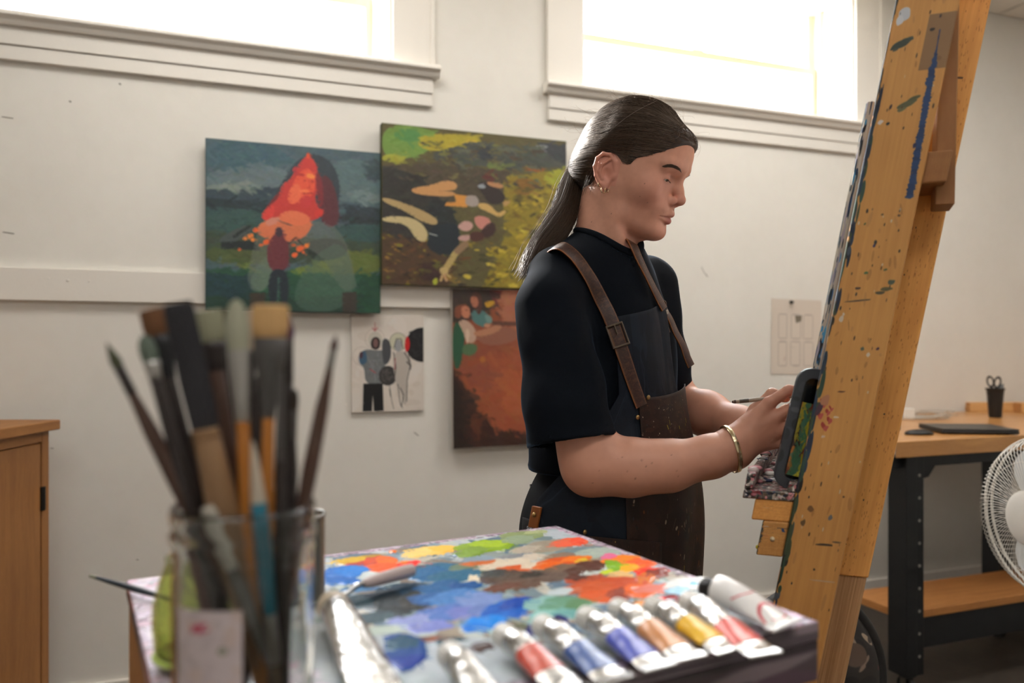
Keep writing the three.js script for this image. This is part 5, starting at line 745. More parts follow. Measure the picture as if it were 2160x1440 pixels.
{ // palette knife resting on the paint
  const h = 0.006, A = onTab(872, 1204, 0.012), B = onTab(752, 1236, 0.012), C = onTab(732, 1252, 0.006), D = onTab(640, 1270, 0.004); A.y = TAB_H + 0.0135; B.y = TAB_H + 0.0125; C.y = TAB_H + 0.0065; D.y = TAB_H + 0.0055;
  const g = thing('palette_knife', 'palette knife with pale handle and cranked steel blade lying on the paint', 'palette knife');
  part('handle', turned(B.clone().lerp(A, 0.12), A, [[0, 0], [0, 0.004], [0.15, 0.0062], [0.8, 0.0072], [0.97, 0.0066], [1, 0.004], [1, 0]], 20), std(0xb9a9a6, 0.35), g);
  part('neck', tube([B.clone().lerp(A, 0.16), B, C.clone().lerp(B, 0.35), C, D.clone().lerp(C, 0.9)], 0.0028, 24, 10), std(0xd0d2d4, 0.16, { metalness: 1 }), g);
  const dir = D.clone().sub(C).normalize(), sd = V(-dir.z, 0, dir.x).normalize(), nn = dir.clone().cross(sd); const s = new THREE.Shape(); s.moveTo(0, -0.003); s.quadraticCurveTo(0.02, -0.011, 0.05, -0.008); s.quadraticCurveTo(0.07, -0.004, 0.074, 0); s.quadraticCurveTo(0.07, 0.004, 0.05, 0.008); s.quadraticCurveTo(0.02, 0.011, 0, 0.003);
  part('blade', basis(metreUV(new THREE.ExtrudeGeometry(s, { depth: 0.0007, bevelEnabled: false, curveSegments: 12 })), C, dir, sd, nn), std(0xcfd1d3, 0.16, { metalness: 1 }), g);
}
// ---------------------------------------------------------------- paint tubes along the front edge
const foil = phys(0xc2c0bc, 0.27, { metalness: 0.92, bumpMap: dataTex(128, 128, (u, v) => fbm(u * 9, v * 14, 2, 4), false), bumpScale: 0.002 });
function paintTube(label, capPx, endPx, R, labelMat, capMat, squash, seedv, opts = {}) {
  const a0 = onTab(...capPx, R * 0.8), b0 = onTab(...endPx, 0.004); a0.y = 0; b0.y = 0;
  const L = a0.distanceTo(b0), ex = b0.clone().sub(a0).normalize(), ez = ex.clone().cross(UP), g = thing('paint_tube', label, 'paint tube', opts.group || 'paint tubes laid out along the front edge of the table');
  a0.y = TAB_H + 0.0035; g.position.copy(a0); g.setRotationFromMatrix(new THREE.Matrix4().makeBasis(ex, UP, ez));
  const capL = opts.cap ?? 0.016, sh = 0.006;
  // body: round at the shoulder, crushed flat towards the crimp; dented by hand
  const body = (t0, t1, off, n = 40, m = 36) => {
    const pos = [], uv = [], idx = [];
    for (let i = 0; i <= n; i++) { const t = lerp(t0, t1, i / n), f = Math.pow(clamp((t - 0.12) / 0.88, 0, 1), 0.85), w = lerp(R, R * 1.42, f), h = lerp(R, 0.0011, clamp(f * squash + f * f * (1 - squash), 0, 1)), dent = 0.25 * f + 0.12;
      for (let j = 0; j <= m; j++) { const th = j / m * Math.PI * 2, k = 1 + dent * (fbm(t * 6 + seedv * 3, Math.cos(th) * 1.6 + seedv, Math.sin(th) * 1.6, 3) - 0.5) * (1 - f * f), z = Math.cos(th) * (w * lerp(k, 1, 0.5) + off), y = Math.sin(th) * (h * k + off); pos.push(capL + sh + t * (L - capL - sh), Math.max(0.0008, y + Math.max(h * 1.0, 0.0016)), z); uv.push(j / m, t); } }
    for (let i = 0; i < n; i++) for (let j = 0; j < m; j++) { const q = i * (m + 1) + j; idx.push(q, q + 1, q + m + 1, q + 1, q + m + 2, q + m + 1); }
    const geo = new THREE.BufferGeometry(); geo.setAttribute('position', new THREE.Float32BufferAttribute(pos, 3)); geo.setAttribute('uv', new THREE.Float32BufferAttribute(uv, 2)); geo.setIndex(idx); geo.computeVertexNormals(); return geo;
  };
  part('foil_body', body(0, 1, 0), opts.body || foil, g);
  if (labelMat) part('label_band', body(opts.l0 ?? 0.42, opts.l1 ?? 0.8, 0.0004), labelMat, g);
  const f2 = box(L - 0.008, L + 0.002, 0.0006, 0.0034, -R * 1.44, R * 1.44, 0.0008); part('crimp', f2, opts.body || foil, g);
  part('shoulder', new THREE.LatheGeometry([[0.004, capL], [0.0065, capL], [0.0065, capL + 0.002], [R * 0.97, capL + sh], [R * 0.97, capL + sh + 0.003]].map(([r, y]) => new THREE.Vector2(r, y)), 28).rotateZ(-Math.PI / 2).translate(0, R, 0), opts.body || foil, g);
  const cr = opts.capR ?? R * 0.82, teeth = []; teeth.push(new THREE.LatheGeometry([[0, 0], [cr * 0.86, 0], [cr, 0.0015], [cr, capL - 0.001], [cr * 0.9, capL], [0, capL]].map(([r, y]) => new THREE.Vector2(r, y)), 28).rotateZ(-Math.PI / 2).translate(0, R, 0));
  for (let k = 0; k < 18; k++) { const th = k / 18 * 6.283; teeth.push(box(0.002, capL - 0.002, R + Math.sin(th) * cr - 0.0006, R + Math.sin(th) * cr + 0.0006, Math.cos(th) * cr - 0.0006, Math.cos(th) * cr + 0.0006, 0)); }
  part('cap', teeth, capMat, g); return g;
}
const capW = std(0xe6e3dc, 0.3), capK = std(0x16161a, 0.35);
const lm = (c, extra) => new THREE.MeshPhysicalMaterial({ color: c, roughness: 0.35, clearcoat: 0.6, clearcoatRoughness: 0.15, ...extra });
paintTube('thick crumpled foil paint tube with beige cap beside the brush jar', [700, 1290], [800, 1470], 0.0145, null, std(0xcfc0ab, 0.35), 0.5, 1, { capR: 0.0135 });
paintTube('crumpled foil paint tube with bare label and white cap', [945, 1392], [1040, 1500], 0.0118, null, capW, 0.6, 2);
paintTube('crumpled foil paint tube with vermilion red label band', [1055, 1350], [1206, 1462], 0.0112, lm(0xc5452e), capW, 0.75, 3, { l0: 0.3, l1: 0.68 });
paintTube('crumpled foil paint tube with deep blue label band', [1138, 1330], [1300, 1438], 0.0112, lm(0x1f4f98), capW, 0.75, 4, { l0: 0.42, l1: 0.82 });
paintTube('crumpled foil paint tube with violet blue label band', [1230, 1312], [1392, 1412], 0.0112, lm(0x3446b4), capW, 0.75, 5, { l0: 0.36, l1: 0.8 });
paintTube('crumpled foil paint tube with orange ochre label band', [1297, 1294], [1458, 1392], 0.0112, lm(0xc07a3c), capW, 0.75, 6, { l0: 0.36, l1: 0.8 });
paintTube('crumpled foil paint tube with bright yellow label band', [1370, 1290], [1540, 1376], 0.0112, lm(0xe6b40a), capW, 0.75, 7, { l0: 0.36, l1: 0.78 });
paintTube('crumpled foil paint tube with coral red label band', [1448, 1278], [1614, 1384], 0.0112, lm(0xd8544c), capW, 0.75, 8, { l0: 0.45, l1: 0.8 });
{
  const t = canvasTex(512, 512, (x, w, h) => { x.fillStyle = '#e8e6e4'; x.fillRect(0, 0, w, h); x.strokeStyle = '#c4203a'; for (const o of [0, 256]) { x.lineWidth = 20; x.beginPath(); x.moveTo(o + 40, 60); x.bezierCurveTo(o + 60, 190, o + 180, 200, o + 200, 90); x.stroke(); x.lineWidth = 9; x.beginPath(); x.moveTo(o + 200, 90); x.bezierCurveTo(o + 190, 40, o + 120, 30, o + 90, 60); x.stroke(); x.beginPath(); x.moveTo(o + 30, 330); x.bezierCurveTo(o + 90, 250, o + 180, 250, o + 240, 330); x.stroke(); } });
  const white = new THREE.MeshPhysicalMaterial({ map: t, roughness: 0.3, clearcoat: 0.5 });
  paintTube('plump white paint tube with red swoosh lines and black cap', [1482, 1252], [1658, 1322], 0.0155, null, capK, 0.35, 9, { body: white, capR: 0.009, cap: 0.012 });
}
const T0 = Date.now(); const lap = () => T0;
// ---------------------------------------------------------------- the painter: distance fields, meshed by surface nets
const smin = (a, b, k) => { const h = Math.max(k - Math.abs(a - b), 0) / k; return Math.min(a, b) - h * h * k * 0.25; };
const smax = (a, b, k) => -smin(-a, -b, k);
function cone(px, py, pz, a, b, ra, rb) {         // rounded cone between two points
  const bx = b[0] - a[0], by = b[1] - a[1], bz = b[2] - a[2], x = px - a[0], y = py - a[1], z = pz - a[2];
  const t = clamp((x * bx + y * by + z * bz) / (bx * bx + by * by + bz * bz), 0, 1);
  return Math.hypot(x - bx * t, y - by * t, z - bz * t) - (ra + (rb - ra) * t);
}
function ell(x, y, z, c, r) {                     // axis-aligned ellipsoid
  const a = (x - c[0]) / r[0], b = (y - c[1]) / r[1], d = (z - c[2]) / r[2], k0 = Math.sqrt(a * a + b * b + d * d);
  const e = a / r[0], f = b / r[1], h = d / r[2], k1 = Math.sqrt(e * e + f * f + h * h);
  return k1 < 1e-9 ? -Math.min(...r) : k0 * (k0 - 1) / k1;
}
const arr = (v) => [v.x, v.y, v.z];
function surfaceNets(f, lo, hi, cell, color) {
  const nx = Math.ceil((hi[0] - lo[0]) / cell) + 1, ny = Math.ceil((hi[1] - lo[1]) / cell) + 1, nz = Math.ceil((hi[2] - lo[2]) / cell) + 1;
  const v = new Float32Array(nx * ny * nz), B = 3, far = B * cell * 0.87 * 1.45;
  for (let kz = 0; kz < nz; kz += B) for (let ky = 0; ky < ny; ky += B) for (let kx = 0; kx < nx; kx += B) {
    const c = f(lo[0] + (kx + B / 2) * cell, lo[1] + (ky + B / 2) * cell, lo[2] + (kz + B / 2) * cell), skip = Math.abs(c) > far;
    for (let z = kz; z < Math.min(kz + B, nz); z++) for (let y = ky; y < Math.min(ky + B, ny); y++) for (let x = kx; x < Math.min(kx + B, nx); x++)
      v[(z * ny + y) * nx + x] = skip ? c : f(lo[0] + x * cell, lo[1] + y * cell, lo[2] + z * cell);
  }
  const id = new Int32Array(nx * ny * nz).fill(-1), pos = [], idx = [], corner = [0, 1, nx, nx + 1, nx * ny, nx * ny + 1, nx * ny + nx, nx * ny + nx + 1];
  const E = [[0, 1], [2, 3], [4, 5], [6, 7], [0, 2], [1, 3], [4, 6], [5, 7], [0, 4], [1, 5], [2, 6], [3, 7]], cx = [0, 1, 0, 1, 0, 1, 0, 1], cy = [0, 0, 1, 1, 0, 0, 1, 1], cz = [0, 0, 0, 0, 1, 1, 1, 1];
  for (let z = 0; z < nz - 1; z++) for (let y = 0; y < ny - 1; y++) for (let x = 0; x < nx - 1; x++) {
    const q = (z * ny + y) * nx + x; let m = 0; for (let k = 0; k < 8; k++) if (v[q + corner[k]] < 0) m |= 1 << k;
    if (m === 0 || m === 255) continue;
    let sx = 0, sy = 0, sz = 0, n = 0;
    for (const [a, b] of E) { if (((m >> a) & 1) === ((m >> b) & 1)) continue; const va = v[q + corner[a]], vb = v[q + corner[b]], t = va / (va - vb); sx += cx[a] + (cx[b] - cx[a]) * t; sy += cy[a] + (cy[b] - cy[a]) * t; sz += cz[a] + (cz[b] - cz[a]) * t; n++; }
    id[q] = pos.length / 3; pos.push(lo[0] + (x + sx / n) * cell, lo[1] + (y + sy / n) * cell, lo[2] + (z + sz / n) * cell);
  }
  const quad = (a, b, c, d, flip) => { if (a < 0 || b < 0 || c < 0 || d < 0) return; if (flip) idx.push(a, b, c, a, c, d); else idx.push(a, c, b, a, d, c); };
  for (let z = 0; z < nz - 1; z++) for (let y = 0; y < ny - 1; y++) for (let x = 0; x < nx - 1; x++) {
    const q = (z * ny + y) * nx + x, s = v[q] < 0;
    if (y > 0 && z > 0 && s !== v[q + 1] < 0) quad(id[q], id[q - nx], id[q - nx - nx * ny], id[q - nx * ny], s);
    if (x > 0 && z > 0 && s !== v[q + nx] < 0) quad(id[q], id[q - nx * ny], id[q - nx * ny - 1], id[q - 1], s);
    if (x > 0 && y > 0 && s !== v[q + nx * ny] < 0) quad(id[q], id[q - 1], id[q - 1 - nx], id[q - nx], s);
  }
  const P3 = new Float32Array(pos), N3 = new Float32Array(pos.length), e = cell * 0.6, C3 = color ? new Float32Array(pos.length) : null;
  for (let i = 0; i < P3.length; i += 3) {
    let x = P3[i], y = P3[i + 1], z = P3[i + 2];
    for (let it = 0; it < 2; it++) {
      const t1 = f(x + e, y - e, z - e), t2 = f(x - e, y - e, z + e), t3 = f(x - e, y + e, z - e), t4 = f(x + e, y + e, z + e); let gx = t1 - t2 - t3 + t4, gy = -t1 - t2 + t3 + t4, gz = -t1 + t2 - t3 + t4; const l = Math.hypot(gx, gy, gz) || 1; gx /= l; gy /= l; gz /= l;
      if (it === 0) { const d = clamp(f(x, y, z), -cell * 0.5, cell * 0.5) * 0.8; x -= gx * d; y -= gy * d; z -= gz * d; } else { N3[i] = gx; N3[i + 1] = gy; N3[i + 2] = gz; }
    }
    P3[i] = x; P3[i + 1] = y; P3[i + 2] = z; if (C3) { const c = color(x, y, z, N3[i], N3[i + 1], N3[i + 2]); C3[i] = c[0]; C3[i + 1] = c[1]; C3[i + 2] = c[2]; }
  }
  const g = new THREE.BufferGeometry(); g.setAttribute('position', new THREE.BufferAttribute(P3, 3)); g.setAttribute('normal', new THREE.BufferAttribute(N3, 3)); if (C3) g.setAttribute('color', new THREE.BufferAttribute(C3, 3)); g.setIndex(idx); return g;
}
const grad = (f, p, e = 0.001) => V(f(p.x + e, p.y, p.z) - f(p.x - e, p.y, p.z), f(p.x, p.y + e, p.z) - f(p.x, p.y - e, p.z), f(p.x, p.y, p.z + e) - f(p.x, p.y, p.z - e)).normalize();
function snap(f, p, off = 0, n = 8) { p = p.clone(); for (let i = 0; i < n; i++) { const d = f(p.x, p.y, p.z) - off; if (Math.abs(d) < 1e-5) break; p.addScaledVector(grad(f, p), -d * 0.9); } return p; }
function cast(f, px, py, off = 0, d0 = 1.0, d1 = 1.8) { let d = d0; for (let i = 0; i < 200 && d < d1; i++) { const p = P(px, py, d), s = f(p.x, p.y, p.z) - off; if (s < 0.0004) return p; d += Math.max(s * 0.6, 0.0004); } return null; }

// ---- head frame: f forward, u up, r towards the camera side
const YAW = 29 * Math.PI / 180, PIT = 18 * Math.PI / 180;
const HF = V(Math.cos(YAW) * Math.cos(PIT), -Math.sin(PIT), Math.sin(YAW) * Math.cos(PIT)), HU = V(Math.cos(YAW) * Math.sin(PIT), Math.cos(PIT), Math.sin(YAW) * Math.sin(PIT)), HR = HF.clone().cross(HU), HO = V(0.2117, 1.5, -1.4495);
const hw = (f, u, r = 0) => HO.clone().addScaledVector(HF, f).addScaledVector(HU, u).addScaledVector(HR, r);
const hl = (x, y, z) => { x -= HO.x; y -= HO.y; z -= HO.z; return [x * HF.x + y * HF.y + z * HF.z, x * HU.x + y * HU.y + z * HU.z, x * HR.x + y * HR.y + z * HR.z]; };
// slices of the face: height, front, half-width
const SL = [[-0.1, 0.05, 0.012], [-0.09, 0.062, 0.02], [-0.084, 0.074, 0.029], [-0.078, 0.0845, 0.036], [-0.07, 0.0892, 0.0425], [-0.06, 0.0885, 0.048], [-0.05, 0.0895, 0.0525], [-0.04, 0.0925, 0.0555], [-0.03, 0.0945, 0.0585], [-0.018, 0.0925, 0.062], [-0.005, 0.0885, 0.0655], [0.008, 0.0865, 0.068], [0.02, 0.0875, 0.069], [0.033, 0.0935, 0.0688], [0.045, 0.1, 0.0688], [0.058, 0.1008, 0.0695], [0.075, 0.0995, 0.0705], [0.09, 0.0935, 0.069], [0.105, 0.077, 0.062], [0.118, 0.048, 0.046], [0.13, 0.02, 0.024], [0.15, 0.014, 0.014]];
const SLT = []; function slice(u) { if (!SLT.length) for (let k = 0; k <= 600; k++) SLT.push(slice0(-0.1 + 0.25 * k / 600)); return SLT[clamp(Math.round((u + 0.1) / 0.25 * 600), 0, 600)]; }
function slice0(u) { let i = 0; while (i < SL.length - 2 && u > SL[i + 1][0]) i++; const p0 = SL[Math.max(i - 1, 0)], a = SL[i], b = SL[i + 1], p3 = SL[Math.min(i + 2, SL.length - 1)], t = clamp((u - a[0]) / (b[0] - a[0]), 0, 1); const cr = (k) => { const m1 = (b[k] - p0[k]) / (b[0] - p0[0]) * (b[0] - a[0]), m2 = (p3[k] - a[k]) / (p3[0] - a[0]) * (b[0] - a[0]), t2 = t * t, t3 = t2 * t; return (2 * t3 - 3 * t2 + 1) * a[k] + (t3 - 2 * t2 + t) * m1 + (-2 * t3 + 3 * t2) * b[k] + (t3 - t2) * m2; }; return [cr(1), cr(2)]; }
function faceBase(f, u, r) {
  const uc = clamp(u, -0.099, 0.149), [zf, w] = slice(uc), c = lerp(0.012, 0.0, sstep(-0.08, 0.02, u)), n = 2.35, x = Math.max(f - c, 0) / Math.max(zf - c, 0.004), y = Math.abs(r) / w;
  let d = (Math.pow(Math.pow(x, n) + Math.pow(y, n), 1 / n) - 1) * Math.max(0.012, Math.min(w, zf - c)) * 0.92;
  d = smax(d, c - 0.012 - f, 0.012); d = smax(d, u - 0.122, 0.012); return Math.max(d, -0.099 - u);
}
const scalp = (f, u, r) => ell(f, u, r, [-0.008, 0.044, 0], [0.094, 0.096, 0.0725]);
const EYE_C = [0.0712, 0.0212, 0.031], EYE_R = 0.0118;
function lids(f, u, r) {                          // eyelids: a shell over the eyeball with a narrow slit turned down
  const x = f - EYE_C[0], y = u - EYE_C[1], z = r - EYE_C[2], R = Math.hypot(x, y, z), el = Math.asin(clamp(y / (R + 1e-6), -1, 1)), az = Math.atan2(z, x) - 0.22;
  const open = 0.21 * Math.sqrt(Math.max(0, 1 - (az / 0.85) ** 2)), mid = -0.36 - 0.05 * az, slit = (Math.abs(el - mid) - open) * R, crease = 0.0007 * Math.exp(-(((el - 0.28) / 0.09) ** 2)) * sstep(1.1, 0.5, Math.abs(az));
  const shell = R - (el > mid ? 0.01305 : 0.01265) + crease; return x > 0 ? smax(shell, -slit, 0.0012) : shell;
}
function headF(f, u, rs) {
  const r = Math.abs(rs);
  let d = smin(faceBase(f, u, r), scalp(f, u, r), 0.02);
  if (d > 0.045 || d < -0.03 || (f < -0.06 && d > 0.01)) return d;
  d = smin(d, ell(f, u, r, [0.052, -0.004, 0.05], [0.024, 0.02, 0.0135]), 0.02);                                   // cheekbone
  d = smin(d, cone(f, u, r, [0.072, -0.069, 0.01], [0.02, -0.056, 0.044], 0.0135, 0.0125), 0.014); d = smin(d, cone(f, u, r, [0.02, -0.056, 0.044], [0.004, -0.012, 0.055], 0.0125, 0.013), 0.014);   // jaw
  d = smin(d, ell(f, u, r, [0.0755, -0.0705, 0], [0.0142, 0.0135, 0.019]), 0.01);
  d = smax(d, -ell(f, u, r, [0.098, 0.0255, 0.03], [0.0175, 0.0125, 0.0195]), 0.012);                              // eye socket
  d = smin(d, cone(f, u, r, [0.091, 0.0425, 0.008], [0.0775, 0.043, 0.043], 0.0075, 0.006), 0.014);                // brow ridge
  d = smin(d, lids(f, u, r), 0.003);
  d = smin(d, cone(f, u, r, [0.0885, 0.034, 0], [0.0975, 0.008, 0], 0.0064, 0.0064), 0.01); d = smin(d, cone(f, u, r, [0.0975, 0.008, 0], [0.1035, -0.006, 0], 0.0064, 0.0096), 0.008);   // nose
  d = smin(d, ell(f, u, r, [0.0925, -0.0125, 0.0115], [0.0098, 0.0078, 0.0062]), 0.0055); d = smin(d, cone(f, u, r, [0.1045, -0.0085, 0], [0.094, -0.0185, 0], 0.0075, 0.0042), 0.005);
  d = smax(d, -ell(f, u, r, [0.0995, -0.0182, 0.0062], [0.0058, 0.0042, 0.0032]), 0.0025);                         // nostril
  d = smin(d, cone(f, u, r, [0.0935, -0.026, 0.004], [0.0945, -0.034, 0.0045], 0.003, 0.0035), 0.005);             // philtrum ridge
  const up = cone(f, u, r, [0.0948, -0.0345, 0.0035], [0.0812, -0.0425, 0.0235], 0.0052, 0.0018), lo = cone(f, u, r, [0.0932, -0.0472, 0.0], [0.0812, -0.0442, 0.0225], 0.0064, 0.0018);
  d = smin(d, Math.min(up, lo), 0.0042); d = smax(d, -cone(f, u, r, [0.1, -0.0408, 0], [0.0845, -0.0437, 0.0245], 0.0009, 0.0007), 0.0028);
  return smin(d, ear(f, u, r), 0.004);
}
const HELIX = [[0.001, 0.01, 0.071], [-0.004, 0.024, 0.0755], [-0.014, 0.0335, 0.0795], [-0.026, 0.0325, 0.083], [-0.0335, 0.022, 0.0855], [-0.0345, 0.008, 0.0845], [-0.029, -0.006, 0.081], [-0.02, -0.0155, 0.0775], [-0.011, -0.0205, 0.0745]], ANTI = [[-0.0125, 0.025, 0.079], [-0.022, 0.015, 0.0815], [-0.0235, 0.002, 0.0805], [-0.018, -0.009, 0.0775]];
function ear(f, u, r) {
  if (Math.abs(f + 0.016) > 0.05 || Math.abs(u - 0.005) > 0.055 || r < 0.04) return 0.05;
  const slope = r - (0.0745 - 0.28 * (f + 0.005));
  let d = smax(ell(f, u, r, [-0.016, 0.0075, 0.075], [0.0195, 0.0285, 0.013]), slope - 0.0005, 0.003);
  d = smax(d, -ell(f, u, r, [-0.009, 0.0015, 0.081], [0.009, 0.0105, 0.0095]), 0.003);
  for (let i = 0; i < HELIX.length - 1; i++) d = smin(d, cone(f, u, r, HELIX[i], HELIX[i + 1], 0.0031, 0.0031), 0.002);
  for (let i = 0; i < ANTI.length - 1; i++) d = smin(d, cone(f, u, r, ANTI[i], ANTI[i + 1], 0.0026, 0.0026), 0.003);
  d = smin(d, ell(f, u, r, [-0.0095, -0.0185, 0.0735], [0.0072, 0.0085, 0.0042]), 0.003);
  return smin(d, ell(f, u, r, [0.002, 0.0, 0.0715], [0.0042, 0.0062, 0.0035]), 0.003);
}
const NK0 = arr(V(0.176, 1.475, -1.458)), NK1 = arr(V(0.158, 1.34, -1.462));
const NKP = [hw(-0.018, -0.02, 0.052), V(0.2, 1.352, -1.41), hw(0.026, -0.095, 0), V(0.202, 1.35, -1.425), V(0.115, 1.315, -1.41), V(0.225, 1.31, -1.515)].map(arr);
function headSDF(x, y, z) {
  const [f, u, r] = hl(x, y, z);
  let d = headF(f, u, r);
  let n = cone(x, y, z, NK0, NK1, 0.049, 0.056);
  n = smin(n, cone(x, y, z, NKP[0], NKP[1], 0.013, 0.011), 0.02);        // neck muscle
  n = smin(n, cone(x, y, z, NKP[2], NKP[3], 0.011, 0.012), 0.025);           // throat
  n = smin(n, cone(x, y, z, NK1, NKP[4], 0.045, 0.025), 0.04); n = smin(n, cone(x, y, z, NK1, NKP[5], 0.045, 0.025), 0.04);
  return smin(d, n, 0.013);
}
// ---- torso frame: C its axis, bf forward, br towards the camera side
const BF = V(0.766, 0, 0.643), BR = V(-0.643, 0, 0.766), BC = V(0.172, 0, -1.465);
const bw = (r, y, f) => BC.clone().addScaledVector(BR, r).addScaledVector(BF, f).setY(y);
const bl = (x, z) => { x -= BC.x; z -= BC.z; return [x * BR.x + z * BR.z, x * BF.x + z * BF.z]; };
function torso(x, y, z, o = 0) {
  const [r, f] = bl(x, z), a = Math.abs(r);
  let d = ell(a, y, f, [0, 1.2, -0.008], [0.118 + o, 0.2, 0.082 + o]);
  d = smin(d, cone(a, y, f, [0.02, 1.345, -0.015], [0.122, 1.322, -0.015], 0.046 + o, 0.042 + o), 0.05);
  d = smin(d, cone(a, y, f, [0, 1.362, 0.0], [0.025, 1.26, 0.028], 0.05 + o, 0.056 + o), 0.04);
  d = smin(d, ell(a, y, f, [0.055, 1.19, 0.045], [0.046 + o, 0.055 + o, 0.04 + o]), 0.05);
  d = smin(d, ell(a, y, f, [0, 1.03, 0.0], [0.116 + o, 0.16, 0.086 + o]), 0.08);
  return smin(d, ell(a, y, f, [0, 0.9, -0.008], [0.158 + o, 0.13, 0.112 + o]), 0.08);
}
const SH_N = P(1160, 645, 1.333), SH_NE = P(1206, 932, 1.292), SH_F = P(1372, 602, 1.585), SH_FE = P(1403, 822, 1.6);
const axN = SH_NE.clone().sub(SH_N).normalize(), axF = SH_FE.clone().sub(SH_F).normalize();
function shirtSDF(x, y, z) {
  const [r, f] = bl(x, z), a = Math.abs(r);
  let d = torso(x, y, z, 0.01) - 0.004;
  d = smin(d, ell(a, y, f, [0, 1.0, 0], [0.15, 0.3, 0.112]), 0.05);
  // folds in the body of the cloth
  const fold = 0.0045 * (fbm(r * 9 + 3, y * 5, f * 9, 3) - 0.5) + 0.003 * Math.sin(y * 46 + r * 30 + 4 * noise(r * 8, y * 6)) * sstep(1.2, 1.0, y);
  const sl = (S, Eo, ax, r0, r1) => { const sa = S.a || (S.a = arr(S)), ea = Eo.a || (Eo.a = arr(Eo)); const t = (x - S.x) * ax.x + (y - S.y) * ax.y + (z - S.z) * ax.z, L = S.distanceTo(Eo), w = 0.0035 * Math.sin(t * 52 + 5 * noise(x * 22, y * 10, z * 22)) * sstep(0.02, 0.12, t) * sstep(L, L - 0.06, t) + 0.004 * (noise(x * 26, y * 12, z * 26) - 0.5); let s = cone(x, y, z, sa, ea, r0, r1) + w; s = smax(s, t - L, 0.004); return smax(s, -smax(cone(x, y, z, sa, ea, r0 - 0.009, r1 - 0.008) + w, L - 0.035 - t, 0.004), 0.003); };
  d = d + fold;
  const sN = sl(SH_N, SH_NE, axN, 0.058, 0.0725), sF = sl(SH_F, SH_FE, axF, 0.054, 0.056);
  d = smin(d, sN, sstep(0.1, 0.0, Math.hypot(x - SH_N.x, y - SH_N.y, z - SH_N.z) - 0.04) * 0.034 + 0.006);
  d = smin(d, sF, sstep(0.1, 0.0, Math.hypot(x - SH_F.x, y - SH_F.y, z - SH_F.z) - 0.04) * 0.034 + 0.006);
  d = smax(d, 0.985 + 0.02 * f - y, 0.006);
  // neck opening: a tilted oval, with the ribbed collar standing on it
  return smax(d, -neckHole(x, y, z), 0.004);
}
const NH = [[0.172, 1.5, -1.455], [0.177, 1.3, -1.447]];
const neckHole = (x, y, z) => Math.max(cone(x, y, z, NH[0], NH[1], 0.0485, 0.064), 1.3 - y);
function jeansSDF(x, y, z) {
  const [r, f] = bl(x, z), a = Math.abs(r);
  let d = ell(a, y, f, [0, 0.9, -0.006], [0.166, 0.15, 0.12]);
  d = smin(d, cone(a, y, f, [0.085, 0.86, 0], [0.09, 0.48, 0.005], 0.098, 0.066), 0.05); d = smin(d, cone(a, y, f, [0.09, 0.48, 0.005], [0.095, 0.05, -0.01], 0.066, 0.056), 0.02);
  return Math.max(d, 0.03 - y, y - 1.0);
}
const clothSDF = (x, y, z) => smin(shirtSDF(x, y, z), jeansSDF(x, y, z), 0.03);
// ---- arms and hands
const A3 = (px, py, d) => arr(P(px, py, d));
const nearArm = [[A3(1166, 670, 1.33), 0.03], [A3(1222, 870, 1.298), 0.0365], [A3(1236, 935, 1.292), 0.0415], [A3(1246, 985, 1.287), 0.0425]];
const nearFore = [[A3(1246, 985, 1.287), 0.0425], [A3(1330, 985, 1.28), 0.0415], [A3(1410, 982, 1.278), 0.036], [A3(1500, 962, 1.28), 0.0292], [A3(1548, 946, 1.283), 0.0262]];
const handN = { wrist: [A3(1548, 944, 1.283), 0.0245],
  mcp: [[1622, 850, 1.272, 0.0102], [1634, 881, 1.268, 0.0106], [1641, 908, 1.272, 0.0102], [1645, 932, 1.281, 0.0095]],
  pip: [[1664, 823, 1.262, 0.0086], [1678, 856, 1.258, 0.0086], [1683, 888, 1.262, 0.0082], [1679, 919, 1.271, 0.0075]],
  dip: [[1697, 825, 1.268, 0.0074], [1710, 854, 1.265, 0.0074], [1712, 882, 1.268, 0.0077], [1704, 914, 1.276, 0.007]],
  tip: [[1713, 838, 1.273, 0.0068], [1722, 860, 1.27, 0.007], [1724, 892, 1.273, 0.0068], [1716, 923, 1.28, 0.0062]],
  thumb: [[1572, 908, 1.293, 0.0165], [1596, 866, 1.3, 0.0122], [1629, 832, 1.296, 0.0102], [1656, 838, 1.286, 0.0084]] };
function chain(x, y, z, list, k) { let d = 1; for (let i = 0; i < list.length - 1; i++) { const c = cone(x, y, z, list[i][0], list[i + 1][0], list[i][1], list[i + 1][1]); d = i ? smin(d, c, k) : c; } return d; }
const px4 = (q) => [A3(q[0], q[1], q[2]), q[3]];
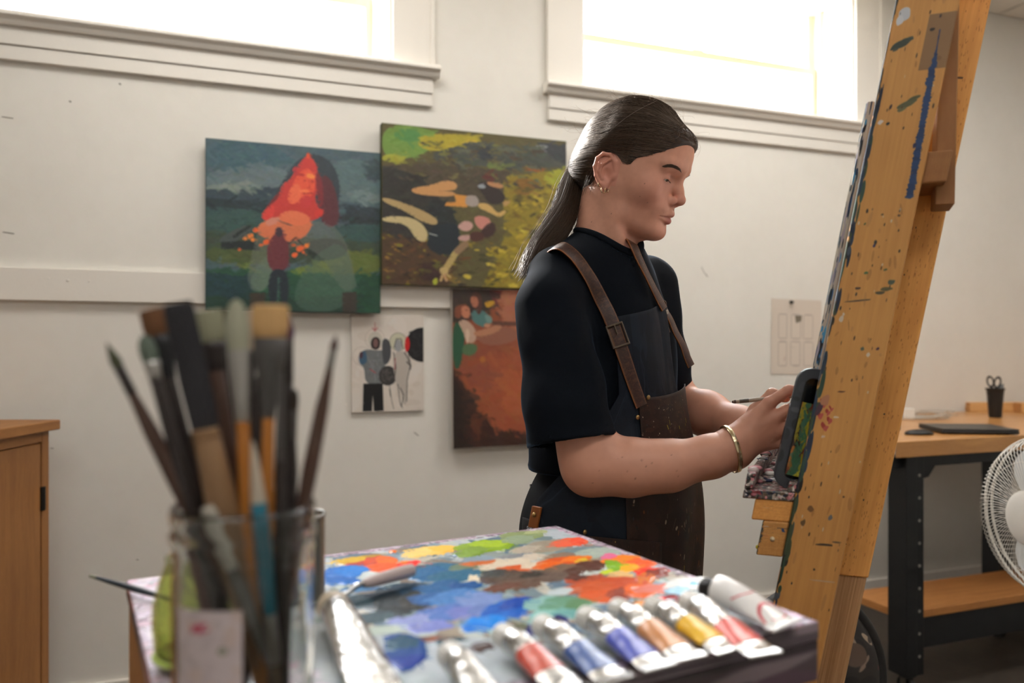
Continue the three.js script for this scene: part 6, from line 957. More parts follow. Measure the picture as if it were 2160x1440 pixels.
function hand(x, y, z, h, back) {
  const mc = h._m || (h._m = h.mcp.map(px4)), pi = h._p || (h._p = h.pip.map(px4)), di = h._d || (h._d = h.dip.map(px4)), ti = h._t || (h._t = h.tip.map(px4)), th = h._h || (h._h = h.thumb.map(px4));
  const W0_ = h.wrist[0]; let palm = 1;
  for (let i = 0; i < 4; i++) { const c = cone(x, y, z, [lerp(W0_[0], mc[i][0][0], 0.12), lerp(W0_[1], mc[i][0][1], 0.12), lerp(W0_[2], mc[i][0][2], 0.12)], mc[i][0], 0.0165, mc[i][1]); palm = i ? smin(palm, c, 0.012) : c; }
  const deep = back || [0, 0, -0.014]; palm = smin(palm, cone(x, y, z, [W0_[0] + deep[0] * 0.4, W0_[1] + deep[1] * 0.4, W0_[2] + deep[2] * 0.4], [lerp(mc[1][0][0], mc[2][0][0], 0.5) + deep[0], lerp(mc[1][0][1], mc[2][0][1], 0.5) + deep[1], lerp(mc[1][0][2], mc[2][0][2], 0.5) + deep[2]], 0.017, 0.0135), 0.02);
  let d = smin(palm, cone(x, y, z, th[0][0], th[1][0], th[0][1], th[1][1]), 0.018);
  d = smin(d, cone(x, y, z, W0_, th[0][0], 0.02, th[0][1]), 0.015);
  let fg = 1; for (let i = 0; i < 4; i++) { let q = cone(x, y, z, mc[i][0], pi[i][0], mc[i][1] * 0.95, pi[i][1]); q = smin(q, cone(x, y, z, pi[i][0], di[i][0], pi[i][1], di[i][1]), 0.003); q = smin(q, cone(x, y, z, di[i][0], ti[i][0], di[i][1], ti[i][1]), 0.003); fg = Math.min(fg, q); }
  d = smin(d, fg, 0.0045);
  const t2 = smin(cone(x, y, z, th[1][0], th[2][0], th[1][1], th[2][1]), cone(x, y, z, th[2][0], th[3][0], th[2][1], th[3][1]), 0.004);
  return smin(d, t2, 0.007);
}
const WR = [A3(1540, 934, 1.283), A3(1552, 960, 1.283)];
function nearArmSDF(x, y, z) {
  let d = smin(chain(x, y, z, nearArm, 0.03), chain(x, y, z, nearFore, 0.03), 0.024);
  d = smin(d, cone(x, y, z, WR[0], WR[1], 0.0205, 0.0205), 0.012);
  return x < 0.33 ? d : smin(d, hand(x, y, z, handN), 0.02);
}
const farArm = [[A3(1378, 640, 1.588), 0.03], [A3(1406, 770, 1.6), 0.037], [A3(1428, 852, 1.598), 0.041]], farFore = [[A3(1428, 852, 1.598), 0.041], [A3(1490, 872, 1.53), 0.0385], [A3(1560, 897, 1.45), 0.03], [A3(1612, 908, 1.395), 0.025]];
const handF = { wrist: [A3(1612, 908, 1.395), 0.024],
  mcp: [[1676, 878, 1.36, 0.0105], [1680, 900, 1.352, 0.011], [1682, 922, 1.352, 0.0105], [1682, 944, 1.357, 0.0095]],
  pip: [[1704, 866, 1.35, 0.009], [1708, 892, 1.34, 0.009], [1709, 918, 1.34, 0.0088], [1706, 942, 1.346, 0.008]], dip: [[1716, 882, 1.348, 0.0078], [1719, 906, 1.338, 0.008], [1719, 930, 1.338, 0.0077], [1714, 952, 1.344, 0.007]], tip: [[1712, 897, 1.348, 0.007], [1713, 920, 1.34, 0.007], [1713, 942, 1.34, 0.0068], [1708, 960, 1.346, 0.006]],
  thumb: [[1635, 890, 1.4, 0.016], [1660, 868, 1.388, 0.012], [1684, 862, 1.372, 0.01], [1702, 870, 1.36, 0.0085]] };
function farArmSDF(x, y, z) { const d = smin(chain(x, y, z, farArm, 0.03), chain(x, y, z, farFore, 0.03), 0.024); return x < 0.4 ? d : smin(d, hand(x, y, z, handF, [0.004, 0, -0.014]), 0.02); }

// ---- skin colours: what the skin is, not how it is lit
const SKIN = [0.6, 0.3, 0.205], LIP = [0.42, 0.14, 0.12], BLUSH = [0.58, 0.24, 0.175];
const MOLES = [[0.0572, 0.0005, 0.0011], [0.0535, -0.0225, 0.0009], [0.012, -0.062, 0.0012], [0.066, -0.028, 0.0008], [-0.02, -0.085, 0.0011]];
function faceColor(x, y, z) {
  const [f, u, rs] = hl(x, y, z), r = Math.abs(rs); let c = SKIN.slice(); const m = 0.92 + 0.16 * fbm(x * 160, y * 160, z * 160, 3); c = c.map((k) => k * m);
  const near = (a, b, d, s) => Math.exp(-((f - a) ** 2 + (u - b) ** 2 + (r - d) ** 2) / (s * s));
  c = mix3(c, BLUSH, clamp(0.5 * near(0.064, -0.008, 0.047, 0.03) + 0.75 * near(0.1, -0.008, 0.004, 0.013) + 0.5 * near(0.08, -0.07, 0, 0.016), 0, 0.8));
  if (f < 0.008 && r > 0.07) c = mix3(c, [0.6, 0.23, 0.17], 0.55);
  const up = cone(f, u, r, [0.0948, -0.0345, 0.0035], [0.0812, -0.0425, 0.0235], 0.0052, 0.0018), lo = cone(f, u, r, [0.0932, -0.0472, 0.0], [0.0812, -0.0442, 0.0225], 0.0064, 0.0018);
  c = mix3(c, LIP, sstep(0.0012, -0.0004, Math.min(up, lo)) * sstep(0.072, 0.078, f) * 0.9);
  c = mix3(c, [0.42, 0.2, 0.17], 0.35 * near(0.081, 0.016, 0.031, 0.012));
  if (rs > 0) for (const [a, b, s] of MOLES) c = mix3(c, [0.16, 0.07, 0.045], sstep(s, s * 0.5, Math.hypot(f - a, u - b)));
  return c;
}
const armMoles = []; { const s0 = seed; seed = 777; for (let i = 0; i < 16; i++) armMoles.push([P(rr(1210, 1450), rr(945, 1030), 1.25), rr(0.0007, 0.0015)]); armMoles.push([P(1354, 971, 1.25), 0.0019], [P(1374, 976, 1.25), 0.0016], [P(1430, 1004, 1.25), 0.0014]); seed = s0; }
function armColor(x, y, z) {
  const m = 0.93 + 0.14 * fbm(x * 90, y * 90, z * 90, 3); let c = SKIN.map((k) => k * m);
  for (const list of [handN._p, handN._m]) if (list) for (const q of list) c = mix3(c, [0.6, 0.28, 0.2], 0.5 * Math.exp(-((x - q[0][0]) ** 2 + (y - q[0][1]) ** 2 + (z - q[0][2]) ** 2) / 0.00016));
  for (const [p, s] of armMoles) { const dx = x - p.x * (-z / -p.z) , k = -z / -p.z; const d = Math.hypot(x - p.x * k, y - EYE - (p.y - EYE) * k); if (z > -1.3) c = mix3(c, [0.2, 0.09, 0.055], 0.8 * sstep(s, s * 0.5, d)); }
  return c;
}
const person = thing('person', 'standing person in black t-shirt and navy apron painting at the easel', 'person');
{
  const bump = dataTex(128, 128, (u, v) => pnoise(u, v, 64, 11) * 0.6 + pnoise(u, v, 32, 12) * 0.4, false);
  const skinMat = new THREE.MeshPhysicalMaterial({ vertexColors: true, color: 0xffffff, roughness: 0.5, sheen: 0.15, sheenRoughness: 0.5 });
  const head = surfaceNets(headSDF, [0.06, 1.3, -1.62], [0.36, 1.67, -1.3], 0.0017, faceColor);
  lap('head'); handN._m || hand(0, 0, 0, handN); hand(0, 0, 0, handF);
  const aN = surfaceNets(nearArmSDF, [0.0, 0.93, -1.4], [0.52, 1.31, -1.2], 0.0024, armColor), aF = surfaceNets(farArmSDF, [0.2, 0.98, -1.68], [0.56, 1.36, -1.31], 0.003, armColor);
  const under = surfaceNets((x, y, z) => Math.max(torso(x, y, z, -0.012), 0.8 - y), [-0.1, 0.78, -1.75], [0.45, 1.42, -1.2], 0.012, () => SKIN);
  lap('arms'); const all = mergeGeometries([head, aN, aF, under], false);
  part('body', all, skinMat, person);
  const white = std(0xd8d2ca, 0.25), iris = std(0x4a4a2c, 0.2), pup = std(0x0a0908, 0.15);
  for (const s of [1, -1]) {
    const c = hw(EYE_C[0], EYE_C[1], s * EYE_C[2]), look = HF.clone().multiplyScalar(0.9).addScaledVector(HU, -0.42).addScaledVector(HR, s > 0 ? -0.05 : -0.1).normalize();
    const e = part('eyeball', new THREE.SphereGeometry(EYE_R, 28, 20).translate(c.x, c.y, c.z), white, person);
    const disc = (r, off, m, n) => { const g = new THREE.SphereGeometry(EYE_R + off, 24, 10, 0, Math.PI * 2, 0, r); const q = new THREE.Quaternion().setFromUnitVectors(UP, look); g.applyQuaternion(q).translate(c.x, c.y, c.z); part(n, g, m, e); };
    disc(0.5, 0.0001, iris, 'iris'); disc(0.22, 0.0002, pup, 'pupil');
  }
  // clothes
  const cottonB = dataTex(256, 256, (u, v) => pnoise(u, v, 128, 71) * 0.6 + pnoise(u, v, 60, 72) * 0.4, false);
  const shirtMat = new THREE.MeshPhysicalMaterial({ color: 0x0d1219, roughness: 0.9, specularIntensity: 0.2, sheen: 0.8, sheenRoughness: 0.45, sheenColor: new THREE.Color(0x4a6078) });
  const shirt = part('t_shirt', surfaceNets(shirtSDF, [-0.12, 0.95, -1.75], [0.48, 1.44, -1.16], 0.0052), shirtMat, person, 'black cotton t-shirt with wide sleeves');
  const pre = (x, y, z) => torso(x, y, z, 0.01) - 0.004, band = [];
  for (let i = 0; i < 64; i++) { const a = i / 64 * Math.PI * 2; let lo = 1.3, hi = 1.47, p; for (let k = 0; k < 22; k++) { const y = (lo + hi) / 2, t = (1.5 - y) / 0.2, r = lerp(0.05, 0.0655, t), cx = lerp(0.172, 0.177, t), cz = lerp(-1.455, -1.447, t); p = V(cx + Math.cos(a) * r, y, cz + Math.sin(a) * r); if (pre(p.x, p.y, p.z) < 0) lo = y; else hi = y; } band.push(p); }
  part('collar', tube(band, 0.0066, 160, 8, true), shirtMat, shirt, 'ribbed black collar');
  const denim = new THREE.MeshPhysicalMaterial({ color: 0x0b0d11, roughness: 0.85, specularIntensity: 0.3 });
  const jeans = part('jeans', surfaceNets(jeansSDF, [-0.12, 0.02, -1.75], [0.46, 1.02, -1.18], 0.008), denim, person, 'dark jeans');
  lap('jeans'); const shoe = std(0x201c1a, 0.6); for (const s of [1, -1]) part('shoe', surfaceNets((x, y, z) => { const [r, f] = bl(x, z), a = s * r; let d = cone(a, y, f, [0.095, 0.045, -0.05], [0.1, 0.035, 0.12], 0.043, 0.036); return Math.max(d, 0.001 - y); }, [-0.2, -0.01, -1.8], [0.5, 0.11, -1.1], 0.008), shoe, person);
}
// ---------------------------------------------------------------- apron, straps, jewellery
function sheet(fn, nu, nv, th) {                  // a cloth sheet with thickness: fn(u, v) -> outer point
  const P0 = [], N = []; for (let j = 0; j <= nv; j++) for (let i = 0; i <= nu; i++) P0.push(fn(i / nu, j / nv));
  const at = (i, j) => P0[clamp(j, 0, nv) * (nu + 1) + clamp(i, 0, nu)];
  for (let j = 0; j <= nv; j++) for (let i = 0; i <= nu; i++) N.push(at(i + 1, j).clone().sub(at(i - 1, j)).cross(at(i, j + 1).clone().sub(at(i, j - 1))).normalize());
  const pos = [], uv = [], idx = [], n = P0.length;
  let flip = 0; for (let k = 0; k < n; k += 7) flip += N[k].dot(P0[k].clone().sub(BC).setY(0)); const s = flip < 0 ? -1 : 1;
  for (const side of [0, 1]) for (let k = 0; k < n; k++) { const p = P0[k].clone().addScaledVector(N[k], -s * th * side); pos.push(p.x, p.y, p.z); uv.push((k % (nu + 1)) / nu, 1 - Math.floor(k / (nu + 1)) / nv); }
  const q = (a, b, c, d, f) => (f ? idx.push(a, b, c, a, c, d) : idx.push(a, c, b, a, d, c));
  for (let j = 0; j < nv; j++) for (let i = 0; i < nu; i++) { const a = j * (nu + 1) + i; q(a, a + 1, a + nu + 2, a + nu + 1, s > 0); q(n + a, n + a + 1, n + a + nu + 2, n + a + nu + 1, s < 0); }
  for (let i = 0; i < nu; i++) { q(i, n + i, n + i + 1, i + 1, s > 0); const b = nv * (nu + 1) + i; q(b, b + 1, n + b + 1, n + b, s > 0); }
  for (let j = 0; j < nv; j++) { const a = j * (nu + 1), b = a + nu; q(a, a + nu + 1, n + a + nu + 1, n + a, s > 0); q(b, n + b, n + b + nu + 1, b + nu + 1, s > 0); }
  const g = new THREE.BufferGeometry(); g.setAttribute('position', new THREE.Float32BufferAttribute(pos, 3)); g.setAttribute('uv', new THREE.Float32BufferAttribute(uv, 2)); g.setIndex(idx); g.computeVertexNormals(); return g;
}
// body without the sleeves, for cloth that lies on the front
function bodyOnly(x, y, z) {
  const [r, f] = bl(x, z), a = Math.abs(r);
  let d = torso(x, y, z, 0.01) - 0.004; d = smin(d, ell(a, y, f, [0, 1.0, 0], [0.15, 0.3, 0.112]), 0.05);
  return smin(d, ell(a, y, f, [0, 0.85, 0.01], [0.178, 0.3, 0.138]), 0.06);
}
function radial(phi, y, off) {                    // from the body's axis outwards at an angle: 0 = straight ahead, + = towards the camera side
  const dx = BF.x * Math.cos(phi) + BR.x * Math.sin(phi), dz = BF.z * Math.cos(phi) + BR.z * Math.sin(phi); let a = 0.02, b = 0.4;
  for (let i = 0; i < 26; i++) { const m = (a + b) / 2; if (bodyOnly(BC.x + dx * m, y, BC.z + dz * m) < off) a = m; else b = m; }
  return V(BC.x + dx * a, y, BC.z + dz * a);
}
function ribbon(pts, nrm, width, th) {            // strap: centre points and outward normals
  const c = new THREE.CatmullRomCurve3(pts, false, 'centripetal'), cn = new THREE.CatmullRomCurve3(nrm, false, 'centripetal'), n = pts.length * 8, pos = [], uv = [], idx = [];
  for (let i = 0; i <= n; i++) { const t = i / n, p = c.getPoint(t), tg = c.getTangent(t), nn = cn.getPoint(t).normalize(); nn.addScaledVector(tg, -nn.dot(tg)).normalize(); const s = tg.clone().cross(nn); for (const [a, b] of [[-0.5, 0], [-0.46, 1], [0, 1.15], [0.46, 1], [0.5, 0]]) { const q = p.clone().addScaledVector(s, a * width).addScaledVector(nn, b * th); pos.push(q.x, q.y, q.z); uv.push(a + 0.5, t * 6); } }
  for (let i = 0; i < n; i++) for (let j = 0; j < 5; j++) { const a = i * 5 + j, b = i * 5 + (j + 1) % 5; idx.push(a, b, b + 5, a, b + 5, a + 5); }
  const g = new THREE.BufferGeometry(); g.setAttribute('position', new THREE.Float32BufferAttribute(pos, 3)); g.setAttribute('uv', new THREE.Float32BufferAttribute(uv, 2)); g.setIndex(idx); g.computeVertexNormals(); return g;
}
{
  const D = Math.PI / 180;
  const waxed = canvasTex(512, 512, (x, w, h) => { x.fillStyle = '#121923'; x.fillRect(0, 0, w, h); for (let i = 0; i < 400; i++) oval(x, rnd() * w, rnd() * h, rr(6, 50), rr(4, 30), ['#10161f', '#141b25', '#111822', '#161e28'][(rnd() * 4) | 0], rr(0, 3)); for (let i = 0; i < 26; i++) { let a = rnd() * w, b = rnd() * h; const p = [[a, b]]; for (let k = 0; k < 5; k++) { a += rr(-26, 26); b += rr(8, 34); p.push([a, b]); } line(x, p, rr(1, 4), 'rgba(52,62,76,0.4)'); } });
  const navy = new THREE.MeshPhysicalMaterial({ map: waxed, roughness: 0.7, specularIntensity: 0.35, side: THREE.DoubleSide });
  const leatherT = canvasTex(512, 512, (x, w, h) => {
    x.fillStyle = '#271812'; x.fillRect(0, 0, w, h); for (let i = 0; i < 300; i++) oval(x, rnd() * w, rnd() * h, rr(4, 34), rr(4, 26), ['#21140f', '#2c1b14', '#251712', '#311e15'][(rnd() * 4) | 0], rr(0, 3));
    for (let i = 0; i < 260; i++) oval(x, rnd() * w, rnd() * h, rr(0.6, 3), rr(1, 6), ['#6a5548', '#8a7666', '#5a2c22', '#2a3038', '#a59482', '#1a1412', '#70401f'][(rnd() * 7) | 0], rr(-0.4, 0.4));
    for (const [a, b, l] of [[150, 180, 40], [330, 160, 46], [352, 190, 36], [250, 210, 28], [170, 210, 20], [300, 330, 30], [120, 380, 22]]) { line(x, [[a, b], [a + rr(-5, 5), b + l * 0.7]], rr(2, 5), '#a8982a'); } for (let i = 0; i < 16; i++) { const a = rr(180, 440), b = rr(30, 320); line(x, [[a, b], [a + rr(-14, 14), b + rr(-34, 34)]], rr(1, 2.4), 'rgba(150,138,126,0.5)'); };
  });
  const leather = new THREE.MeshPhysicalMaterial({ map: leatherT, roughness: 0.55, specularIntensity: 0.5, side: THREE.DoubleSide });
  const hide = canvasTex(128, 512, (x, w, h) => { x.fillStyle = '#3c251c'; x.fillRect(0, 0, w, h); for (let i = 0; i < 200; i++) oval(x, rnd() * w, rnd() * h, rr(2, 18), rr(2, 24), ['#36211a', '#432a20', '#32201a', '#492e22'][(rnd() * 4) | 0], rr(0, 3)); x.fillStyle = '#8a5228'; x.fillRect(0, 0, 6, h); x.fillRect(w - 6, 0, 6, h); x.fillStyle = '#a06a38'; for (let k = 0; k < h; k += 14) { x.fillRect(11, k, 3, 8); x.fillRect(w - 14, k, 3, 8); } });
  const strapM = new THREE.MeshPhysicalMaterial({ map: hide, roughness: 0.45, specularIntensity: 0.7, side: THREE.DoubleSide });
  const apron = new THREE.Group(); apron.name = 'apron'; apron.userData.label = 'navy waxed work apron with brown leather straps and pockets'; person.add(apron);
  // outline: left and right edge angles by height
  const ED = [[1.28, 50, -13], [1.2, 49, -12], [1.13, 48, -16], [1.06, 62, -46], [1.0, 78, -84], [0.95, 92, -100], [0.86, 97, -104], [0.5, 94, -98]];
  const edge = (y, k) => { let i = 0; while (i < ED.length - 2 && y < ED[i + 1][0]) i++; const t = clamp((ED[i][0] - y) / (ED[i][0] - ED[i + 1][0]), 0, 1); return lerp(ED[i][k], ED[i + 1][k], t) * D; };
  const yTop = 1.28, yBot = 0.5, flare = (y) => 0.05 * sstep(0.95, 0.5, y) * sstep(0.95, 0.5, y);
  const surf = (u, v, off) => { const y0 = lerp(yTop, yBot, v), y = y0 - 0.027 * u * Math.max(0, 1 - v * 4), ph = lerp(edge(y0, 2), edge(y0, 1), u); const w = 0.004 * Math.sin(ph * 9 + y * 8) * sstep(1.1, 0.8, y) + 0.003 * noise(ph * 5, y * 14); const p = radial(ph, y, off + flare(y) + w); return p; };
  part('bib_and_skirt', sheet((u, v) => surf(u, v, 0.0075), 70, 110, 0.002), navy, apron);
  // leather facing over the lower bib and the lap, pockets with turned edges
  const patch = (ph0, ph1, y0, y1, off, nu = 24, nv = 24, cut = 0) => sheet((u, v) => { const y = lerp(y0, y1, v) - cut * Math.pow(1 - u, 2) * (1 - v), ph = lerp(ph0, ph1, u) * D; return radial(ph, y, off + flare(y) + 0.004 * Math.sin(ph * 9 + y * 8) * sstep(1.1, 0.8, y)); }, nu, nv, 0.0025);
  part('chest_pocket', patch(-42, 34, 1.118, 0.985, 0.0125, 30, 24, -0.017), leather, apron, 'dark brown leather chest pocket stained with paint');
  part('lap_patch', patch(-70, 46, 0.984, 0.5, 0.0122, 40, 40), leather, apron, 'dark brown leather lap panel stained with paint');
  part('pocket', patch(24, 74, 0.9, 0.62, 0.0155, 24, 20, 0.02), leather, apron);
  const brass = std(0x9c8050, 0.35, { metalness: 0.8 });
  const rivet = (px, py) => { const p = cast(bodyOnly, px, py, 0.014); if (p) part('rivet', new THREE.SphereGeometry(0.0042, 12, 8).scale(1, 1, 0.5).rotateY(0.7).translate(p.x, p.y, p.z), brass, apron); };
  rivet(1368, 838); rivet(1345, 880); rivet(1234, 1122); rivet(1300, 1142);
  // straps
  const onShirt = (list, off) => { const a = [], b = []; for (const q of list) { let p = q.isVector3 ? snap(bodyOnly, q, off) : cast(bodyOnly, q[0], q[1], off); if (!p) p = snap(bodyOnly, P(q[0], q[1], 1.36), off); a.push(p); b.push(grad(bodyOnly, p)); } return [a, b]; };
  const s1 = onShirt([bw(0.07, 1.2, -0.13), bw(0.1, 1.32, -0.09), [1180, 520], [1207, 536], [1240, 580], [1266, 628], [1286, 668], [1301, 708], [1318, 758], [1336, 812], [1352, 856]], 0.01);
  part('strap', ribbon(...s1, 0.0245, 0.003), strapM, apron, 'brown leather shoulder strap with orange stitching');
  const s2 = onShirt([bw(-0.085, 1.37, -0.03), [1333, 515], [1345, 542], [1366, 586], [1388, 630], [1400, 652]], 0.01);
  part('strap', ribbon(...s2, 0.019, 0.003), strapM, apron, 'brown leather strap on the far shoulder');
  const tail = [P(1398, 648, 1.44), P(1412, 672, 1.435), P(1424, 700, 1.44), P(1440, 730, 1.45), P(1448, 752, 1.452), P(1457, 772, 1.455)];
  part('strap_end', ribbon(tail, tail.map((_, i) => V(0.75 - 0.1 * i, 0.2, 0.6)), 0.017, 0.0025), strapM, apron, 'loose end of the far strap');
  const tail2 = [P(1394, 655, 1.43), P(1402, 680, 1.428), P(1409, 702, 1.43)]; part('strap_end', ribbon(tail2, tail2.map(() => V(0.5, 0.1, 0.8)), 0.009, 0.0025), strapM, apron);
  const bronze = std(0x5c5044, 0.35, { metalness: 0.8 });
  { const i = 7, p = s1[0][i], n = s1[1][i].clone(), up = s1[0][i - 1].clone().sub(s1[0][i + 1]).normalize(), ey = up.addScaledVector(n, -up.dot(n)).normalize(), ex = ey.clone().cross(n), fr = (g) => basis(g, p.clone().addScaledVector(n, 0.0045), ex, ey, n);
    const b = part('buckle', [box(-0.0155, 0.0155, 0.0165, 0.0202, -0.002, 0.0025, 0.0012), box(-0.0155, 0.0155, -0.0202, -0.0165, -0.002, 0.0025, 0.0012), box(-0.0155, -0.0125, -0.018, 0.018, -0.002, 0.0025, 0.0012), box(0.0125, 0.0155, -0.018, 0.018, -0.002, 0.0025, 0.0012)].map(fr), bronze, apron, 'rectangular bronze buckle');
    part('prong', fr(box(-0.0012, 0.0012, 0.001, 0.018, 0.001, 0.003, 0.0006)), bronze, b); }
  { const p = P(1397, 640, 1.437), q = P(1406, 658, 1.432); part('buckle', [tube([p.clone().add(V(-0.005, 0.004, 0)), p.clone().add(V(0.005, 0.004, 0)), p.clone().add(V(0.006, -0.005, 0)), p.clone().add(V(-0.004, -0.005, 0))], 0.0013, 40, 6, true)], bronze, apron); part('keeper_clip', box(-0.003, 0.003, -0.004, 0.004, -0.002, 0.002, 0.001).translate(q.x, q.y, q.z), std(0xb9aea0, 0.3, { metalness: 0.8 }), apron); }
  { const p = radial(91 * D, 0.927, 0.014), n = grad(bodyOnly, p), ex = UP.clone().cross(n).normalize(); part('waist_tab', basis(box(-0.01, 0.01, -0.024, 0.014, -0.002, 0.0035, 0.002), p, ex, UP.clone().addScaledVector(ex, 0.25).normalize(), n), strapM, apron, 'small leather waist tab'); part('rivet', new THREE.SphereGeometry(0.0042, 12, 8).translate(p.x + n.x * 0.004, p.y, p.z + n.z * 0.004), brass, apron); }
  // back pocket of the jeans with a stitched label, a pen clipped in it
  { const at = (px, py, off) => cast(jeansSDF, px, py, off) || snap(jeansSDF, P(px, py, 1.42), off), den = std(0x0d1015, 0.85, { side: THREE.DoubleSide });
    part('back_pocket', sheet((u, v) => at(lerp(1102, 1138, u) - 3 * v, lerp(1090, 1180, v) + 12 * u, 0.004), 16, 16, 0.002), den, person, 'dark jeans back pocket');
    const lt = canvasTex(128, 64, (x, w, h) => { x.fillStyle = '#101318'; x.fillRect(0, 0, w, h); x.fillStyle = '#c9cdd2'; x.font = 'bold 46px sans-serif'; x.textAlign = 'center'; x.fillText('SDC', 64, 50); });
    const lp = at(1117, 1114, 0.0072), ln = grad(jeansSDF, lp), lx = UP.clone().cross(ln).normalize(), ly = ln.clone().cross(lx); part('pocket_label', basis(new THREE.PlaneGeometry(0.024, 0.012), lp, lx, ly, ln), new THREE.MeshStandardMaterial({ map: lt, roughness: 0.8, side: THREE.DoubleSide }), person, 'woven pocket label with pale letters'); }
  // bracelet and earrings
  const gold = std(0xd9c9a4, 0.22, { metalness: 0.95 });
  { const a = nearFore[3][0], b = nearFore[4][0], c = V(lerp(a[0], b[0], 0.86), lerp(a[1], b[1], 0.86), lerp(a[2], b[2], 0.86)), ax = V(b[0] - a[0] - 0.012, b[1] - a[1] - 0.006, b[2] - a[2]).normalize(), e1 = UP.clone().addScaledVector(ax, -ax.y).normalize(), e2 = ax.clone().cross(e1), pts = [];
    for (let i = 0; i < 48; i++) { const t = i / 48 * Math.PI * 2, dir = e1.clone().multiplyScalar(Math.cos(t)).addScaledVector(e2, Math.sin(t)); let s = 0.01; while (s < 0.06 && nearArmSDF(c.x + dir.x * s, c.y + dir.y * s, c.z + dir.z * s) < 0.0012) s += 0.0005; pts.push([c.clone().addScaledVector(dir, s), dir]); }
    pts.push(pts[0]); part('bracelet', ribbon(pts.map((p) => p[0]), pts.map((p) => p[1]), 0.0075, 0.0016), gold, person, 'pale gold cuff bracelet'); }
  for (const [f, u, r, s] of [[-0.0185, -0.0195, 0.0765, 0.0042], [-0.0105, -0.0275, 0.0745, 0.0052], [-0.0045, -0.0255, 0.0735, 0.0042]]) { const p = hw(f, u, r); part('earring', new THREE.TorusGeometry(s, 0.0008, 8, 24).rotateY(0.7).translate(p.x, p.y, p.z), gold, person, 'small gold hoop earring'); }
}
{ // pen standing in the back pocket
  const g = thing('pen', 'slim black pen standing in the back pocket of the jeans', 'pen'), a = P(1119, 1021, 1.425), b = P(1131, 1105, 1.415), at = (t) => a.clone().lerp(b, t);
  part('barrel', turned(at(0.16), b, [[0, 0], [0, 0.0042], [1, 0.004], [1, 0]], 14), std(0x0c0c0e, 0.35), g); part('clicker', turned(a, at(0.17), [[0, 0], [0, 0.0018], [0.6, 0.0018], [0.6, 0.003], [1, 0.0034], [1, 0]], 12), std(0x8a8c90, 0.25, { metalness: 0.9 }), g); part('clip', turned(at(0.2).add(V(-0.004, 0, 0.003)), at(0.6).add(V(-0.0045, 0, 0.003)), [[0, 0], [0, 0.0012], [1, 0.0012], [1, 0]], 8), std(0x8a8c90, 0.25, { metalness: 0.9 }), g);
}
{ // the brush in the hand
  const g = thing('paint_brush', 'fine brush with worn grey handle held in the painter\'s hand', 'paint brush'), a = P(1544, 847.5, 1.306), b = P(1727, 831, 1.268), at = (t) => a.clone().lerp(b, t);
  part('handle', turned(at(0), at(0.72), [[0, 0], [0.005, 0.0016], [0.03, 0.0028], [0.3, 0.0034], [0.6, 0.0032], [1, 0.0024], [1, 0]], 14), std(0xa08f7c, 0.45), g); part('handle_tip', turned(at(-0.002), at(0.05), [[0, 0], [0.1, 0.002], [0.6, 0.003], [1, 0.0031], [1, 0]], 14), std(0x3a2420, 0.4), g);
  part('handle_print', turned(at(0.09), at(0.2), [[0, 0], [0, 0.00325], [1, 0.0034], [1, 0]], 14), std(0x5c5248, 0.5), g); part('ferrule', turned(at(0.71), at(0.88), [[0, 0], [0, 0.0026], [1, 0.0022], [1, 0]], 14), brushMat.steel, g); part('bristles', turned(at(0.875), at(1), [[0, 0], [0, 0.0022], [0.5, 0.0022], [1, 0.0002]], 14), bristle(0x3a2a20), g);
}
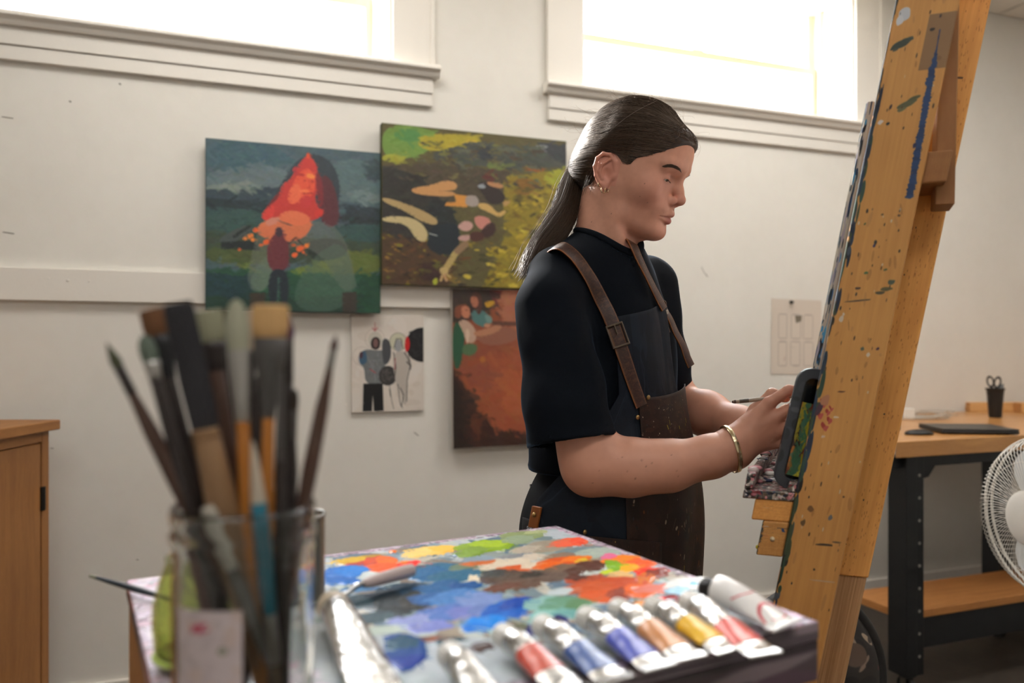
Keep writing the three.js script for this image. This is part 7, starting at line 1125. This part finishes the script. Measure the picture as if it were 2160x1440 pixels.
// ---------------------------------------------------------------- hair: a close cap under thousands of combed strands, and a tied tail
{
  // height of the hairline at each place along the side of the head
  const HLN = [[-0.2, -0.03], [-0.06, -0.034], [-0.046, -0.03], [-0.036, 0.0], [-0.03, 0.03], [-0.012, 0.0385], [0.004, 0.032], [0.012, 0.0225], [0.024, 0.0225], [0.031, 0.0345], [0.046, 0.0425], [0.066, 0.055], [0.084, 0.07], [0.094, 0.083], [0.1, 0.091], [0.14, 0.1]];
  const hairline = (f) => { let i = 0; while (i < HLN.length - 2 && f > HLN[i + 1][0]) i++; return lerp(HLN[i][1], HLN[i + 1][1], clamp((f - HLN[i][0]) / (HLN[i + 1][0] - HLN[i][0]), 0, 1)); };
  const base = (f, u, r) => { const a = Math.abs(r); let d = smin(faceBase(f, u, a), scalp(f, u, a), 0.02);  return smin(d, ell(f, u, a, [-0.06, 0.0, 0], [0.045, 0.035, 0.05]), 0.03); };
  const bulk = (f, u) => 0.0006 + 0.0092 * sstep(0, 0.045, u - hairline(f)) + 0.003 * sstep(0.09, 0.15, u) + 0.006 * sstep(0.06, 0.1, f) * sstep(0.07, 0.1, u);
  const capF = (f, u, r) => {
    const above = u - hairline(f), off = bulk(f, u);
    const part_ = 0.0035 * Math.exp(-((r - 0.004) ** 2) / 0.00002) * sstep(0.08, 0.11, u) * sstep(-0.02, 0.05, f);
    return smax(base(f, u, r) - off + part_, -above * 0.8, 0.006);
  };
  const capW = (x, y, z) => { const [f, u, r] = hl(x, y, z); return capF(f, u, r); };
  const capMat = new THREE.MeshStandardMaterial({ color: new THREE.Color().setRGB(0.03, 0.0205, 0.0155), roughness: 0.55 });
  const strandMat = new THREE.MeshPhysicalMaterial({ vertexColors: true, roughness: 0.38, specularIntensity: 0.85, specularColor: new THREE.Color().setRGB(1, 0.86, 0.72), sheen: 0 });
  const hair = part('hair', surfaceNets(capW, [0.02, 1.4, -1.68], [0.38, 1.7, -1.28], 0.0022), capMat, person, 'dark brown hair combed back into a low ponytail');
  const S = { p: [], n: [], c: [], i: [] };
  const strand = (pts, r0, r1, col) => {
    const base0 = S.p.length / 3, m = pts.length; let nrm = V(0.3, 0.5, 0.8);
    for (let k = 0; k < m; k++) { const t = pts[Math.min(k + 1, m - 1)].clone().sub(pts[Math.max(k - 1, 0)]).normalize(); nrm.addScaledVector(t, -nrm.dot(t)).normalize(); const b = t.clone().cross(nrm), r = lerp(r0, r1, k / (m - 1)); for (let s = 0; s < 3; s++) { const a = s * 2.0944, nx = nrm.x * Math.cos(a) + b.x * Math.sin(a), ny = nrm.y * Math.cos(a) + b.y * Math.sin(a), nz = nrm.z * Math.cos(a) + b.z * Math.sin(a); S.p.push(pts[k].x + nx * r, pts[k].y + ny * r, pts[k].z + nz * r); S.n.push(nx, ny, nz); S.c.push(...col); } }
    for (let k = 0; k < m - 1; k++) for (let s = 0; s < 3; s++) { const a = base0 + k * 3 + s, b = base0 + k * 3 + (s + 1) % 3; S.i.push(a, b, b + 3, a, b + 3, a + 3); }
  };
  const bake = () => { const g = new THREE.BufferGeometry(); g.setAttribute('position', new THREE.Float32BufferAttribute(S.p, 3)); g.setAttribute('normal', new THREE.Float32BufferAttribute(S.n, 3)); g.setAttribute('color', new THREE.Float32BufferAttribute(S.c, 3)); g.setIndex(S.i); S.p = []; S.n = []; S.c = []; S.i = []; return g; };
  const tone = () => { const k = rr(0.55, 1.5), w = rnd(); return [0.066 * k, lerp(0.041, 0.045, w) * k, lerp(0.027, 0.033, w) * k]; };
  const cen = [-0.012, 0.045, 0], TIE = [-0.1045, 0.008, 0.002];
  const outer = (dir, off) => { let a = 0.04, b = 0.22; for (let i = 0; i < 16; i++) { const m = (a + b) / 2; const F_ = cen[0] + dir[0] * m, U_ = cen[1] + dir[1] * m; if (base(F_, U_, cen[2] + dir[2] * m) - bulk(F_, U_) - 0.0006 - off < 0) a = m; else b = m; } return a; };
  const unit = (v) => { const l = Math.hypot(...v); return v.map((k) => k / l); };
  const tieDir = unit([TIE[0] - cen[0], TIE[1] - cen[1], TIE[2] - cen[2]]);
  let made = 0, tries = 0;
  while (made < 11000 && tries++ < 80000) {
    const th = rnd() * Math.PI * 2, cz = rr(-0.65, 1), sz = Math.sqrt(1 - cz * cz), d0 = [sz * Math.cos(th), cz, sz * Math.sin(th)];
    if (d0[2] < -0.35 && rnd() < 0.6) continue;
    let m = outer(d0, 0); const f = cen[0] + d0[0] * m, u = cen[1] + d0[1] * m; if (u < hairline(f) + 0.001) continue;
    const nearLine = u - hairline(f), dot = d0[0] * tieDir[0] + d0[1] * tieDir[1] + d0[2] * tieDir[2]; if (dot > 0.985) continue;
    const om = Math.acos(clamp(dot, -1, 1)), n = 13, pts = [], lift = rr(-0.0022, 0.0022), sag = rr(-0.02, 0.02), endT = rr(0.93, 1), ja = rnd() * 50, rough = rnd(); const ok = true;
    for (let k = 0; k <= n; k++) {
      const t = k / n * endT, a = Math.sin((1 - t) * om) / Math.sin(om), b = Math.sin(t * om) / Math.sin(om);
      const bowU = 0.26 * Math.sin(Math.PI * t) * Math.sin(om * 0.5) * (d0[0] > -0.2 ? 1 : 0.3) * sstep(0.05, 0.35, Math.abs(d0[2]) + 0.15);     // comb arcs rise over the ear
      let v = unit([d0[0] * a + tieDir[0] * b, d0[1] * a + tieDir[1] * b + bowU + sag * Math.sin(Math.PI * t), d0[2] * a + tieDir[2] * b + 0.016 * Math.sin(6 * t + ja) * t]);
      const lo = lift * sstep(0, 0.2, t) * sstep(0, 0.03, nearLine + 0.03 * t); let R = outer(v, lo), q = [cen[0] + v[0] * R, cen[1] + v[1] * R, cen[2] + v[2] * R];
      for (let g = 0; g < 12 && q[0] > -0.045 && q[1] < hairline(q[0]) + 0.003 * t + 0.006 * t * rough; g++) { v = unit([v[0], v[1] + 0.045, v[2]]); R = outer(v, lo); q = [cen[0] + v[0] * R, cen[1] + v[1] * R, cen[2] + v[2] * R]; }
      pts.push(hw(...q));
    }
    if (!ok || pts.length < 5) continue;
    const c = tone(); strand(pts, rr(0.0002, 0.0004), 0.00024, c); made++;
  }
  part('combed_strands', bake(), strandMat, hair).userData.kind = 'stuff';
  // tail
  const axis = new THREE.CatmullRomCurve3([hw(-0.1, 0.012, 0.0), P(1217, 360, 1.5), P(1203, 405, 1.478), P(1188, 455, 1.455), P(1160, 500, 1.43), P(1127, 540, 1.405), P(1106, 580, 1.39)], false, 'centripetal');
  const wid = (t) => 0.009 + 0.019 * sstep(0, 0.35, t) - 0.011 * sstep(0.55, 1, t);
  for (let i = 0; i < 2600; i++) {
    const a = rnd() * Math.PI * 2, q = Math.sqrt(rnd()), n = 16, len = rr(0.62, 1.04), pts = [], j1 = rnd() * 9, j2 = rr(-1, 1), stray = rnd() < 0.06 ? rr(1.2, 1.9) : 1;
    for (let k = 0; k <= n; k++) { const t = k / n * len, tt = Math.min(t, 1), p = axis.getPoint(tt), tg = axis.getTangent(tt), e1 = V(0.8, 0.4, 0.1).cross(tg).normalize(), e2 = tg.clone().cross(e1), w = wid(tt) * q * lerp(1, stray, t); p.addScaledVector(e1, Math.cos(a + j2 * t * 0.8) * w).addScaledVector(e2, Math.sin(a + j2 * t * 0.8) * w * 0.85); p.x += 0.004 * Math.sin(t * 7 + j1) * t; p.y += 0.003 * Math.cos(t * 6 + j1 * 2) * t; if (t > 1) p.addScaledVector(tg, (t - 1) * 0.25); pts.push(p); }
    strand(pts, rr(0.0003, 0.00052), 0.00018, tone());
  }
  part('ponytail', bake(), strandMat, hair, 'long brown ponytail over the shoulder').userData.kind = 'stuff';
  const tp = hw(-0.106, 0.006, 0), td = axis.getTangent(0.02);
  part('hair_tie', new THREE.TorusGeometry(0.0125, 0.0042, 10, 28).applyQuaternion(new THREE.Quaternion().setFromUnitVectors(V(0, 0, 1), td)).translate(tp.x, tp.y, tp.z), std(0x1a1818, 0.7), hair, 'dark hair tie');
  // loose hairs standing off the head, and a long one crossing the side
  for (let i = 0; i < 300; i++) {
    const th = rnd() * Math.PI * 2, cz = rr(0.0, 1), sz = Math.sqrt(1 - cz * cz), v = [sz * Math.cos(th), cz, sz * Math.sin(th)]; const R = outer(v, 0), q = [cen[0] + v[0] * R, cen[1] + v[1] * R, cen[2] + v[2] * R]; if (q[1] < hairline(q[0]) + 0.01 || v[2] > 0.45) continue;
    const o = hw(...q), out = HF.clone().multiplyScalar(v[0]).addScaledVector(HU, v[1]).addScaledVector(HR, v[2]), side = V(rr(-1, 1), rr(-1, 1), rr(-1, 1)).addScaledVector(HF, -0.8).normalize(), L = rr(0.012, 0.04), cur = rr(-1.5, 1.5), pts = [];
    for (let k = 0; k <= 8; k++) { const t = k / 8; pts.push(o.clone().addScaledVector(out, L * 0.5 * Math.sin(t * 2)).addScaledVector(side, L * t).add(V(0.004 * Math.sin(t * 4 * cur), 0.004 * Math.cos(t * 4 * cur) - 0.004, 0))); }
    strand(pts, 0.00014, 0.0001, [0.42, 0.32, 0.24]);  // paler than the other strands: the glow of backlit hair is put into the colour
  }
  for (let i = 0; i < 90; i++) { // wisps under and behind the ear, and at the nape
    const a = hw(rr(-0.05, -0.032), rr(-0.002, 0.03), rr(0.06, 0.071)), b = hw(rr(-0.062, -0.036), rr(-0.05, -0.012), rr(0.04, 0.06)), c = hw(-0.09, rr(-0.01, 0.02), 0.03), pts = []; const up = i % 2; for (let k = 0; k <= 8; k++) { const t = k / 8; pts.push((up ? a.clone().lerp(b, t) : a.clone().lerp(c, t)).addScaledVector(HR, 0.006 * Math.sin(t * 3.1))); } strand(pts, 0.0003, 0.00014, tone());
  }
  { const pts = []; for (let k = 0; k <= 20; k++) { const t = k / 20, p = cast(capW, lerp(1384, 1262, t), lerp(213, 300, t) - 10 * Math.sin(t * 3.1), 0.004); if (p) pts.push(p); } if (pts.length > 4) strand(pts, 0.00045, 0.0003, [0.2, 0.16, 0.13]); }
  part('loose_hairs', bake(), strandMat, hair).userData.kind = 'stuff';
  // brows and lashes
  const face = (x, y, z) => headSDF(x, y, z);
  const browLine = new THREE.CatmullRomCurve3([V(1437, 361, 0), V(1430, 355.5, 0), V(1420, 351, 0), V(1411, 350, 0), V(1403, 351, 0)]);
  for (let i = 0; i < 380; i++) {
    const t = rnd(), c = browLine.getPoint(t), wd = lerp(4.2, 1.8, t * t), o = rr(-1, 1), tg = browLine.getTangent(t), pts = [];
    for (let k = 0; k < 4; k++) { const e = k / 3 * 6.5, p = cast(face, c.x + tg.x * e + 1.2 * o, c.y + o * wd + tg.y * e - lerp(4, 0.5, t) * k / 3 * (o > -0.2 ? 1 : 0.2) * 0.8, 0.0002 + 0.00025 * k); if (p) pts.push(p); }
    if (pts.length < 4) continue; const col = [0.07, 0.045, 0.032]; strand(pts, 0.00027, 0.00012, col);
    strand(pts.map((p) => { const [f, u, r] = hl(p.x, p.y, p.z); return hw(f, u, -r); }), 0.00027, 0.00012, col);
  }
  part('eyebrows', bake(), strandMat, hair).userData.kind = 'stuff';
  for (const s of [1, -1]) for (let i = 0; i < 30; i++) { const az = lerp(-0.5, 0.95, i / 29) , el = -0.165 - 0.1 * Math.pow((az - 0.22) / 0.8, 2), R = 0.0132, d = [Math.cos(el) * Math.cos(az), Math.sin(el), Math.cos(el) * Math.sin(az)], o = (k, dn) => hw(EYE_C[0] + d[0] * (R + k), EYE_C[1] + d[1] * (R + k) - dn, s * (EYE_C[2] + d[2] * (R + k))); strand([o(-0.0004, 0), o(0.0012, 0.0012), o(0.0028, 0.002), o(0.0042, 0.0022)], 0.00013, 0.00006, [0.012, 0.01, 0.009]); }
  part('eyelashes', bake(), strandMat, hair).userData.kind = 'stuff';
}

lap('hair');
scene.updateMatrixWorld(true);
renderer.render(scene, camera);
